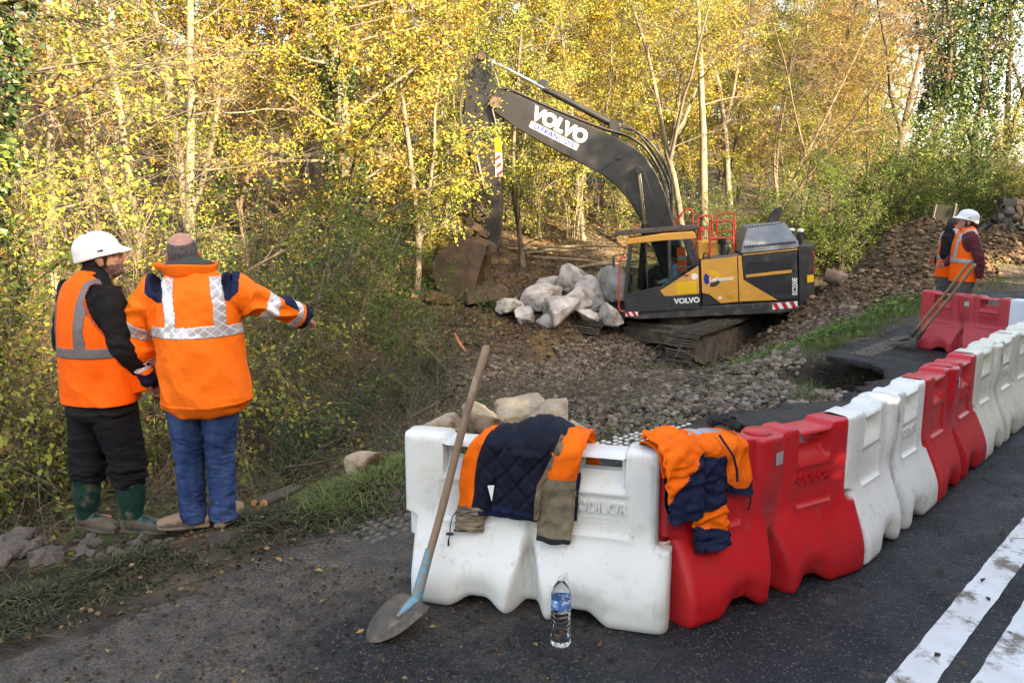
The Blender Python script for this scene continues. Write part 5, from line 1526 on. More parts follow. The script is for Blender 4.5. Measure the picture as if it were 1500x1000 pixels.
# soil clods and the dirt mound
M_dirt = ramp_mat('soil clods', [(0, (0.055, 0.037, 0.023)), (0.5, (0.11, 0.074, 0.044)), (0.85, (0.19, 0.125, 0.07)), (1, (0.30, 0.21, 0.13))], rough=0.9, transl=0, objvar=0, spec=0.2)
M_mound = pmat('heaped soil', (0.13, 0.085, 0.05), (0.07, 0.046, 0.028), 3.0, 0.92, bump=1.0, bscale=7, dirt=(0.21, 0.145, 0.09), dscale=5, damt=0.58, dsoft=0.15, spec=0.2, bdist=0.06)
def mound(name, c, rx, ry, h, rz, seed, label):
    k = 90; t = np.linspace(-1.25, 1.25, k); A, B = np.meshgrid(t, t, indexing='ij')
    r = np.hypot(A, B); ca, sa = math.cos(rz), math.sin(rz)
    X = c[0] + (A * rx) * ca - (B * ry) * sa; Y = c[1] + (A * rx) * sa + (B * ry) * ca
    g = ground_z(X.ravel(), Y.ravel()).reshape(k, k)
    hh = h * np.clip(1 - r ** 1.25, -0.35, 1) * (1 + 0.55 * fbm(X * 1.1, Y * 1.1, seed)) + (0.32 * fbm(X * 1.9, Y * 1.9, seed + 3) + 0.14 * fbm(X * 6, Y * 6, seed + 6)) * np.clip(1.4 - r, 0, 1)
    Z = g + hh - 0.12
    I = np.arange(k * k).reshape(k, k)
    F = np.stack([I[:-1, :-1].ravel(), I[1:, :-1].ravel(), I[1:, 1:].ravel(), I[:-1, 1:].ravel()], 1)
    o = link(name, np_mesh(name, np.stack([X.ravel(), Y.ravel(), Z.ravel()], 1), F, True), M_mound)
    tag(o, label, 'dirt heap')
    rg = np.random.default_rng(seed)
    q = rg.uniform(-0.98, 0.98, (5200, 2)); q = q[np.hypot(q[:, 0], q[:, 1]) < 1.0]
    xx = c[0] + q[:, 0] * rx * ca - q[:, 1] * ry * sa; yy = c[1] + q[:, 0] * rx * sa + q[:, 1] * ry * ca
    ii = np.clip(np.round((q + 1.25) / 2.5 * (k - 1)).astype(int), 0, k - 1)
    hz = Z[ii[:, 0], ii[:, 1]]
    rubble('soil_clods', xx, yy, 0.04, 0.19, M_dirt, 'clods of soil lying on ' + label, seed + 1, hfun=lambda a, b_: hz)
mound('dirt_mound', (10.15, 20.3), 2.3, 1.9, 1.55, 0.5, 171, 'the tall brown dirt mound left of the two workers')
mound('dirt_mound', (7.9, 19.6), 2.9, 1.7, 0.85, 0.3, 172, 'the low dark dirt heap behind the excavator counterweight')
mound('dirt_mound', (14.4, 23.5), 2.4, 1.6, 0.95, 0.4, 173, 'the dark dirt heap below the grapple')
xs, ys = sample_sn(5200, 12.0, 23.0, -9.0, -5.0, np.random.default_rng(180))
rubble('soil_clods', xs, ys, 0.04, 0.2, M_dirt, 'clods of soil between the excavator and the dirt mound', 181)
xs, ys = sample_sn(4200, 4, 19.0, -16.0, -9.0, np.random.default_rng(182))
rubble('soil_clods', xs, ys, 0.03, 0.16, M_dirt, 'clods of soil around the boulders and the bucket', 183)
xs, ys = sample_sn(2400, -1.5, 4.8, -4.6, -3.7, np.random.default_rng(184))
rubble('mud_crumbs', xs, ys, 0.008, 0.045, M_dirt, 'crumbs of mud along the left road edge', 185)
# ================================================================== the excavator
M_char = pmat('charcoal paint', (0.036, 0.036, 0.038), (0.026, 0.0255, 0.027), 2.5, 0.42, bump=0.05, bscale=20, dirt=(0.12, 0.10, 0.075), dscale=3.8, damt=0.555, dsoft=0.25, rvar=0.1)
M_boom = pmat('dark boom paint', (0.020, 0.019, 0.019), (0.014, 0.0133, 0.0133), 1.6, 0.36, bump=0.05, bscale=14, dirt=(0.12, 0.10, 0.075), dscale=2.2, damt=0.62, dsoft=0.25, rvar=0.12)
M_yel = pmat('yellow machine paint', (0.66, 0.33, 0.055), (0.58, 0.285, 0.05), 2.2, 0.42, bump=0.04, bscale=20, dirt=(0.33, 0.21, 0.10), dscale=4.2, damt=0.575, dsoft=0.25, rvar=0.1)
M_bright = pmat('bright yellow sticker', (0.75, 0.45, 0.02), (0.70, 0.40, 0.02), 4, 0.4)
M_bluegrey = pmat('dusty blue grey hood', (0.16, 0.18, 0.20), (0.11, 0.125, 0.14), 2.0, 0.5, dirt=(0.26, 0.26, 0.25), dscale=2.6, damt=0.55, dsoft=0.2)
M_railred = pmat('red rail paint', (0.55, 0.055, 0.025), (0.46, 0.045, 0.02), 6, 0.45)
M_chrome = pmat('chrome rod', (0.75, 0.75, 0.76), None, rough=0.14, metal=1.0)
M_rubber = pmat('black rubber', (0.014, 0.014, 0.015), (0.022, 0.022, 0.022), 8, 0.55)
M_steelmud = pmat('muddy worn steel', (0.115, 0.080, 0.055), (0.060, 0.043, 0.032), 3.0, 0.55, metal=0.2, bump=0.6, bscale=12, dirt=(0.20, 0.12, 0.07), dscale=2.4, damt=0.52, dsoft=0.2, bdist=0.02)
M_track = pmat('track mud', (0.125, 0.095, 0.068), (0.045, 0.034, 0.026), 4.5, 0.85, bump=0.9, bscale=14, dirt=(0.17, 0.13, 0.095), dscale=5, damt=0.55, dsoft=0.2, bdist=0.03)
M_wht = pmat('white lettering', (0.80, 0.80, 0.78), (0.72, 0.72, 0.70), 8, 0.45)
M_redd = pmat('red decal', (0.55, 0.015, 0.015), (0.47, 0.012, 0.012), 8, 0.4)
M_blued = pmat('blue decal', (0.012, 0.02, 0.24), None, rough=0.4)
M_darkin = pmat('dark interior', (0.018, 0.018, 0.02), (0.03, 0.03, 0.032), 5, 0.7)
M_glass = bpy.data.materials.new('cab glass'); M_glass.use_nodes = True
nt = M_glass.node_tree; nt.nodes.remove(nt.nodes['Principled BSDF'])
t_ = nt.nodes.new('ShaderNodeBsdfTransparent'); t_.inputs[0].default_value = (0.80, 0.86, 0.84, 1)
g_ = nt.nodes.new('ShaderNodeBsdfGlossy'); g_.inputs['Roughness'].default_value = 0.03
fz = nt.nodes.new('ShaderNodeFresnel'); fz.inputs[0].default_value = 1.5
mx = nt.nodes.new('ShaderNodeMixShader'); nt.links.new(fz.outputs[0], mx.inputs[0]); nt.links.new(t_.outputs[0], mx.inputs[1]); nt.links.new(g_.outputs[0], mx.inputs[2])
nt.links.new(mx.outputs[0], nt.nodes['Material Output'].inputs['Surface'])

EO = Vector((4.627, 20.486, -1.905)); be, al = R(9.507), R(4.004)
fw = Vector((-math.cos(be) * math.cos(al), math.sin(be) * math.cos(al), -math.sin(al))); lf_ = Vector((-math.sin(be), -math.cos(be), 0)); upv = fw.cross(lf_)
EM = Matrix(((fw.x, lf_.x, upv.x, EO.x), (fw.y, lf_.y, upv.y, EO.y), (fw.z, lf_.z, upv.z, EO.z), (0, 0, 0, 1)))
EX = empty('excavator'); EX.matrix_basis = EM
tag(EX, 'yellow and charcoal crawler excavator working in the gravel below the road', 'excavator')

# undercarriage
ca = R(42); td = Vector((-math.sin(ca), -math.cos(ca), 0)); tp = Vector((math.cos(ca), -math.sin(ca), 0))
tl = R(4.0); td2 = Vector((td.x * math.cos(tl), td.y * math.cos(tl), -math.sin(tl))); tu = tp.cross(td2) * -1
if tu.z < 0: tu = -tu
tside = tu.cross(td2)
TM = Matrix(((td2.x, tside.x, tu.x, EO.x), (td2.y, tside.y, tu.y, EO.y), (td2.z, tside.z, tu.z, EO.z), (0, 0, 0, 1)))
TM = TM @ Matrix.Translation((0.42, 0, -0.02)) @ Matrix.Diagonal((1.06, 1.06, 1.14, 1))
TR = EM.inverted() @ TM
mb = MB()
mb.box((0, 0, 0.0), (0.150, 0.62, 0.03)); mb.box((-0.058, 0, 0.030), (0.020, 0.62, 0.05)); mb.box((0.0, 0, 0.024), (0.018, 0.62, 0.036)); mb.box((0.058, 0, 0.024), (0.018, 0.62, 0.036)); mb.box((0, 0, -0.035), (0.15, 0.2, 0.05))
shoe_me = mb.mesh('track_shoe'); shoe_me.materials.append(M_track)
for sgn in (1, -1):
    Lh, Rr = 1.78, 0.44
    tk = MB()
    tk.prism([(-1.7, 0.30), (-1.5, 0.22), (1.5, 0.22), (1.7, 0.30), (1.7, 0.62), (1.4, 0.72), (-1.4, 0.72), (-1.7, 0.62)], 'y', -0.17, 0.17)
    for x in (-1.2, -0.75, -0.3, 0.15, 0.6, 1.05): tk.tube([(x, -0.2, 0.20), (x, 0.2, 0.20)], 0.12, 14)
    track = tk.build('track', M_track, EX); track.matrix_basis = TR @ Matrix.Translation((0, sgn * 1.22, 0.0))
    for x, nm, rr in ((Lh, 'idler', 0.36), (-Lh, 'sprocket', 0.37)):
        w_ = MB(); w_.tube([(x, -0.12, Rr + 0.05), (x, 0.12, Rr + 0.05)], rr, 24); w_.tube([(x, -0.2, Rr + 0.05), (x, 0.2, Rr + 0.05)], 0.16, 16)
        w_.build(nm, M_track, track, smooth=True)
    per = 4 * Lh + 2 * PI * Rr; ns = 50
    for k in range(ns):
        d = per * k / ns
        if d < 2 * Lh: x, z, a = -Lh + d, 0.03, PI
        elif d < 2 * Lh + PI * Rr:
            t = (d - 2 * Lh) / Rr; x, z, a = Lh + math.sin(t) * Rr, 0.03 + Rr - math.cos(t) * Rr, PI - t
        elif d < 4 * Lh + PI * Rr:
            e = d - 2 * Lh - PI * Rr; x, z, a = Lh - e, 0.03 + 2 * Rr - 0.05 * math.sin(PI * e / (2 * Lh)), 0
        else:
            t = (d - 4 * Lh - PI * Rr) / Rr; x, z, a = -Lh - math.sin(t) * Rr, 0.03 + Rr + math.cos(t) * Rr, -t
        o = link('track_shoe', shoe_me, None, track); o.location = (x, 0, z); o.rotation_euler = (rng.normal() * 0.01, a, rng.normal() * 0.01)
for tk_ in [o for o in EX.children if o.name.startswith('track')]:
    r2 = np.random.default_rng(401); k2_ = 170
    cl = rubble('mud', r2.uniform(-1.9, 2.0, k2_), np.clip(r2.normal(size=k2_) * 0.16, -0.28, 0.28), 0.04, 0.12, M_track, 'mud', 402, flat=0.5, hfun=lambda a, b: np.full(len(a), 0.93 - 0.035))
    del cl['label']; cl.parent = tk_
cb = MB(); cb.box((0, 0, 0.62), (1.9, 1.9, 0.36)); cb.box((0.9, 0, 0.55), (0.4, 1.9, 0.3)); cb.box((-0.9, 0, 0.55), (0.4, 1.9, 0.3)); cb.tube([(0, 0, 0.7), (0, 0, 1.06)], 0.72, 28)
o = cb.build('car_body', M_track, EX, bevel=0.03); o.matrix_basis = TR

# upper structure
def part(name, mb, m, bevel=0.015, parent=EX, smooth=False): return mb.build(name, m, parent, smooth=smooth, bevel=bevel)
mb = MB(); mb.prism([(1.60, 1.10), (1.62, 1.24), (-2.44, 1.30), (-2.46, 1.05), (-1.8, 1.02), (1.2, 1.02)], 'y', -1.38, 1.405); part('platform', mb, pmat('muddy charcoal paint', (0.036, 0.036, 0.038), (0.026, 0.0255, 0.027), 2.5, 0.5, dirt=(0.125, 0.095, 0.068), dscale=4.5, damt=0.50, dsoft=0.14, bump=0.2, bscale=30), 0.02)
mb = MB(); mb.prism([(-0.24, 1.27), (-0.24, 2.36), (-0.40, 2.40), (-2.44, 2.48), (-2.46, 1.31)], 'y', 0.62, 1.39); part('side_cabinet', mb, M_char, 0.03)
mb = MB(); mb.prism([(1.25, 1.26), (1.25, 1.9), (0.8, 2.15), (-2.44, 2.40), (-2.46, 1.31)], 'y', -1.38, -0.55); part('side_cabinet', mb, M_char, 0.03)
mb = MB(); mb.prism([(-0.25, 2.0), (-0.22, 2.78), (-0.72, 2.74), (-0.74, 2.0)], 'y', -0.35, 0.75); part('fuel_tank', mb, M_yel, 0.03)
mb = MB(); mb.prism([(0.3, 1.2), (0.3, 2.2), (-1.25, 2.42), (-2.44, 2.42), (-2.44, 1.2)], 'y', -0.60, 0.66); part('engine_bay', mb, M_char, 0.02)
L0 = 1.405
mb = MB(); mb.prism([(-0.25, 1.60), (-0.25, 2.375), (-1.075, 2.415), (-1.085, 1.345), (-0.68, 1.32), (-0.42, 1.545)], 'y', L0 - 0.02, L0 + 0.012); yd = part('side_door', mb, M_yel, 0.008)
mb = MB(); mb.prism([(-1.10, 2.415), (-1.175, 2.418), (-1.21, 1.86), (-1.98, 1.335), (-1.11, 1.345)], 'y', L0 - 0.02, L0 + 0.012); yd2 = part('side_door', mb, M_yel, 0.008)
for dd, fx in ((yd, -0.90), (yd2, -1.26)):
    mb = MB(); mb.box((fx, L0 + 0.013, 1.505), (0.17, 0.012, 0.12)); mb.tube([(fx, L0 + 0.018, 1.505), (fx, L0 + 0.03, 1.505)], 0.03, 12); mb.build('latch', M_yel, dd, bevel=0.004)
mb = MB(); mb.box((-0.66, L0 + 0.014, 1.455), (0.07, 0.006, 0.05)); mb.build('sticker', M_wht, yd)
mb = MB(); mb.box((-0.98, L0 + 0.014, 1.60), (0.06, 0.006, 0.04)); mb.build('sticker', M_bright, yd)
# grille door
mb = MB(); out = [(-1.20, 2.40), (-2.42, 2.44), (-2.44, 1.36), (-2.02, 1.36), (-1.225, 1.87)]
mb.prism(out, 'y', L0 - 0.02, L0 + 0.006); gd = part('grille_door', mb, M_char, 0.008)
mb = MB(); mb.prism([(-1.28, 2.27), (-2.30, 2.31), (-2.31, 1.49), (-1.78, 1.48), (-1.29, 1.83)], 'y', L0 + 0.004, L0 + 0.009); gp = mb.build('grille', M_darkin, gd)
mb = MB()
for k in range(34):
    f_ = -1.29 - k * 0.0305; lo = 1.49 if f_ < -1.78 else 1.83 - (f_ + 1.29) / -0.49 * 0.35
    mb.box((f_, L0 + 0.012, (lo + 2.275) / 2), (0.009, 0.006, 2.275 - lo))
for k in range(26):
    u_ = 1.50 + k * 0.030; hi = -1.29 if u_ > 1.83 else -1.78 + (u_ - 1.48) / 0.35 * 0.49
    mb.box(((hi - 2.30) / 2, L0 + 0.0135, u_), (hi + 2.30, 0.006, 0.008))
mb.build('mesh_wire', M_char, gd)
mb = MB(); mb.prism([(-1.27, 1.905), (-1.27, 1.975), (-2.30, 2.035), (-2.30, 1.965)], 'y', L0 + 0.015, L0 + 0.03); mb.build('grille_bar', M_yel, gd, bevel=0.004)
# hood
mb = MB(); hv = [(-1.18, 1.32, 2.46), (-2.48, 1.30, 2.52), (-2.48, -0.95, 2.52), (-1.18, -0.95, 2.46), (-1.20, 1.30, 2.60), (-2.48, 1.28, 2.66), (-2.48, -0.95, 2.66), (-1.20, -0.95, 2.60), (-1.42, 0.62, 3.05), (-2.30, 0.62, 3.10), (-2.30, -0.75, 3.10), (-1.42, -0.75, 3.05)]
mb.add(hv, [(0, 1, 5, 4), (1, 2, 6, 5), (2, 3, 7, 6), (3, 0, 4, 7), (4, 5, 9, 8), (5, 6, 10, 9), (6, 7, 11, 10), (7, 4, 8, 11), (8, 9, 10, 11), (3, 2, 1, 0)])
hood = part('engine_hood', mb, M_bluegrey, 0.02)
mb = MB()
for k in range(20): mb.box((-1.27 - k * 0.059, 1.298, 2.615 + k * 0.0027), (0.036, 0.03, 0.05), rot=(R(-40), 0, 0))
for k in range(12): mb.box((-1.47 - k * 0.066, 0.625, 3.05 + k * 0.0028), (0.04, 0.05, 0.03))
mb.build('vent_slots', M_darkin, hood)
mb = MB(); mb.prism([(-1.21, 2.425), (-1.21, 2.447), (-2.45, 2.51), (-2.45, 2.488)], 'y', 1.33, L0 + 0.01); part('yellow_trim', mb, M_yel, 0.004)
# counterweight
out = [(-2.47, 1.405)]
for k in range(13):
    a = R(6 + k * 7); out.append((-2.62 - 0.26 * math.sin(a) * 1.0, 0.98 + 0.42 * math.cos(a)))
out += [(-2.96, 0.6), (-3.0, 0.0), (-2.96, -0.6)]
for k in range(13):
    a = R(6 + (12 - k) * 7); out.append((-2.62 - 0.26 * math.sin(a), -0.98 - 0.42 * math.cos(a)))
out.append((-2.47, -1.405))
mb = MB(); mb.prism(out, 'z', 1.08, 2.56); cw = mb.build('counterweight', M_char, EX, bevel=0.06)
# stickers on the rounded corner
def on_cw(a_deg, u, w, h, m, nm):
    a = R(a_deg); c = Vector((-2.62 - 0.26 * math.sin(a), 0.98 + 0.42 * math.cos(a), u)); n_ = Vector((-0.42 * math.sin(a), 0.26 * math.cos(a), 0)).normalized()
    q = MB(); q.box((0, 0, 0), (w, 0.012, h)); 
    o = q.build(nm, m, cw); o.matrix_basis = Matrix.Translation(c + n_ * 0.002) @ Matrix.Rotation(math.atan2(n_.y, n_.x) - PI / 2, 4, 'Z')
on_cw(24, 1.80, 0.20, 0.17, M_bright, 'warning_sticker')
on_cw(62, 2.28, 0.05, 0.30, M_redd, 'reflector'); on_cw(50, 2.38, 0.10, 0.05, M_redd, 'reflector'); on_cw(55, 1.98, 0.14, 0.06, M_redd, 'reflector'); on_cw(66, 2.05, 0.05, 0.2, M_redd, 'reflector')
on_cw(45, 1.36, 0.05, 0.16, M_redd, 'reflector'); on_cw(58, 1.34, 0.09, 0.07, M_wht, 'reflector')
# hazard stripes
def stripes(f0, f1, u0, u1, n_):
    mb = MB(); mb.prism([(f0, u0[0]), (f0, u1[0]), (f1, u1[1]), (f1, u0[1])], 'y', L0 + 0.001, L0 + 0.006); hs = mb.build('hazard_stripe', M_wht, EX)
    mb = MB(); w_ = (f1 - f0) / (2 * n_)
    for k in range(n_):
        a = f0 + w_ * 2 * k
        def uu(f, which): q = (f - f0) / (f1 - f0); return which[0] * (1 - q) + which[1] * q
        sh = w_ * 0.8
        A, B_ = a, a + w_
        mb.prism([(A + sh * 0, uu(A, u1)), (B_, uu(B_, u1)), (min(B_ + sh, f1, key=lambda v: abs(v - f0)), uu(B_ + sh, u0)), (A + sh, uu(A + sh, u0))], 'y', L0 + 0.0055, L0 + 0.010)
    mb.build('red_bar', M_redd, hs)
stripes(-1.86, -2.43, (1.115, 1.14), (1.265, 1.292), 3)
stripes(1.58, 1.28, (1.115, 1.11), (1.22, 1.215), 2)

# cab
C0, C1 = 0.42, 1.405
mb = MB()
side = [(1.60, 1.14), (1.585, 1.57), (0.76, 1.745), (0.50, 1.87), (-0.05, 2.18), (-0.19, 2.30), (-0.19, 1.2)]
mb.prism(side, 'y', C1 - 0.05, C1); mb.prism([(1.60, 1.14), (1.585, 1.57), (-0.19, 1.75), (-0.19, 1.2)], 'y', C0, C0 + 0.05)
mb.prism([(1.60, 1.14), (1.585, 1.45), (1.54, 1.45), (1.55, 1.14)], 'y', C0, C1); mb.prism([(-0.14, 1.2), (-0.14, 2.2), (-0.19, 2.2), (-0.19, 1.2)], 'y', C0, C1); mb.prism([(1.6, 1.12), (1.6, 1.18), (-0.19, 1.24), (-0.19, 1.18)], 'y', C0, C1)
cab = part('cab', mb, M_char, 0.012)
def bar(p, q, w, d, y0, m=M_char, nm='pillar'):
    """flat bar between two side-view points"""
    p = Vector((p[0], p[1])); q = Vector((q[0], q[1])); t = (q - p).normalized(); n_ = Vector((-t.y, t.x)) * w / 2
    b_ = MB(); b_.prism([tuple(p + n_), tuple(q + n_), tuple(q - n_), tuple(p - n_)], 'y', y0 - d, y0); return b_.build(nm, m, cab, bevel=0.008)
for y0 in (C1 + 0.003, C0 + 0.06):
    bar((1.575, 1.53), (1.385, 2.90), 0.085, 0.07, y0)
    bar((0.485, 1.85 if y0 > 1 else 1.7), (0.47, 2.92), 0.075, 0.07, y0)
    bar((-0.12, 2.25), (0.06, 2.93), 0.17, 0.07, y0)
bar((1.58, 1.60), (0.74, 1.775), 0.055, 0.05, C1 + 0.006)
bar((0.76, 1.76), (0.50, 1.885), 0.05, 0.05, C1 + 0.006)
bar((0.47, 1.93), (0.0, 2.25), 0.05, 0.05, C1 + 0.006)
bar((1.02, 1.72), (1.02, 2.85), 0.03, 0.03, C1 - 0.01)
mb = MB(); mb.prism([(1.50, 2.845), (1.44, 2.98), (0.6, 3.06), (-0.10, 3.06), (-0.17, 2.90), (-0.10, 2.88), (0.6, 2.885)], 'y', C0, C1 + 0.012); part('cab_roof', mb, M_yel, 0.03)
mb = MB(); mb.prism([(1.86, 3.03), (1.70, 3.16), (-0.22, 3.20), (-0.22, 3.10), (1.6, 3.07)], 'y', 0.50, 1.30); vis = part('roof_guard', mb, pmat('muddy dark guard', (0.075, 0.062, 0.052), (0.05, 0.042, 0.036), 3, 0.6, dirt=(0.13, 0.10, 0.075), dscale=3, damt=0.55, dsoft=0.2), 0.02)
mb = MB()
for f_ in (1.35, 0.75, 0.15): mb.box((f_, 0.9, 3.16 + (1.7 - f_) * 0.021), (0.025, 0.82, 0.05))
mb.build('guard_rib', M_char, vis)
def pane(pts, y, nm='window'):
    b_ = MB(); b_.prism(pts, 'y', y - 0.006, y); return b_.build(nm, M_glass, cab)
pane([(1.55, 1.60), (1.37, 2.86), (0.50, 2.88), (0.52, 1.88), (0.76, 1.76)], C1 - 0.03)
pane([(0.45, 1.95), (0.44, 2.88), (0.08, 2.88), (-0.06, 2.28)], C1 - 0.03)
pane([(1.55, 1.60), (1.37, 2.86), (0.08, 2.88), (-0.1, 1.78)], C0 + 0.03)
b_ = MB(); b_.add([(1.565, C0 + 0.08, 1.46), (1.565, C1 - 0.07, 1.46), (1.375, C1 - 0.07, 2.86), (1.375, C0 + 0.08, 2.86)], [(0, 1, 2, 3)]); b_.build('windscreen', M_glass, cab, fix=False)
b_ = MB(); b_.add([(-0.15, C0 + 0.08, 2.2), (-0.15, C1 - 0.07, 2.25), (-0.02, C1 - 0.07, 2.88), (-0.02, C0 + 0.08, 2.88)], [(0, 1, 2, 3)]); b_.build('rear_window', M_glass, cab, fix=False)
mb = MB(); mb.prism([(0.735, 1.70), (0.50, 1.83), (-0.185, 2.245), (-0.19, 1.58), (0.47, 1.555), (0.63, 1.565)], 'y', C1 - 0.01, C1 + 0.008); yp = mb.build('yellow_panel', M_yel, EX, bevel=0.005)
mb = MB(); mb.box((0.11, C1 + 0.009, 1.735), (0.46, 0.004, 0.27)); mb.build('sticker', M_bright, yp)
mb = MB(); mb.tube([(-0.085, C1 + 0.004, 2.0), (-0.085, C1 + 0.012, 2.0)], 0.075, 20); mb.box((-0.085, C1 + 0.012, 2.0), (0.11, 0.006, 0.05)); mb.build('round_badge', M_wht, yp)
mb = MB(); mb.box((0.10, C1 + 0.01, 2.03), (0.10, 0.02, 0.035)); mb.build('door_handle', M_char, yp, bevel=0.004)
mb = MB(); mb.box((0.478, C1 + 0.001, 1.45), (0.012, 0.012, 0.55)); mb.build('door_gap', M_darkin, cab)
mb = MB(); mb.box((-0.21, C1 + 0.001, 1.70), (0.018, 0.02, 1.05)); mb.build('door_gap', M_darkin, cab)
mb = MB(); mb.prism([(0.62, 1.24), (0.62, 1.62), (0.50, 1.68), (0.08, 1.62), (0.08, 1.24)], 'y', 0.70, 1.20); mb.prism([(0.12, 1.6), (0.02, 2.45), (0.10, 2.47), (0.22, 1.62)], 'y', 0.72, 1.18); seat = mb.build('operator_seat', M_darkin, cab, bevel=0.04)
mb = MB(); mb.box((0.62, 1.20, 1.72), (0.5, 0.12, 0.14)); mb.tube([(0.80, 1.2, 1.75), (0.84, 1.2, 1.98)], 0.025, 10); mb.box((1.42, 0.62, 1.95), (0.06, 0.16, 0.24)); mb.build('console', M_darkin, cab, bevel=0.01)
mb = MB(); mb.box((0.95, 1.25, 1.60), (0.3, 0.03, 0.03), rot=(0, 0.2, 0)); mb.tube([(0.9, 1.2, 1.45), (0.62, 1.2, 1.5)], 0.02, 8); mb.build('red_lever', M_redd, cab)
mb = MB(); mb.box((1.80, 1.44, 2.46), (0.05, 0.16, 0.26)); mb.tube([(1.45, 1.40, 2.62), (1.78, 1.44, 2.60)], 0.014, 8); part('mirror', mb, M_char, 0.015)
mb = MB(); mb.tube([(1.60, 1.40, 1.24), (1.70, 1.43, 1.26), (1.735, 1.44, 1.34), (1.66, 1.44, 2.45), (1.62, 1.43, 2.54), (1.50, 1.40, 2.56)], 0.021, 10); part('grab_rail', mb, M_railred, 0, smooth=True)
def rail(name, y, pts, r=0.022, extra=()):
    q = MB(); q.tube([(f, yy, u) for f, yy, u in pts], r, 10)
    for e in extra: q.tube(e, r * 0.9, 8)
    q.build(name, M_railred, EX, smooth=True)
rail('guard_rail', 0, [(-0.50, 1.1, 2.38), (-0.48, 1.1, 2.84), (-0.46, 1.1, 2.90), (-0.50, 1.08, 2.86), (-1.02, 1.08, 2.83)], 0.024)
rail('guard_rail', 0, [(-0.50, 0.85, 2.40), (-0.51, 0.85, 3.20), (-0.56, 0.85, 3.23), (-1.00, 0.85, 3.25), (-1.06, 0.85, 3.20), (-1.06, 0.85, 2.40)], 0.024, [[(-0.52, 0.85, 2.80), (-1.05, 0.85, 2.83)]])
rail('guard_rail', 0, [(-0.27, 0.2, 2.72), (-0.28, 0.2, 3.34), (-0.33, 0.2, 3.37), (-0.58, 0.2, 3.38), (-0.62, 0.2, 3.34), (-0.62, 0.2, 2.74)], 0.024, [[(-0.28, 0.2, 3.05), (-0.62, 0.2, 3.07)]])
rail('guard_rail', 0, [(-0.74, 0.1, 2.74), (-0.75, 0.1, 3.36), (-0.80, 0.1, 3.39), (-1.12, 0.1, 3.41), (-1.17, 0.1, 3.36), (-1.17, 0.1, 2.5)], 0.024, [[(-0.75, 0.1, 2.95), (-1.16, 0.1, 2.98)]])
rail('guard_rail', 0, [(0.28, -0.45, 3.15), (0.10, -0.45, 3.45), (-0.02, -0.45, 3.56), (-0.12, -0.45, 3.57), (-0.18, -0.45, 3.50), (-0.18, -0.45, 2.2)], 0.026)
mb = MB(); mb.tube([(-0.85, 0.80, 2.42), (-0.85, 0.80, 2.70)], 0.10, 18); mb.tube([(-0.85, 0.80, 2.70), (-0.85, 0.80, 2.74), (-0.85, 0.80, 2.86)], [0.15, 0.16, 0.15], 20); part('air_cleaner', mb, M_rubber, 0, smooth=True)
mb = MB(); mb.prism([(-0.5, 2.39), (-0.5, 2.42), (-1.15, 2.45), (-1.15, 2.42)], 'y', 0.66, 1.38); part('tread_plate', mb, pmat('tread plate', (0.2, 0.2, 0.2), (0.12, 0.12, 0.12), 12, 0.5, metal=0.6, bump=0.5, bscale=60), 0.004)
for (f_, y_, u_) in ((-2.58, -0.2, 2.56), (-2.68, 0.45, 2.56)):
    mb = MB(); mb.tube([(f_, y_, u_ - 0.02), (f_, y_, u_ + 0.30)], 0.045, 14); mb.tube([(f_ + 0.02, y_, u_ + 0.12), (f_ + 0.02, y_, u_ + 0.27)], 0.07, 12); an = part('antenna', mb, M_rubber, 0, smooth=True)
    mb = MB(); mb.tube([(f_, y_, u_ + 0.29), (f_, y_, u_ + 0.30), (f_, y_, u_ + 0.335), (f_, y_, u_ + 0.36)], [0.075, 0.08, 0.078, 0.045], 20); mb.build('antenna_top', M_wht, an, smooth=True)
mb = MB(); mb.prism([(-2.02, 3.05), (-2.10, 3.28), (-2.22, 3.42), (-2.40, 3.48), (-2.38, 3.35), (-2.33, 3.20), (-2.32, 3.06)], 'y', -0.62, -0.42); part('exhaust', mb, M_rubber, 0.02)
mb = MB(); mb.tube([(-0.3, 0.95, 2.3), (-0.36, 1.0, 2.52), (-0.45, 1.0, 2.48), (-0.52, 1.0, 2.35)], 0.018, 8); mb.tube([(-0.15, 0.3, 3.0), (-0.18, 0.3, 3.2)], 0.05, 12); part('hose', mb, M_rubber, 0, smooth=True)
mb = MB(); mb.tube([(-0.33, 0.35, 2.76), (-0.33, 0.35, 3.05)], 0.03, 10); mb.tube([(-0.33, 0.35, 3.02), (-0.33, 0.35, 3.12)], 0.085, 14); part('beacon', mb, M_railred, 0, smooth=True)

# boom, stick, bucket
boom_out = [(4.86, 6.52), (4.72, 6.72), (4.49, 6.86), (4.2, 6.76), (3.38, 6.33), (2.37, 5.82), (1.75, 5.52), (1.30, 5.24), (0.95, 4.94), (0.70, 4.52), (0.50, 4.02), (0.33, 3.30), (0.12, 2.5), (-0.02, 2.0), (0.10, 1.75), (0.42, 1.72), (0.60, 1.95),
            (0.84, 2.6), (1.03, 3.2), (1.19, 3.5), (1.42, 3.9), (1.72, 4.28), (2.05, 4.57), (2.59, 4.90), (3.44, 5.42), (4.11, 5.86), (4.70, 6.35)]
mb = MB(); mb.prism(boom_out, 'y', -0.27, 0.27); boom = part('boom', mb, M_boom, 0.025)
mb = MB(); mb.prism([(0.98, 3.15), (0.80, 3.9), (0.98, 4.55), (1.28, 4.62), (1.46, 4.15)], 'y', 0.265, 0.285); mb.tube([(1.12, -0.52, 4.60), (1.12, 0.52, 4.60)], 0.10, 18); mb.tube([(1.62, 0.2, 4.95), (1.62, 0.33, 4.95)], 0.06, 14); mb.box((1.9, 0.28, 4.78), (0.25, 0.03, 0.03), rot=(0, 0.6, 0)); mb.build('boom_bracket', M_boom, boom, bevel=0.01)
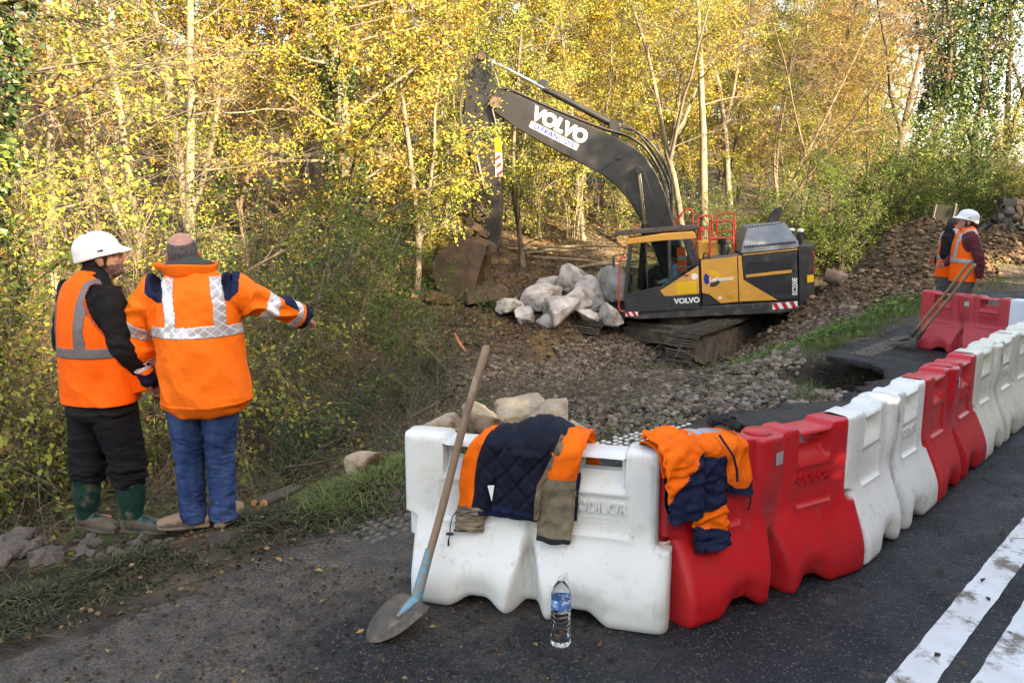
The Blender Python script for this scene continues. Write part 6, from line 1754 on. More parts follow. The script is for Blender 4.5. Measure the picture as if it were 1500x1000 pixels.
stick_out = [(5.03, 7.70), (4.93, 7.80), (4.82, 7.78), (4.68, 7.64), (4.47, 6.90), (4.44, 6.50), (4.50, 6.2), (4.60, 5.04), (4.74, 3.47), (4.80, 2.95), (4.90, 2.80), (5.06, 2.78), (5.16, 2.92), (5.22, 3.2), (5.28, 4.6), (5.42, 5.7), (5.50, 6.2), (5.44, 6.7), (5.26, 7.3)]
mb = MB(); mb.prism(stick_out, 'y', -0.19, 0.19); stick = part('stick', mb, M_boom, 0.02)
mb = MB(); mb.prism([(4.56, 5.32), (4.58, 5.70), (4.72, 5.70), (4.74, 5.32)], 'y', 0.186, 0.194)
mb.build('sticker', M_bright, stick)
mb = MB(); mb.prism([(4.595, 4.72), (4.565, 5.31), (4.735, 5.31), (4.765, 4.72)], 'y', 0.186, 0.194); hz = mb.build('hazard_stripe', M_wht, EX)
mb = MB()
for k in range(3):
    u_ = 4.80 + k * 0.20; mb.prism([(4.595, u_), (4.588, u_ + 0.09), (4.735, u_ + 0.0), (4.742, u_ - 0.09)], 'y', 0.1935, 0.198)
mb.build('red_bar', M_redd, hz)
for f_, u_, w_, r_ in ((4.62, 6.55, 0.34, 0.14), (4.90, 7.72, 0.26, 0.10), (4.98, 2.90, 0.30, 0.11), (5.40, 5.95, 0.26, 0.09), (5.53, 3.62, 0.3, 0.08), (5.62, 3.10, 0.3, 0.08)):
    mb = MB(); mb.tube([(f_, -w_, u_), (f_, w_, u_)], r_, 18); part('pin', mb, M_steelmud, 0, smooth=True)
def ram(name, a, b, c, y, rb, rr):
    """barrel from a to b, chrome rod from b to c (side-view points), at lateral y"""
    A, B_, D_ = [Vector((p[0], y, p[1])) for p in (a, b, c)]
    q = MB(); q.tube([A, B_], rb, 18); q.tube([B_ + (A - B_).normalized() * 0.10, B_ + (B_ - A).normalized() * 0.03], rb * 1.18, 18); q.tube([A + (A - B_).normalized() * 0.08, A], rb * 0.8, 14); r_ = q.build(name, M_boom, EX, smooth=True)
    q = MB(); q.tube([B_, D_], rr, 14); q.build('rod', M_chrome, r_, smooth=True)
    q = MB(); q.tube([D_ - Vector((0, rr * 1.6, 0)), D_ + Vector((0, rr * 1.6, 0))], rr * 1.9, 16); q.build('rod_eye', M_boom, r_, smooth=True)
ram('stick_cylinder', (1.70, 5.78), (3.36, 6.80), (4.88, 7.73), 0.0, 0.085, 0.052)
ram('boom_cylinder', (1.20, 1.75), (1.02, 3.25), (1.12, 4.60), 0.40, 0.085, 0.055)
ram('boom_cylinder', (1.20, 1.75), (1.02, 3.25), (1.12, 4.60), -0.40, 0.085, 0.055)
ram('bucket_cylinder', (5.45, 5.95), (5.50, 4.35), (5.53, 3.62), 0.0, 0.08, 0.05)
mb = MB(); mb.prism([(1.78, 5.56), (1.60, 5.42), (1.52, 5.78), (1.66, 5.90), (1.82, 5.86)], 'y', -0.12, 0.12); part('cylinder_bracket', mb, M_boom, 0.01); mb = MB(); mb.prism([(3.42, 6.72), (3.25, 6.98), (3.5, 7.05), (3.62, 6.92)], 'y', -0.05, 0.05); part('cylinder_bracket', mb, M_boom, 0.01)
def links(y):
    q = MB()
    for a, b, w in (((5.12, 3.28), (5.53, 3.62), 0.09), ((5.53, 3.62), (5.62, 3.10), 0.10)):
        p_, r_ = Vector(a), Vector(b); t = (r_ - p_).normalized(); n_ = Vector((-t.y, t.x)) * w
        q.prism([tuple(p_ + n_ - t * w), tuple(r_ + n_ + t * w), tuple(r_ - n_ + t * w), tuple(p_ - n_ - t * w)], 'y', y - 0.03, y + 0.03)
    return q
for y in (0.24, -0.24): part('linkage', links(y), M_steelmud, 0.02)
# bucket: curved shell, two cheeks, lip with teeth
bk = [(5.02, 3.0), (5.30, 3.12), (5.64, 3.20), (5.95, 3.12), (6.28, 2.92), (6.49, 2.66), (6.52, 2.30), (6.36, 1.92), (6.06, 1.56), (5.80, 1.40)]
mb = MB(); W_ = 0.72
th = 0.05
for k in range(len(bk) - 1):
    a, b = Vector(bk[k]), Vector(bk[k + 1]); c_ = Vector((5.55, 2.3))
    ai = a + (c_ - a).normalized() * th; bi = b + (c_ - b).normalized() * th
    mb.prism([tuple(a), tuple(b), tuple(bi), tuple(ai)], 'y', -W_, W_)
bucket = part('bucket', mb, M_steelmud, 0.0)
bucket.modifiers.new('weld', 'WELD')
for y in (W_, -W_):
    mb = MB(); mb.prism([(5.02, 3.02)] + bk[1:] + [(5.66, 1.42), (5.42, 1.95), (5.24, 2.45)], 'y', y - 0.02, y + 0.03); mb.build('bucket_cheek', M_steelmud, bucket, bevel=0.012)
mb = MB(); mb.prism([(5.92, 1.50), (5.74, 1.36), (5.68, 1.42), (5.86, 1.58)], 'y', -W_ - 0.02, W_ + 0.02); mb.build('bucket_lip', M_steelmud, bucket)
for k in range(5):
    y = -W_ + 0.06 + k * (2 * W_ - 0.12) / 4
    mb = MB(); mb.add([(5.86, y - 0.06, 1.50), (5.86, y + 0.06, 1.50), (5.74, y + 0.06, 1.46), (5.74, y - 0.06, 1.46), (5.60, y - 0.03, 1.20), (5.60, y + 0.03, 1.20), (5.58, y + 0.03, 1.22), (5.58, y - 0.03, 1.22)], [(0, 1, 2, 3), (4, 7, 6, 5), (0, 4, 5, 1), (1, 5, 6, 2), (2, 6, 7, 3), (3, 7, 4, 0)]); mb.build('tooth', M_steelmud, bucket, bevel=0.006)
mb = MB()
for y in (0.24, -0.24): mb.prism([(4.88, 2.80), (4.90, 3.02), (5.30, 3.22), (5.62, 3.26), (5.76, 3.16), (5.4, 3.04), (5.12, 2.72)], 'y', y - 0.03, y + 0.03)
mb.build('bucket_ear', M_steelmud, bucket, bevel=0.01)
# hoses
def hose(pts, r=0.026, parent=EX):
    P_ = [Vector(p) for p in pts]; out = []
    for i in range(len(P_) - 1):
        p0 = P_[max(i - 1, 0)]; p1 = P_[i]; p2 = P_[i + 1]; p3 = P_[min(i + 2, len(P_) - 1)]
        for k in range(5):
            t = k / 5; out.append(0.5 * ((2 * p1) + (p2 - p0) * t + (2 * p0 - 5 * p1 + 4 * p2 - p3) * t * t + (3 * p1 - p0 - 3 * p2 + p3) * t ** 3))
    out.append(P_[-1]); q = MB(); q.tube(out, r, 8); return q.build('hose', M_rubber, parent, smooth=True)
for y in (-0.20, -0.12, 0.12, 0.20):
    hose([(0.42, y, 3.5), (0.55, y, 4.35), (0.85, y, 5.02), (1.30, y, 5.44), (1.9, y, 5.68), (2.6, y, 6.0), (3.4, y, 6.40), (4.1, y, 6.78), (4.4, y, 6.92)], 0.028)
hose([(0.36, 0.1, 3.4), (0.40, 0.1, 4.2), (0.75, 0.1, 5.0), (1.2, 0.1, 5.6), (1.62, 0.08, 5.80)], 0.03)
hose([(0.40, 0.2, 3.3), (0.34, 0.2, 4.3), (0.66, 0.2, 5.06), (1.1, 0.2, 5.52), (1.5, 0.15, 5.70)], 0.03)
for y, d in ((0.24, 0.0), (0.16, 0.06), (-0.2, 0.03)):
    hose([(4.3, y, 6.88), (4.55, y + 0.03, 6.82), (4.72, y + 0.04, 6.5), (4.66 + d, y + 0.04, 6.0), (4.80 + d, y + 0.02, 5.72), (5.2, y, 5.66 + d), (5.36, y, 5.6 + d)], 0.03)
    hose([(5.02, y, 7.55), (5.30, y, 7.25), (5.52, y, 6.7), (5.56, y, 6.2), (5.48, y, 5.75)], 0.022)
for y, d in ((0.22, 0.0), (0.26, 0.09), (-0.1, 0.05), (0.1, 0.15)):
    hose([(5.36 - d, y, 5.72), (5.36 - d, y, 5.1), (5.30 - d, y, 4.6), (5.40 - d, y, 4.15), (5.28 - d, y, 3.9), (5.16 - d, y, 3.75)], 0.024)
for k in range(5):
    mb = MB(); mb.tube([(5.02 + 0.04 * k, 0.2, 3.72 + 0.1 * k), (5.26 + 0.03 * k, 0.25, 3.66 + 0.1 * k)], 0.03, 10); part('hose_fitting', mb, M_steelmud, 0, smooth=True)
mb = MB(); mb.tube([(5.26, 0.21, 5.5), (5.10, 0.21, 4.5)], 0.035, 10); mb.tube([(5.18, 0.21, 5.5), (5.14, 0.21, 4.7)], 0.022, 8); part('steel_pipe', mb, M_boom, 0, smooth=True)

# lettering
def decal(body, f, u, y, size, m, parent=EX, ang=0.0, off=0.0, shear=0.0, xs=1.0, ext=0.003, spacing=1.0, name='lettering', rot=None):
    me = text_mesh(body, size, ext, off, shear, spacing, xs=xs)
    # text plane: x to the rear (to the right as seen from the left side of the machine), y up
    Mx = Matrix(((-1, 0, 0, f), (0, 0, 1, y), (0, 1, 0, u), (0, 0, 0, 1))) @ Matrix.Rotation(ang, 4, 'Z')
    me.transform(Mx)
    return link(name, me, m, parent)
tb = math.atan2(-(6.21 - 5.47), (3.74 - 2.47))
decal('VOLVO', 3.03, 5.84, 0.275, 0.44, M_wht, boom, tb, 0.022, xs=1.02)
mb = MB(); mb.box((0, 0, 0), (1.34, 0.006, 0.155)); o = mb.build('name_strip', M_wht, boom); o.matrix_basis = Matrix(((-1, 0, 0, 3.19), (0, 0, 1, 0.272), (0, 1, 0, 5.615), (0, 0, 0, 1))) @ Matrix.Rotation(tb, 4, 'Z') @ Matrix.Rotation(PI / 2, 4, 'X')
decal('LEFRANCOIS', 3.19, 5.615, 0.278, 0.17, M_blued, boom, tb, 0.007, xs=1.12, spacing=1.04)
decal('VOLVO', 0.105, 1.425, C1 + 0.003, 0.17, M_wht, cab, 0.015, 0.008, xs=1.05)
decal('EC250E', -2.375, 1.64, L0 + 0.008, 0.15, M_wht, EX, PI / 2, 0.004, xs=0.85)
# company emblem: three arcs and the name
def arc(a0, a1, r0, r1, m):
    q = MB(); k = 10
    out = [(-0.50 - r1 * math.cos(R(a0 + (a1 - a0) * i / k)), 1.93 + r1 * math.sin(R(a0 + (a1 - a0) * i / k))) for i in range(k + 1)] + [(-0.50 - r0 * math.cos(R(a1 + (a0 - a1) * i / k)), 1.93 + r0 * math.sin(R(a1 + (a0 - a1) * i / k))) for i in range(k + 1)]
    q.prism(out, 'y', L0 + 0.011, L0 + 0.015); q.build('emblem', m, yd)
arc(10, 115, 0.09, 0.19, M_bright); arc(140, 230, 0.08, 0.20, M_blued); arc(250, 345, 0.10, 0.20, M_char)
decal('Lefrancois', -0.70, 1.905, L0 + 0.014, 0.135, M_wht, yd, 0.02, 0.004, shear=0.25)
for p_ in [p for p in EX.children_recursive if p.type == 'MESH']:
    pass

# ---- things round the bucket
A_ = at(712, 440, 20.4)
mb = MB(); mb.prism([(-0.55, 0.0), (-0.5, 0.30), (0.45, 0.36), (0.6, 0.22), (0.55, 0.0)], 'y', -0.25, 0.25); o = mb.build('muddy_slab', M_steelmud, bevel=0.05); o.location = (A_.x, A_.y, A_.z); o.rotation_euler = (0, R(-9), R(8)); tag(o, 'dark muddy slab lying on the soil behind the bucket', 'slab')
A_ = at(645, 440, 20.2)
o = link('mud_lump', stone_mesh('mud_lump', 190, 3, (0.5, 0.4, 0.3), 0.4), M_mound); o.location = A_; tag(o, 'lump of soil beside the left of the bucket', 'dirt')

# ---- grapple parked at the far end of the works, and the board beside it
GR = empty('grapple', at(1470, 348, 26.0)); tag(GR, 'grey hydraulic grapple standing on the dirt at the far right', 'grapple')
GR.rotation_euler = (0, 0, 0.2); GR.scale = (0.92, 0.92, 0.92)
M_grap = pmat('dusty grey steel', (0.075, 0.068, 0.060), (0.05, 0.046, 0.042), 4, 0.6, metal=0.2, bump=0.4, bscale=20, dirt=(0.12, 0.10, 0.075), dscale=4, damt=0.58, dsoft=0.2)
mb = MB(); mb.prism([(-0.20, 1.0), (-0.30, 1.18), (-0.30, 1.36), (-0.20, 1.38), (-0.12, 1.30), (0.12, 1.30), (0.18, 1.38), (0.27, 1.36), (0.26, 1.16), (0.16, 1.0)], 'y', -0.15, 0.15); mb.build('mount', M_grap, GR, bevel=0.03)
def grap_tube(nm, pts, r, flat=1.0):
    q = MB(); q.tube([Vector(p) for p in cr_line(pts)], list(np.interp(np.linspace(0, 1, len(cr_line(pts))), np.linspace(0, 1, len(r)), r)), 14, flat=flat); return q.build(nm, M_grap, GR, smooth=True)
def cr_line(pts, k=4):
    P_ = [Vector(p) for p in pts]; out = []
    for i in range(len(P_) - 1):
        p0 = P_[max(i - 1, 0)]; p1 = P_[i]; p2 = P_[i + 1]; p3 = P_[min(i + 2, len(P_) - 1)]
        for q in range(k):
            t = q / k; out.append(0.5 * ((2 * p1) + (p2 - p0) * t + (2 * p0 - 5 * p1 + 4 * p2 - p3) * t * t + (3 * p1 - p0 - 3 * p2 + p3) * t ** 3))
    return out + [P_[-1]]
grap_tube('rotator_housing', [(0, 0, 0.72), (0, 0, 0.84), (0, 0, 0.96), (0, 0, 1.06)], [0.20, 0.27, 0.25, 0.16])
grap_tube('hydraulic_motor', [(-0.48, 0, 0.55), (-0.33, 0, 0.66), (-0.16, 0, 0.76)], [0.13, 0.20, 0.14]); grap_tube('hydraulic_motor', [(0.42, -0.05, 0.60), (0.27, -0.03, 0.70), (0.10, 0, 0.78)], [0.15, 0.19, 0.13])
grap_tube('lower_frame', [(-0.02, 0, 0.78), (-0.10, 0, 0.35), (-0.16, 0, -0.05), (-0.18, 0, -0.28)], [0.17, 0.15, 0.13, 0.10]); grap_tube('lower_frame', [(0.05, 0, 0.78), (0.16, 0, 0.38), (0.24, 0, -0.02), (0.30, 0, -0.28)], [0.15, 0.14, 0.13, 0.10])
for y in (-0.24, 0.24):
    grap_tube('claw', [(-0.30, y, 0.42), (-0.62, y, 0.36), (-0.92, y, 0.14), (-1.0, y, -0.12), (-0.86, y, -0.30)], [0.10, 0.11, 0.09, 0.07, 0.02], 0.8); grap_tube('claw', [(0.30, y, 0.36), (0.55, y, 0.26), (0.72, y, 0.05), (0.70, y, -0.18), (0.52, y, -0.30)], [0.10, 0.12, 0.10, 0.07, 0.02], 0.8)
q_ = MB(); q_.prism([(0.32, 1.34), (0.60, 1.30), (0.98, 0.30), (0.92, 0.12), (0.76, 0.16), (0.56, 0.7), (0.30, 1.0)], 'y', -0.08, 0.08); q_.build('arm', pmat('rusty tan arm', (0.25, 0.17, 0.09), (0.17, 0.115, 0.065), 4, 0.7), GR, bevel=0.02)
for sx in (-1, 1):
    q_ = MB(); pts = [(sx * 0.18, -0.2, 1.15), (sx * 0.42, -0.22, 1.12), (sx * 0.55, -0.2, 0.86), (sx * 0.46, -0.18, 0.5), (sx * 0.3, -0.18, 0.42)]; q_.tube(pts, 0.025, 8); q_.build('hose', M_rubber, GR, smooth=True)
BD = empty('road_board', at(1386, 345, 23.0)); tag(BD, 'back of a dark square board on a post behind the white helmet', 'sign board')
mb = MB(); mb.box((-0.10, 0, 0.62), (0.72, 0.04, 0.44), rot=(0, R(8), 0)); mb.build('board', pmat('dark board', (0.009, 0.011, 0.009), (0.013, 0.014, 0.012), 4, 0.7, spec=0.1), BD, bevel=0.01)
mb = MB(); mb.box((0.14, -0.035, 0.55), (0.05, 0.03, 0.7), rot=(0, R(8), 0)); mb.box((-0.40, -0.03, 0.66), (0.03, 0.02, 0.42), rot=(0, R(8), 0)); mb.build('post', M_grap, BD)
# ================================================================== people
def cr_path(pts, k=5):
    P_ = [np.array(p, float) for p in pts]; out = []
    for i in range(len(P_) - 1):
        p0 = P_[max(i - 1, 0)]; p1 = P_[i]; p2 = P_[i + 1]; p3 = P_[min(i + 2, len(P_) - 1)]
        for q in range(k):
            t = q / k; out.append(0.5 * ((2 * p1) + (p2 - p0) * t + (2 * p0 - 5 * p1 + 4 * p2 - p3) * t * t + (3 * p1 - p0 - 3 * p2 + p3) * t ** 3))
    out.append(P_[-1]); return np.array(out)

def loft(mb, pts, radii, side=(1, 0, 0), n=20, k=5, round_ends=True):
    """closed tube through pts with elliptical sections: radii (across, front-back)"""
    data = [tuple(p) + ((r, r) if not isinstance(r, (tuple, list)) else tuple(r)) for p, r in zip(pts, radii)]
    D = cr_path(data, k)
    C_, Rr = D[:, :3], D[:, 3:]
    T = np.gradient(C_, axis=0); T /= np.linalg.norm(T, axis=1)[:, None] + 1e-9
    rings = []
    m = len(C_)
    idx = [(0, -1)] + [(i, 0) for i in range(m)] + [(m - 1, 1)]
    sd = np.array(side, float)
    def ring(i, shift, sc):
        t = T[i]; u = sd - t * sd.dot(t)
        if np.linalg.norm(u) < 0.05: u = np.cross(t, [0, 1, 0])
        u /= np.linalg.norm(u); w = np.cross(t, u)
        a = np.arange(n) * 2 * PI / n
        return C_[i] + t * shift + sc * (np.cos(a)[:, None] * u * Rr[i, 0] + np.sin(a)[:, None] * w * Rr[i, 1])
    R0 = Rr[0].min(); R1 = Rr[-1].min()
    if round_ends:
        for q in (0.25, 0.6): rings.append(ring(0, -R0 * 0.5 * math.cos(q * PI / 2), math.sin(q * PI / 2)))
    for i in range(m): rings.append(ring(i, 0, 1))
    if round_ends:
        for q in (0.6, 0.25): rings.append(ring(m - 1, R1 * 0.5 * math.cos(q * PI / 2), math.sin(q * PI / 2)))
    vs = np.concatenate(rings); fs = []
    nr = len(rings)
    for i in range(nr - 1):
        for j in range(n): fs.append((i * n + j, i * n + (j + 1) % n, (i + 1) * n + (j + 1) % n, (i + 1) * n + j))
    fs.append(tuple(reversed(range(n)))); fs.append(tuple((nr - 1) * n + j for j in range(n)))
    mb.add([tuple(v) for v in vs], fs)

def ellipsoid(mb, c, B, r, n=16):
    """c centre, B columns of axes (3 vectors), r radii"""
    vs = []; fs = []; m = n // 2 + 1
    for i in range(1, m):
        ph = PI * i / m
        for j in range(n):
            a = 2 * PI * j / n
            vs.append(Vector(c) + B[0] * (r[0] * math.sin(ph) * math.cos(a)) + B[1] * (r[1] * math.sin(ph) * math.sin(a)) + B[2] * (r[2] * math.cos(ph)))
    k = len(vs); vs += [Vector(c) + B[2] * r[2], Vector(c) - B[2] * r[2]]
    for i in range(m - 2):
        for j in range(n): fs.append((i * n + j, i * n + (j + 1) % n, (i + 1) * n + (j + 1) % n, (i + 1) * n + j))
    for j in range(n):
        fs.append((k, (j + 1) % n, j)); fs.append((k + 1, (m - 2) * n + j, (m - 2) * n + (j + 1) % n))
    mb.add(vs, fs)

def fuse(mb, name, voxel, it=4):
    """one continuous skin from overlapping closed shapes"""
    me = mb.mesh('fuse'); o = bpy.data.objects.new('fuse', me); C.objects.link(o)
    r = o.modifiers.new('r', 'REMESH'); r.mode = 'VOXEL'; r.voxel_size = voxel; r.use_smooth_shade = True
    if it: s = o.modifiers.new('s', 'SMOOTH'); s.iterations = it; s.factor = 0.5
    dg = bpy.context.evaluated_depsgraph_get(); dg.update()
    out = bpy.data.meshes.new_from_object(o.evaluated_get(dg)); out.name = name
    bpy.data.objects.remove(o); bpy.data.meshes.remove(me)
    out.polygons.foreach_set('use_smooth', np.full(len(out.polygons), True))
    out.materials.clear()
    return out

def co_no(me):
    k = len(me.vertices); a = np.empty(k * 3); me.vertices.foreach_get('co', a); b = np.empty(k * 3); me.vertices.foreach_get('normal', b)
    return a.reshape(-1, 3), b.reshape(-1, 3)

def seg_t(P, pts):
    """nearest parameter (0..1 by length) along a polyline, and distance"""
    pts = np.array(pts, float); L = np.linalg.norm(np.diff(pts, axis=0), axis=1); cum = np.concatenate([[0], np.cumsum(L)]); tot = cum[-1]
    best = np.full(len(P), 1e9); bt = np.zeros(len(P))
    for i in range(len(pts) - 1):
        d = pts[i + 1] - pts[i]; t = np.clip(((P - pts[i]) @ d) / (d @ d), 0, 1); q = np.linalg.norm(P - (pts[i] + t[:, None] * d), axis=1)
        m = q < best; best[m] = q[m]; bt[m] = (cum[i] + t[m] * L[i]) / tot
    return bt, best

def n3(P, sc, seed):
    """cheap smooth 3-D noise in numpy, about -1..1"""
    x, y, z = P[:, 0] * sc[0], P[:, 1] * sc[1], P[:, 2] * sc[2]
    return (vn(x + z * 0.71, y + z * 0.37, seed) + vn(y - x * 0.5 + 9.1, z + x * 0.23, seed + 11) + vn(z + y * 0.31, x - z * 0.4 + 3.3, seed + 23) - 1.5) * 1.6

def displace(me, amt):
    P, Nn = co_no(me); P = P + Nn * amt[:, None]; me.vertices.foreach_set('co', P.ravel()); me.update()

def face_centres(me):
    k = len(me.polygons); c = np.empty(k * 3); me.polygons.foreach_get('center', c); return c.reshape(-1, 3)

def face_normals(me):
    k = len(me.polygons); c = np.empty(k * 3); me.polygons.foreach_get('normal', c); return c.reshape(-1, 3)

def extract(name, me, mask, off, mats, parent, thick=0.0):
    """a piece of cloth cut from another mesh and lifted off it"""
    P, Nn = co_no(me)
    F = [list(me.polygons[i].vertices) for i in np.nonzero(mask)[0]]
    used = sorted({v for f in F for v in f}); mp = {v: i for i, v in enumerate(used)}
    V = P[used] + Nn[used] * off
    m = bpy.data.meshes.new(name); m.from_pydata([tuple(v) for v in V], [], [[mp[v] for v in f] for f in F]); m.update()
    m.polygons.foreach_set('use_smooth', np.full(len(m.polygons), True))
    o = link(name, m, mats, parent)
    if thick:
        s = o.modifiers.new('thick', 'SOLIDIFY'); s.thickness = thick; s.offset = -1
    return o

def hand(mb, wrist, d, back, thumb_side, curl=0.5, sc=1.0, point=None, spread=0.10):
    """palm, four bent fingers and a thumb; d: towards the fingers, back: out of the back of the hand, thumb_side: towards the thumb"""
    w = Vector(wrist); d = Vector(d).normalized(); b = Vector(back); b = (b - d * b.dot(d)).normalized(); s = d.cross(b); s = s if s.dot(Vector(thumb_side)) > 0 else -s
    loft(mb, [w - d * 0.03 * sc, w + d * 0.02 * sc, w + d * 0.06 * sc, w + d * 0.088 * sc], [(0.027 * sc, 0.020 * sc), (0.034 * sc, 0.018 * sc), (0.041 * sc, 0.016 * sc), (0.039 * sc, 0.012 * sc)], s, 14, 3)
    for i, (x, L) in enumerate(((0.031, 0.070), (0.0105, 0.078), (-0.0105, 0.072), (-0.031, 0.057))):
        c = curl * (1 + 0.12 * i) if not (point is not None and i == 0) else point
        p = w + d * (0.086 - 0.006 * abs(i - 1.2)) * sc + s * x * sc; dd = (d + s * (x * 6 * spread)).normalized(); pts = [p - d * 0.02 * sc]
        ang = 0
        pts.append(p)
        for q in (0.45, 0.31, 0.24):
            ang += c * (0.9 if q == 0.45 else 1.1)
            pts.append(pts[-1] + (dd * math.cos(ang) - b * math.sin(ang)) * L * q * sc)
        r = [0.0086, 0.0088, 0.0078, 0.0070, 0.0058]
        loft(mb, pts, [x_ * sc for x_ in r], s, 10, 3)
    p = w + d * 0.022 * sc + s * 0.030 * sc
    td_ = (d * 0.75 + s * 0.75 - b * 0.25).normalized(); t2 = (d * 1.0 + s * 0.12 - b * 0.4).normalized()
    loft(mb, [p - s * 0.015 * sc, p + td_ * 0.030 * sc, p + td_ * 0.034 * sc + t2 * 0.028 * sc, p + td_ * 0.034 * sc + t2 * 0.052 * sc], [0.013 * sc, 0.0115 * sc, 0.0095 * sc, 0.0072 * sc], d, 10, 3)

def head_shapes(mb, c, yaw, pitch=0.0, sc=1.0, roll=0.0):
    """yaw clockwise from +Y; returns the axes (right, face, up)"""
    M = Matrix.Rotation(-yaw, 3, 'Z') @ Matrix.Rotation(-pitch, 3, 'X') @ Matrix.Rotation(roll, 3, 'Y')
    r_, f_, u_ = M @ Vector((1, 0, 0)), M @ Vector((0, 1, 0)), M @ Vector((0, 0, 1)); B = (r_, f_, u_); c = Vector(c)
    def E(o, rad): ellipsoid(mb, c + (r_ * o[0] + f_ * o[1] + u_ * o[2]) * sc, B, [x * sc for x in rad])
    E((0, -0.012, 0.030), (0.077, 0.097, 0.092))            # skull
    E((0, 0.022, -0.030), (0.062, 0.068, 0.080))            # face
    E((0, 0.038, -0.082), (0.043, 0.046, 0.034))            # jaw and chin
    E((0, 0.074, 0.026), (0.052, 0.016, 0.015))             # brow
    E((0.032, 0.066, -0.022), (0.022, 0.020, 0.020)); E((-0.032, 0.066, -0.022), (0.022, 0.020, 0.020))
    loft(mb, [c + (f_ * 0.082 + u_ * 0.018) * sc, c + (f_ * 0.099 - u_ * 0.010) * sc, c + (f_ * 0.110 - u_ * 0.028) * sc, c + (f_ * 0.090 - u_ * 0.036) * sc], [(0.008 * sc, 0.008 * sc), (0.010 * sc, 0.010 * sc), (0.014 * sc, 0.010 * sc), (0.012 * sc, 0.006 * sc)], r_, 10, 3)
    E((0, 0.086, -0.056), (0.023, 0.010, 0.0065)); E((0, 0.085, -0.068), (0.021, 0.010, 0.007)); E((0, 0.078, -0.096), (0.020, 0.014, 0.014))
    for s in (1, -1): E((s * 0.078, -0.008, -0.008), (0.010, 0.019, 0.032)); E((s * 0.084, -0.016, 0.004), (0.007, 0.012, 0.020))
    return c, r_, f_, u_

M_skin = pmat('skin', (0.46, 0.235, 0.165), (0.38, 0.185, 0.125), 18, 0.5, bump=0.15, bscale=120, spec=0.4, bdist=0.004)
M_skinh = pmat('weathered hand skin', (0.36, 0.17, 0.12), (0.28, 0.13, 0.09), 18, 0.55, bump=0.3, bscale=120, spec=0.4, bdist=0.004)
M_hairg = pmat('short greying hair', (0.050, 0.045, 0.042), (0.11, 0.10, 0.095), 60, 0.8, bump=0.8, bscale=220, bdist=0.006)
M_hairb = pmat('short dark hair', (0.020, 0.014, 0.010), (0.034, 0.024, 0.017), 60, 0.75, bump=0.8, bscale=220, bdist=0.006)
M_stub = pmat('dark stubble', (0.20, 0.11, 0.078), (0.085, 0.05, 0.038), 260, 0.75, bump=0.6, bscale=300, bdist=0.003)
M_eye = pmat('eye', (0.75, 0.73, 0.70), None, rough=0.2)
M_helm = pmat('white helmet plastic', (0.78, 0.77, 0.76), (0.70, 0.69, 0.68), 3, 0.35, dirt=(0.55, 0.52, 0.47), dscale=9, damt=0.68, dsoft=0.1)
M_hvv = pmat('hi-vis orange cloth', (0.98, 0.130, 0.008), (0.92, 0.112, 0.006), 5, 0.8, bump=0.35, bscale=420, spec=0.2, bdist=0.002)
M_hvj = pmat('hi-vis orange jacket cloth', (1.0, 0.175, 0.010), (0.95, 0.155, 0.008), 5, 0.75, bump=0.35, bscale=420, spec=0.25, bdist=0.002)
M_seg = bpy.data.materials.new('quilted reflective tape'); M_seg.use_nodes = True
nt = M_seg.node_tree; b_ = nt.nodes['Principled BSDF']; b_.inputs['Roughness'].default_value = 0.32; b_.inputs['Metallic'].default_value = 0.25
tc = nt.nodes.new('ShaderNodeTexCoord'); mp = nt.nodes.new('ShaderNodeMapping'); mp.inputs['Rotation'].default_value = (0, R(45), 0); nt.links.new(tc.outputs['Object'], mp.inputs[0])
sx = nt.nodes.new('ShaderNodeSeparateXYZ'); nt.links.new(mp.outputs[0], sx.inputs[0])
def gridline(sock):
    a = nt.nodes.new('ShaderNodeMath'); a.operation = 'PINGPONG'; a.inputs[1].default_value = 0.019; nt.links.new(sock, a.inputs[0])
    b2 = nt.nodes.new('ShaderNodeMath'); b2.operation = 'LESS_THAN'; b2.inputs[1].default_value = 0.0026; nt.links.new(a.outputs[0], b2.inputs[0]); return b2.outputs[0]
mxm = nt.nodes.new('ShaderNodeMath'); mxm.operation = 'MAXIMUM'; nt.links.new(gridline(sx.outputs[0]), mxm.inputs[0]); nt.links.new(gridline(sx.outputs[2]), mxm.inputs[1])
nzr = nt.nodes.new('ShaderNodeTexNoise'); nzr.inputs['Scale'].default_value = 7; nt.links.new(tc.outputs['Object'], nzr.inputs[0])
rpp = nt.nodes.new('ShaderNodeValToRGB'); rpp.color_ramp.elements[0].position = 0.35; rpp.color_ramp.elements[0].color = (0.40, 0.385, 0.38, 1); rpp.color_ramp.elements[1].position = 0.68; rpp.color_ramp.elements[1].color = (0.66, 0.66, 0.69, 1); nt.links.new(nzr.outputs[0], rpp.inputs[0])
mxc = nt.nodes.new('ShaderNodeMix'); mxc.data_type = 'RGBA'; nt.links.new(mxm.outputs[0], mxc.inputs[0]); nt.links.new(rpp.outputs[0], mxc.inputs[6]); mxc.inputs[7].default_value = (0.78, 0.78, 0.80, 1); nt.links.new(mxc.outputs[2], b_.inputs['Base Color'])
M_vtape = pmat('grey vest tape', (0.155, 0.135, 0.135), (0.125, 0.11, 0.11), 8, 0.5, metal=0.1)
M_soft = pmat('black softshell', (0.011, 0.010, 0.0105), (0.017, 0.016, 0.0165), 7, 0.8, bump=0.3, bscale=320, bdist=0.002, spec=0.12)
M_trou = pmat('dark work trousers', (0.008, 0.0075, 0.0095), (0.014, 0.0135, 0.0165), 5, 0.85, bump=0.4, bscale=320, bdist=0.002, spec=0.12, dirt=(0.07, 0.06, 0.05), dscale=7, damt=0.70, dsoft=0.12)
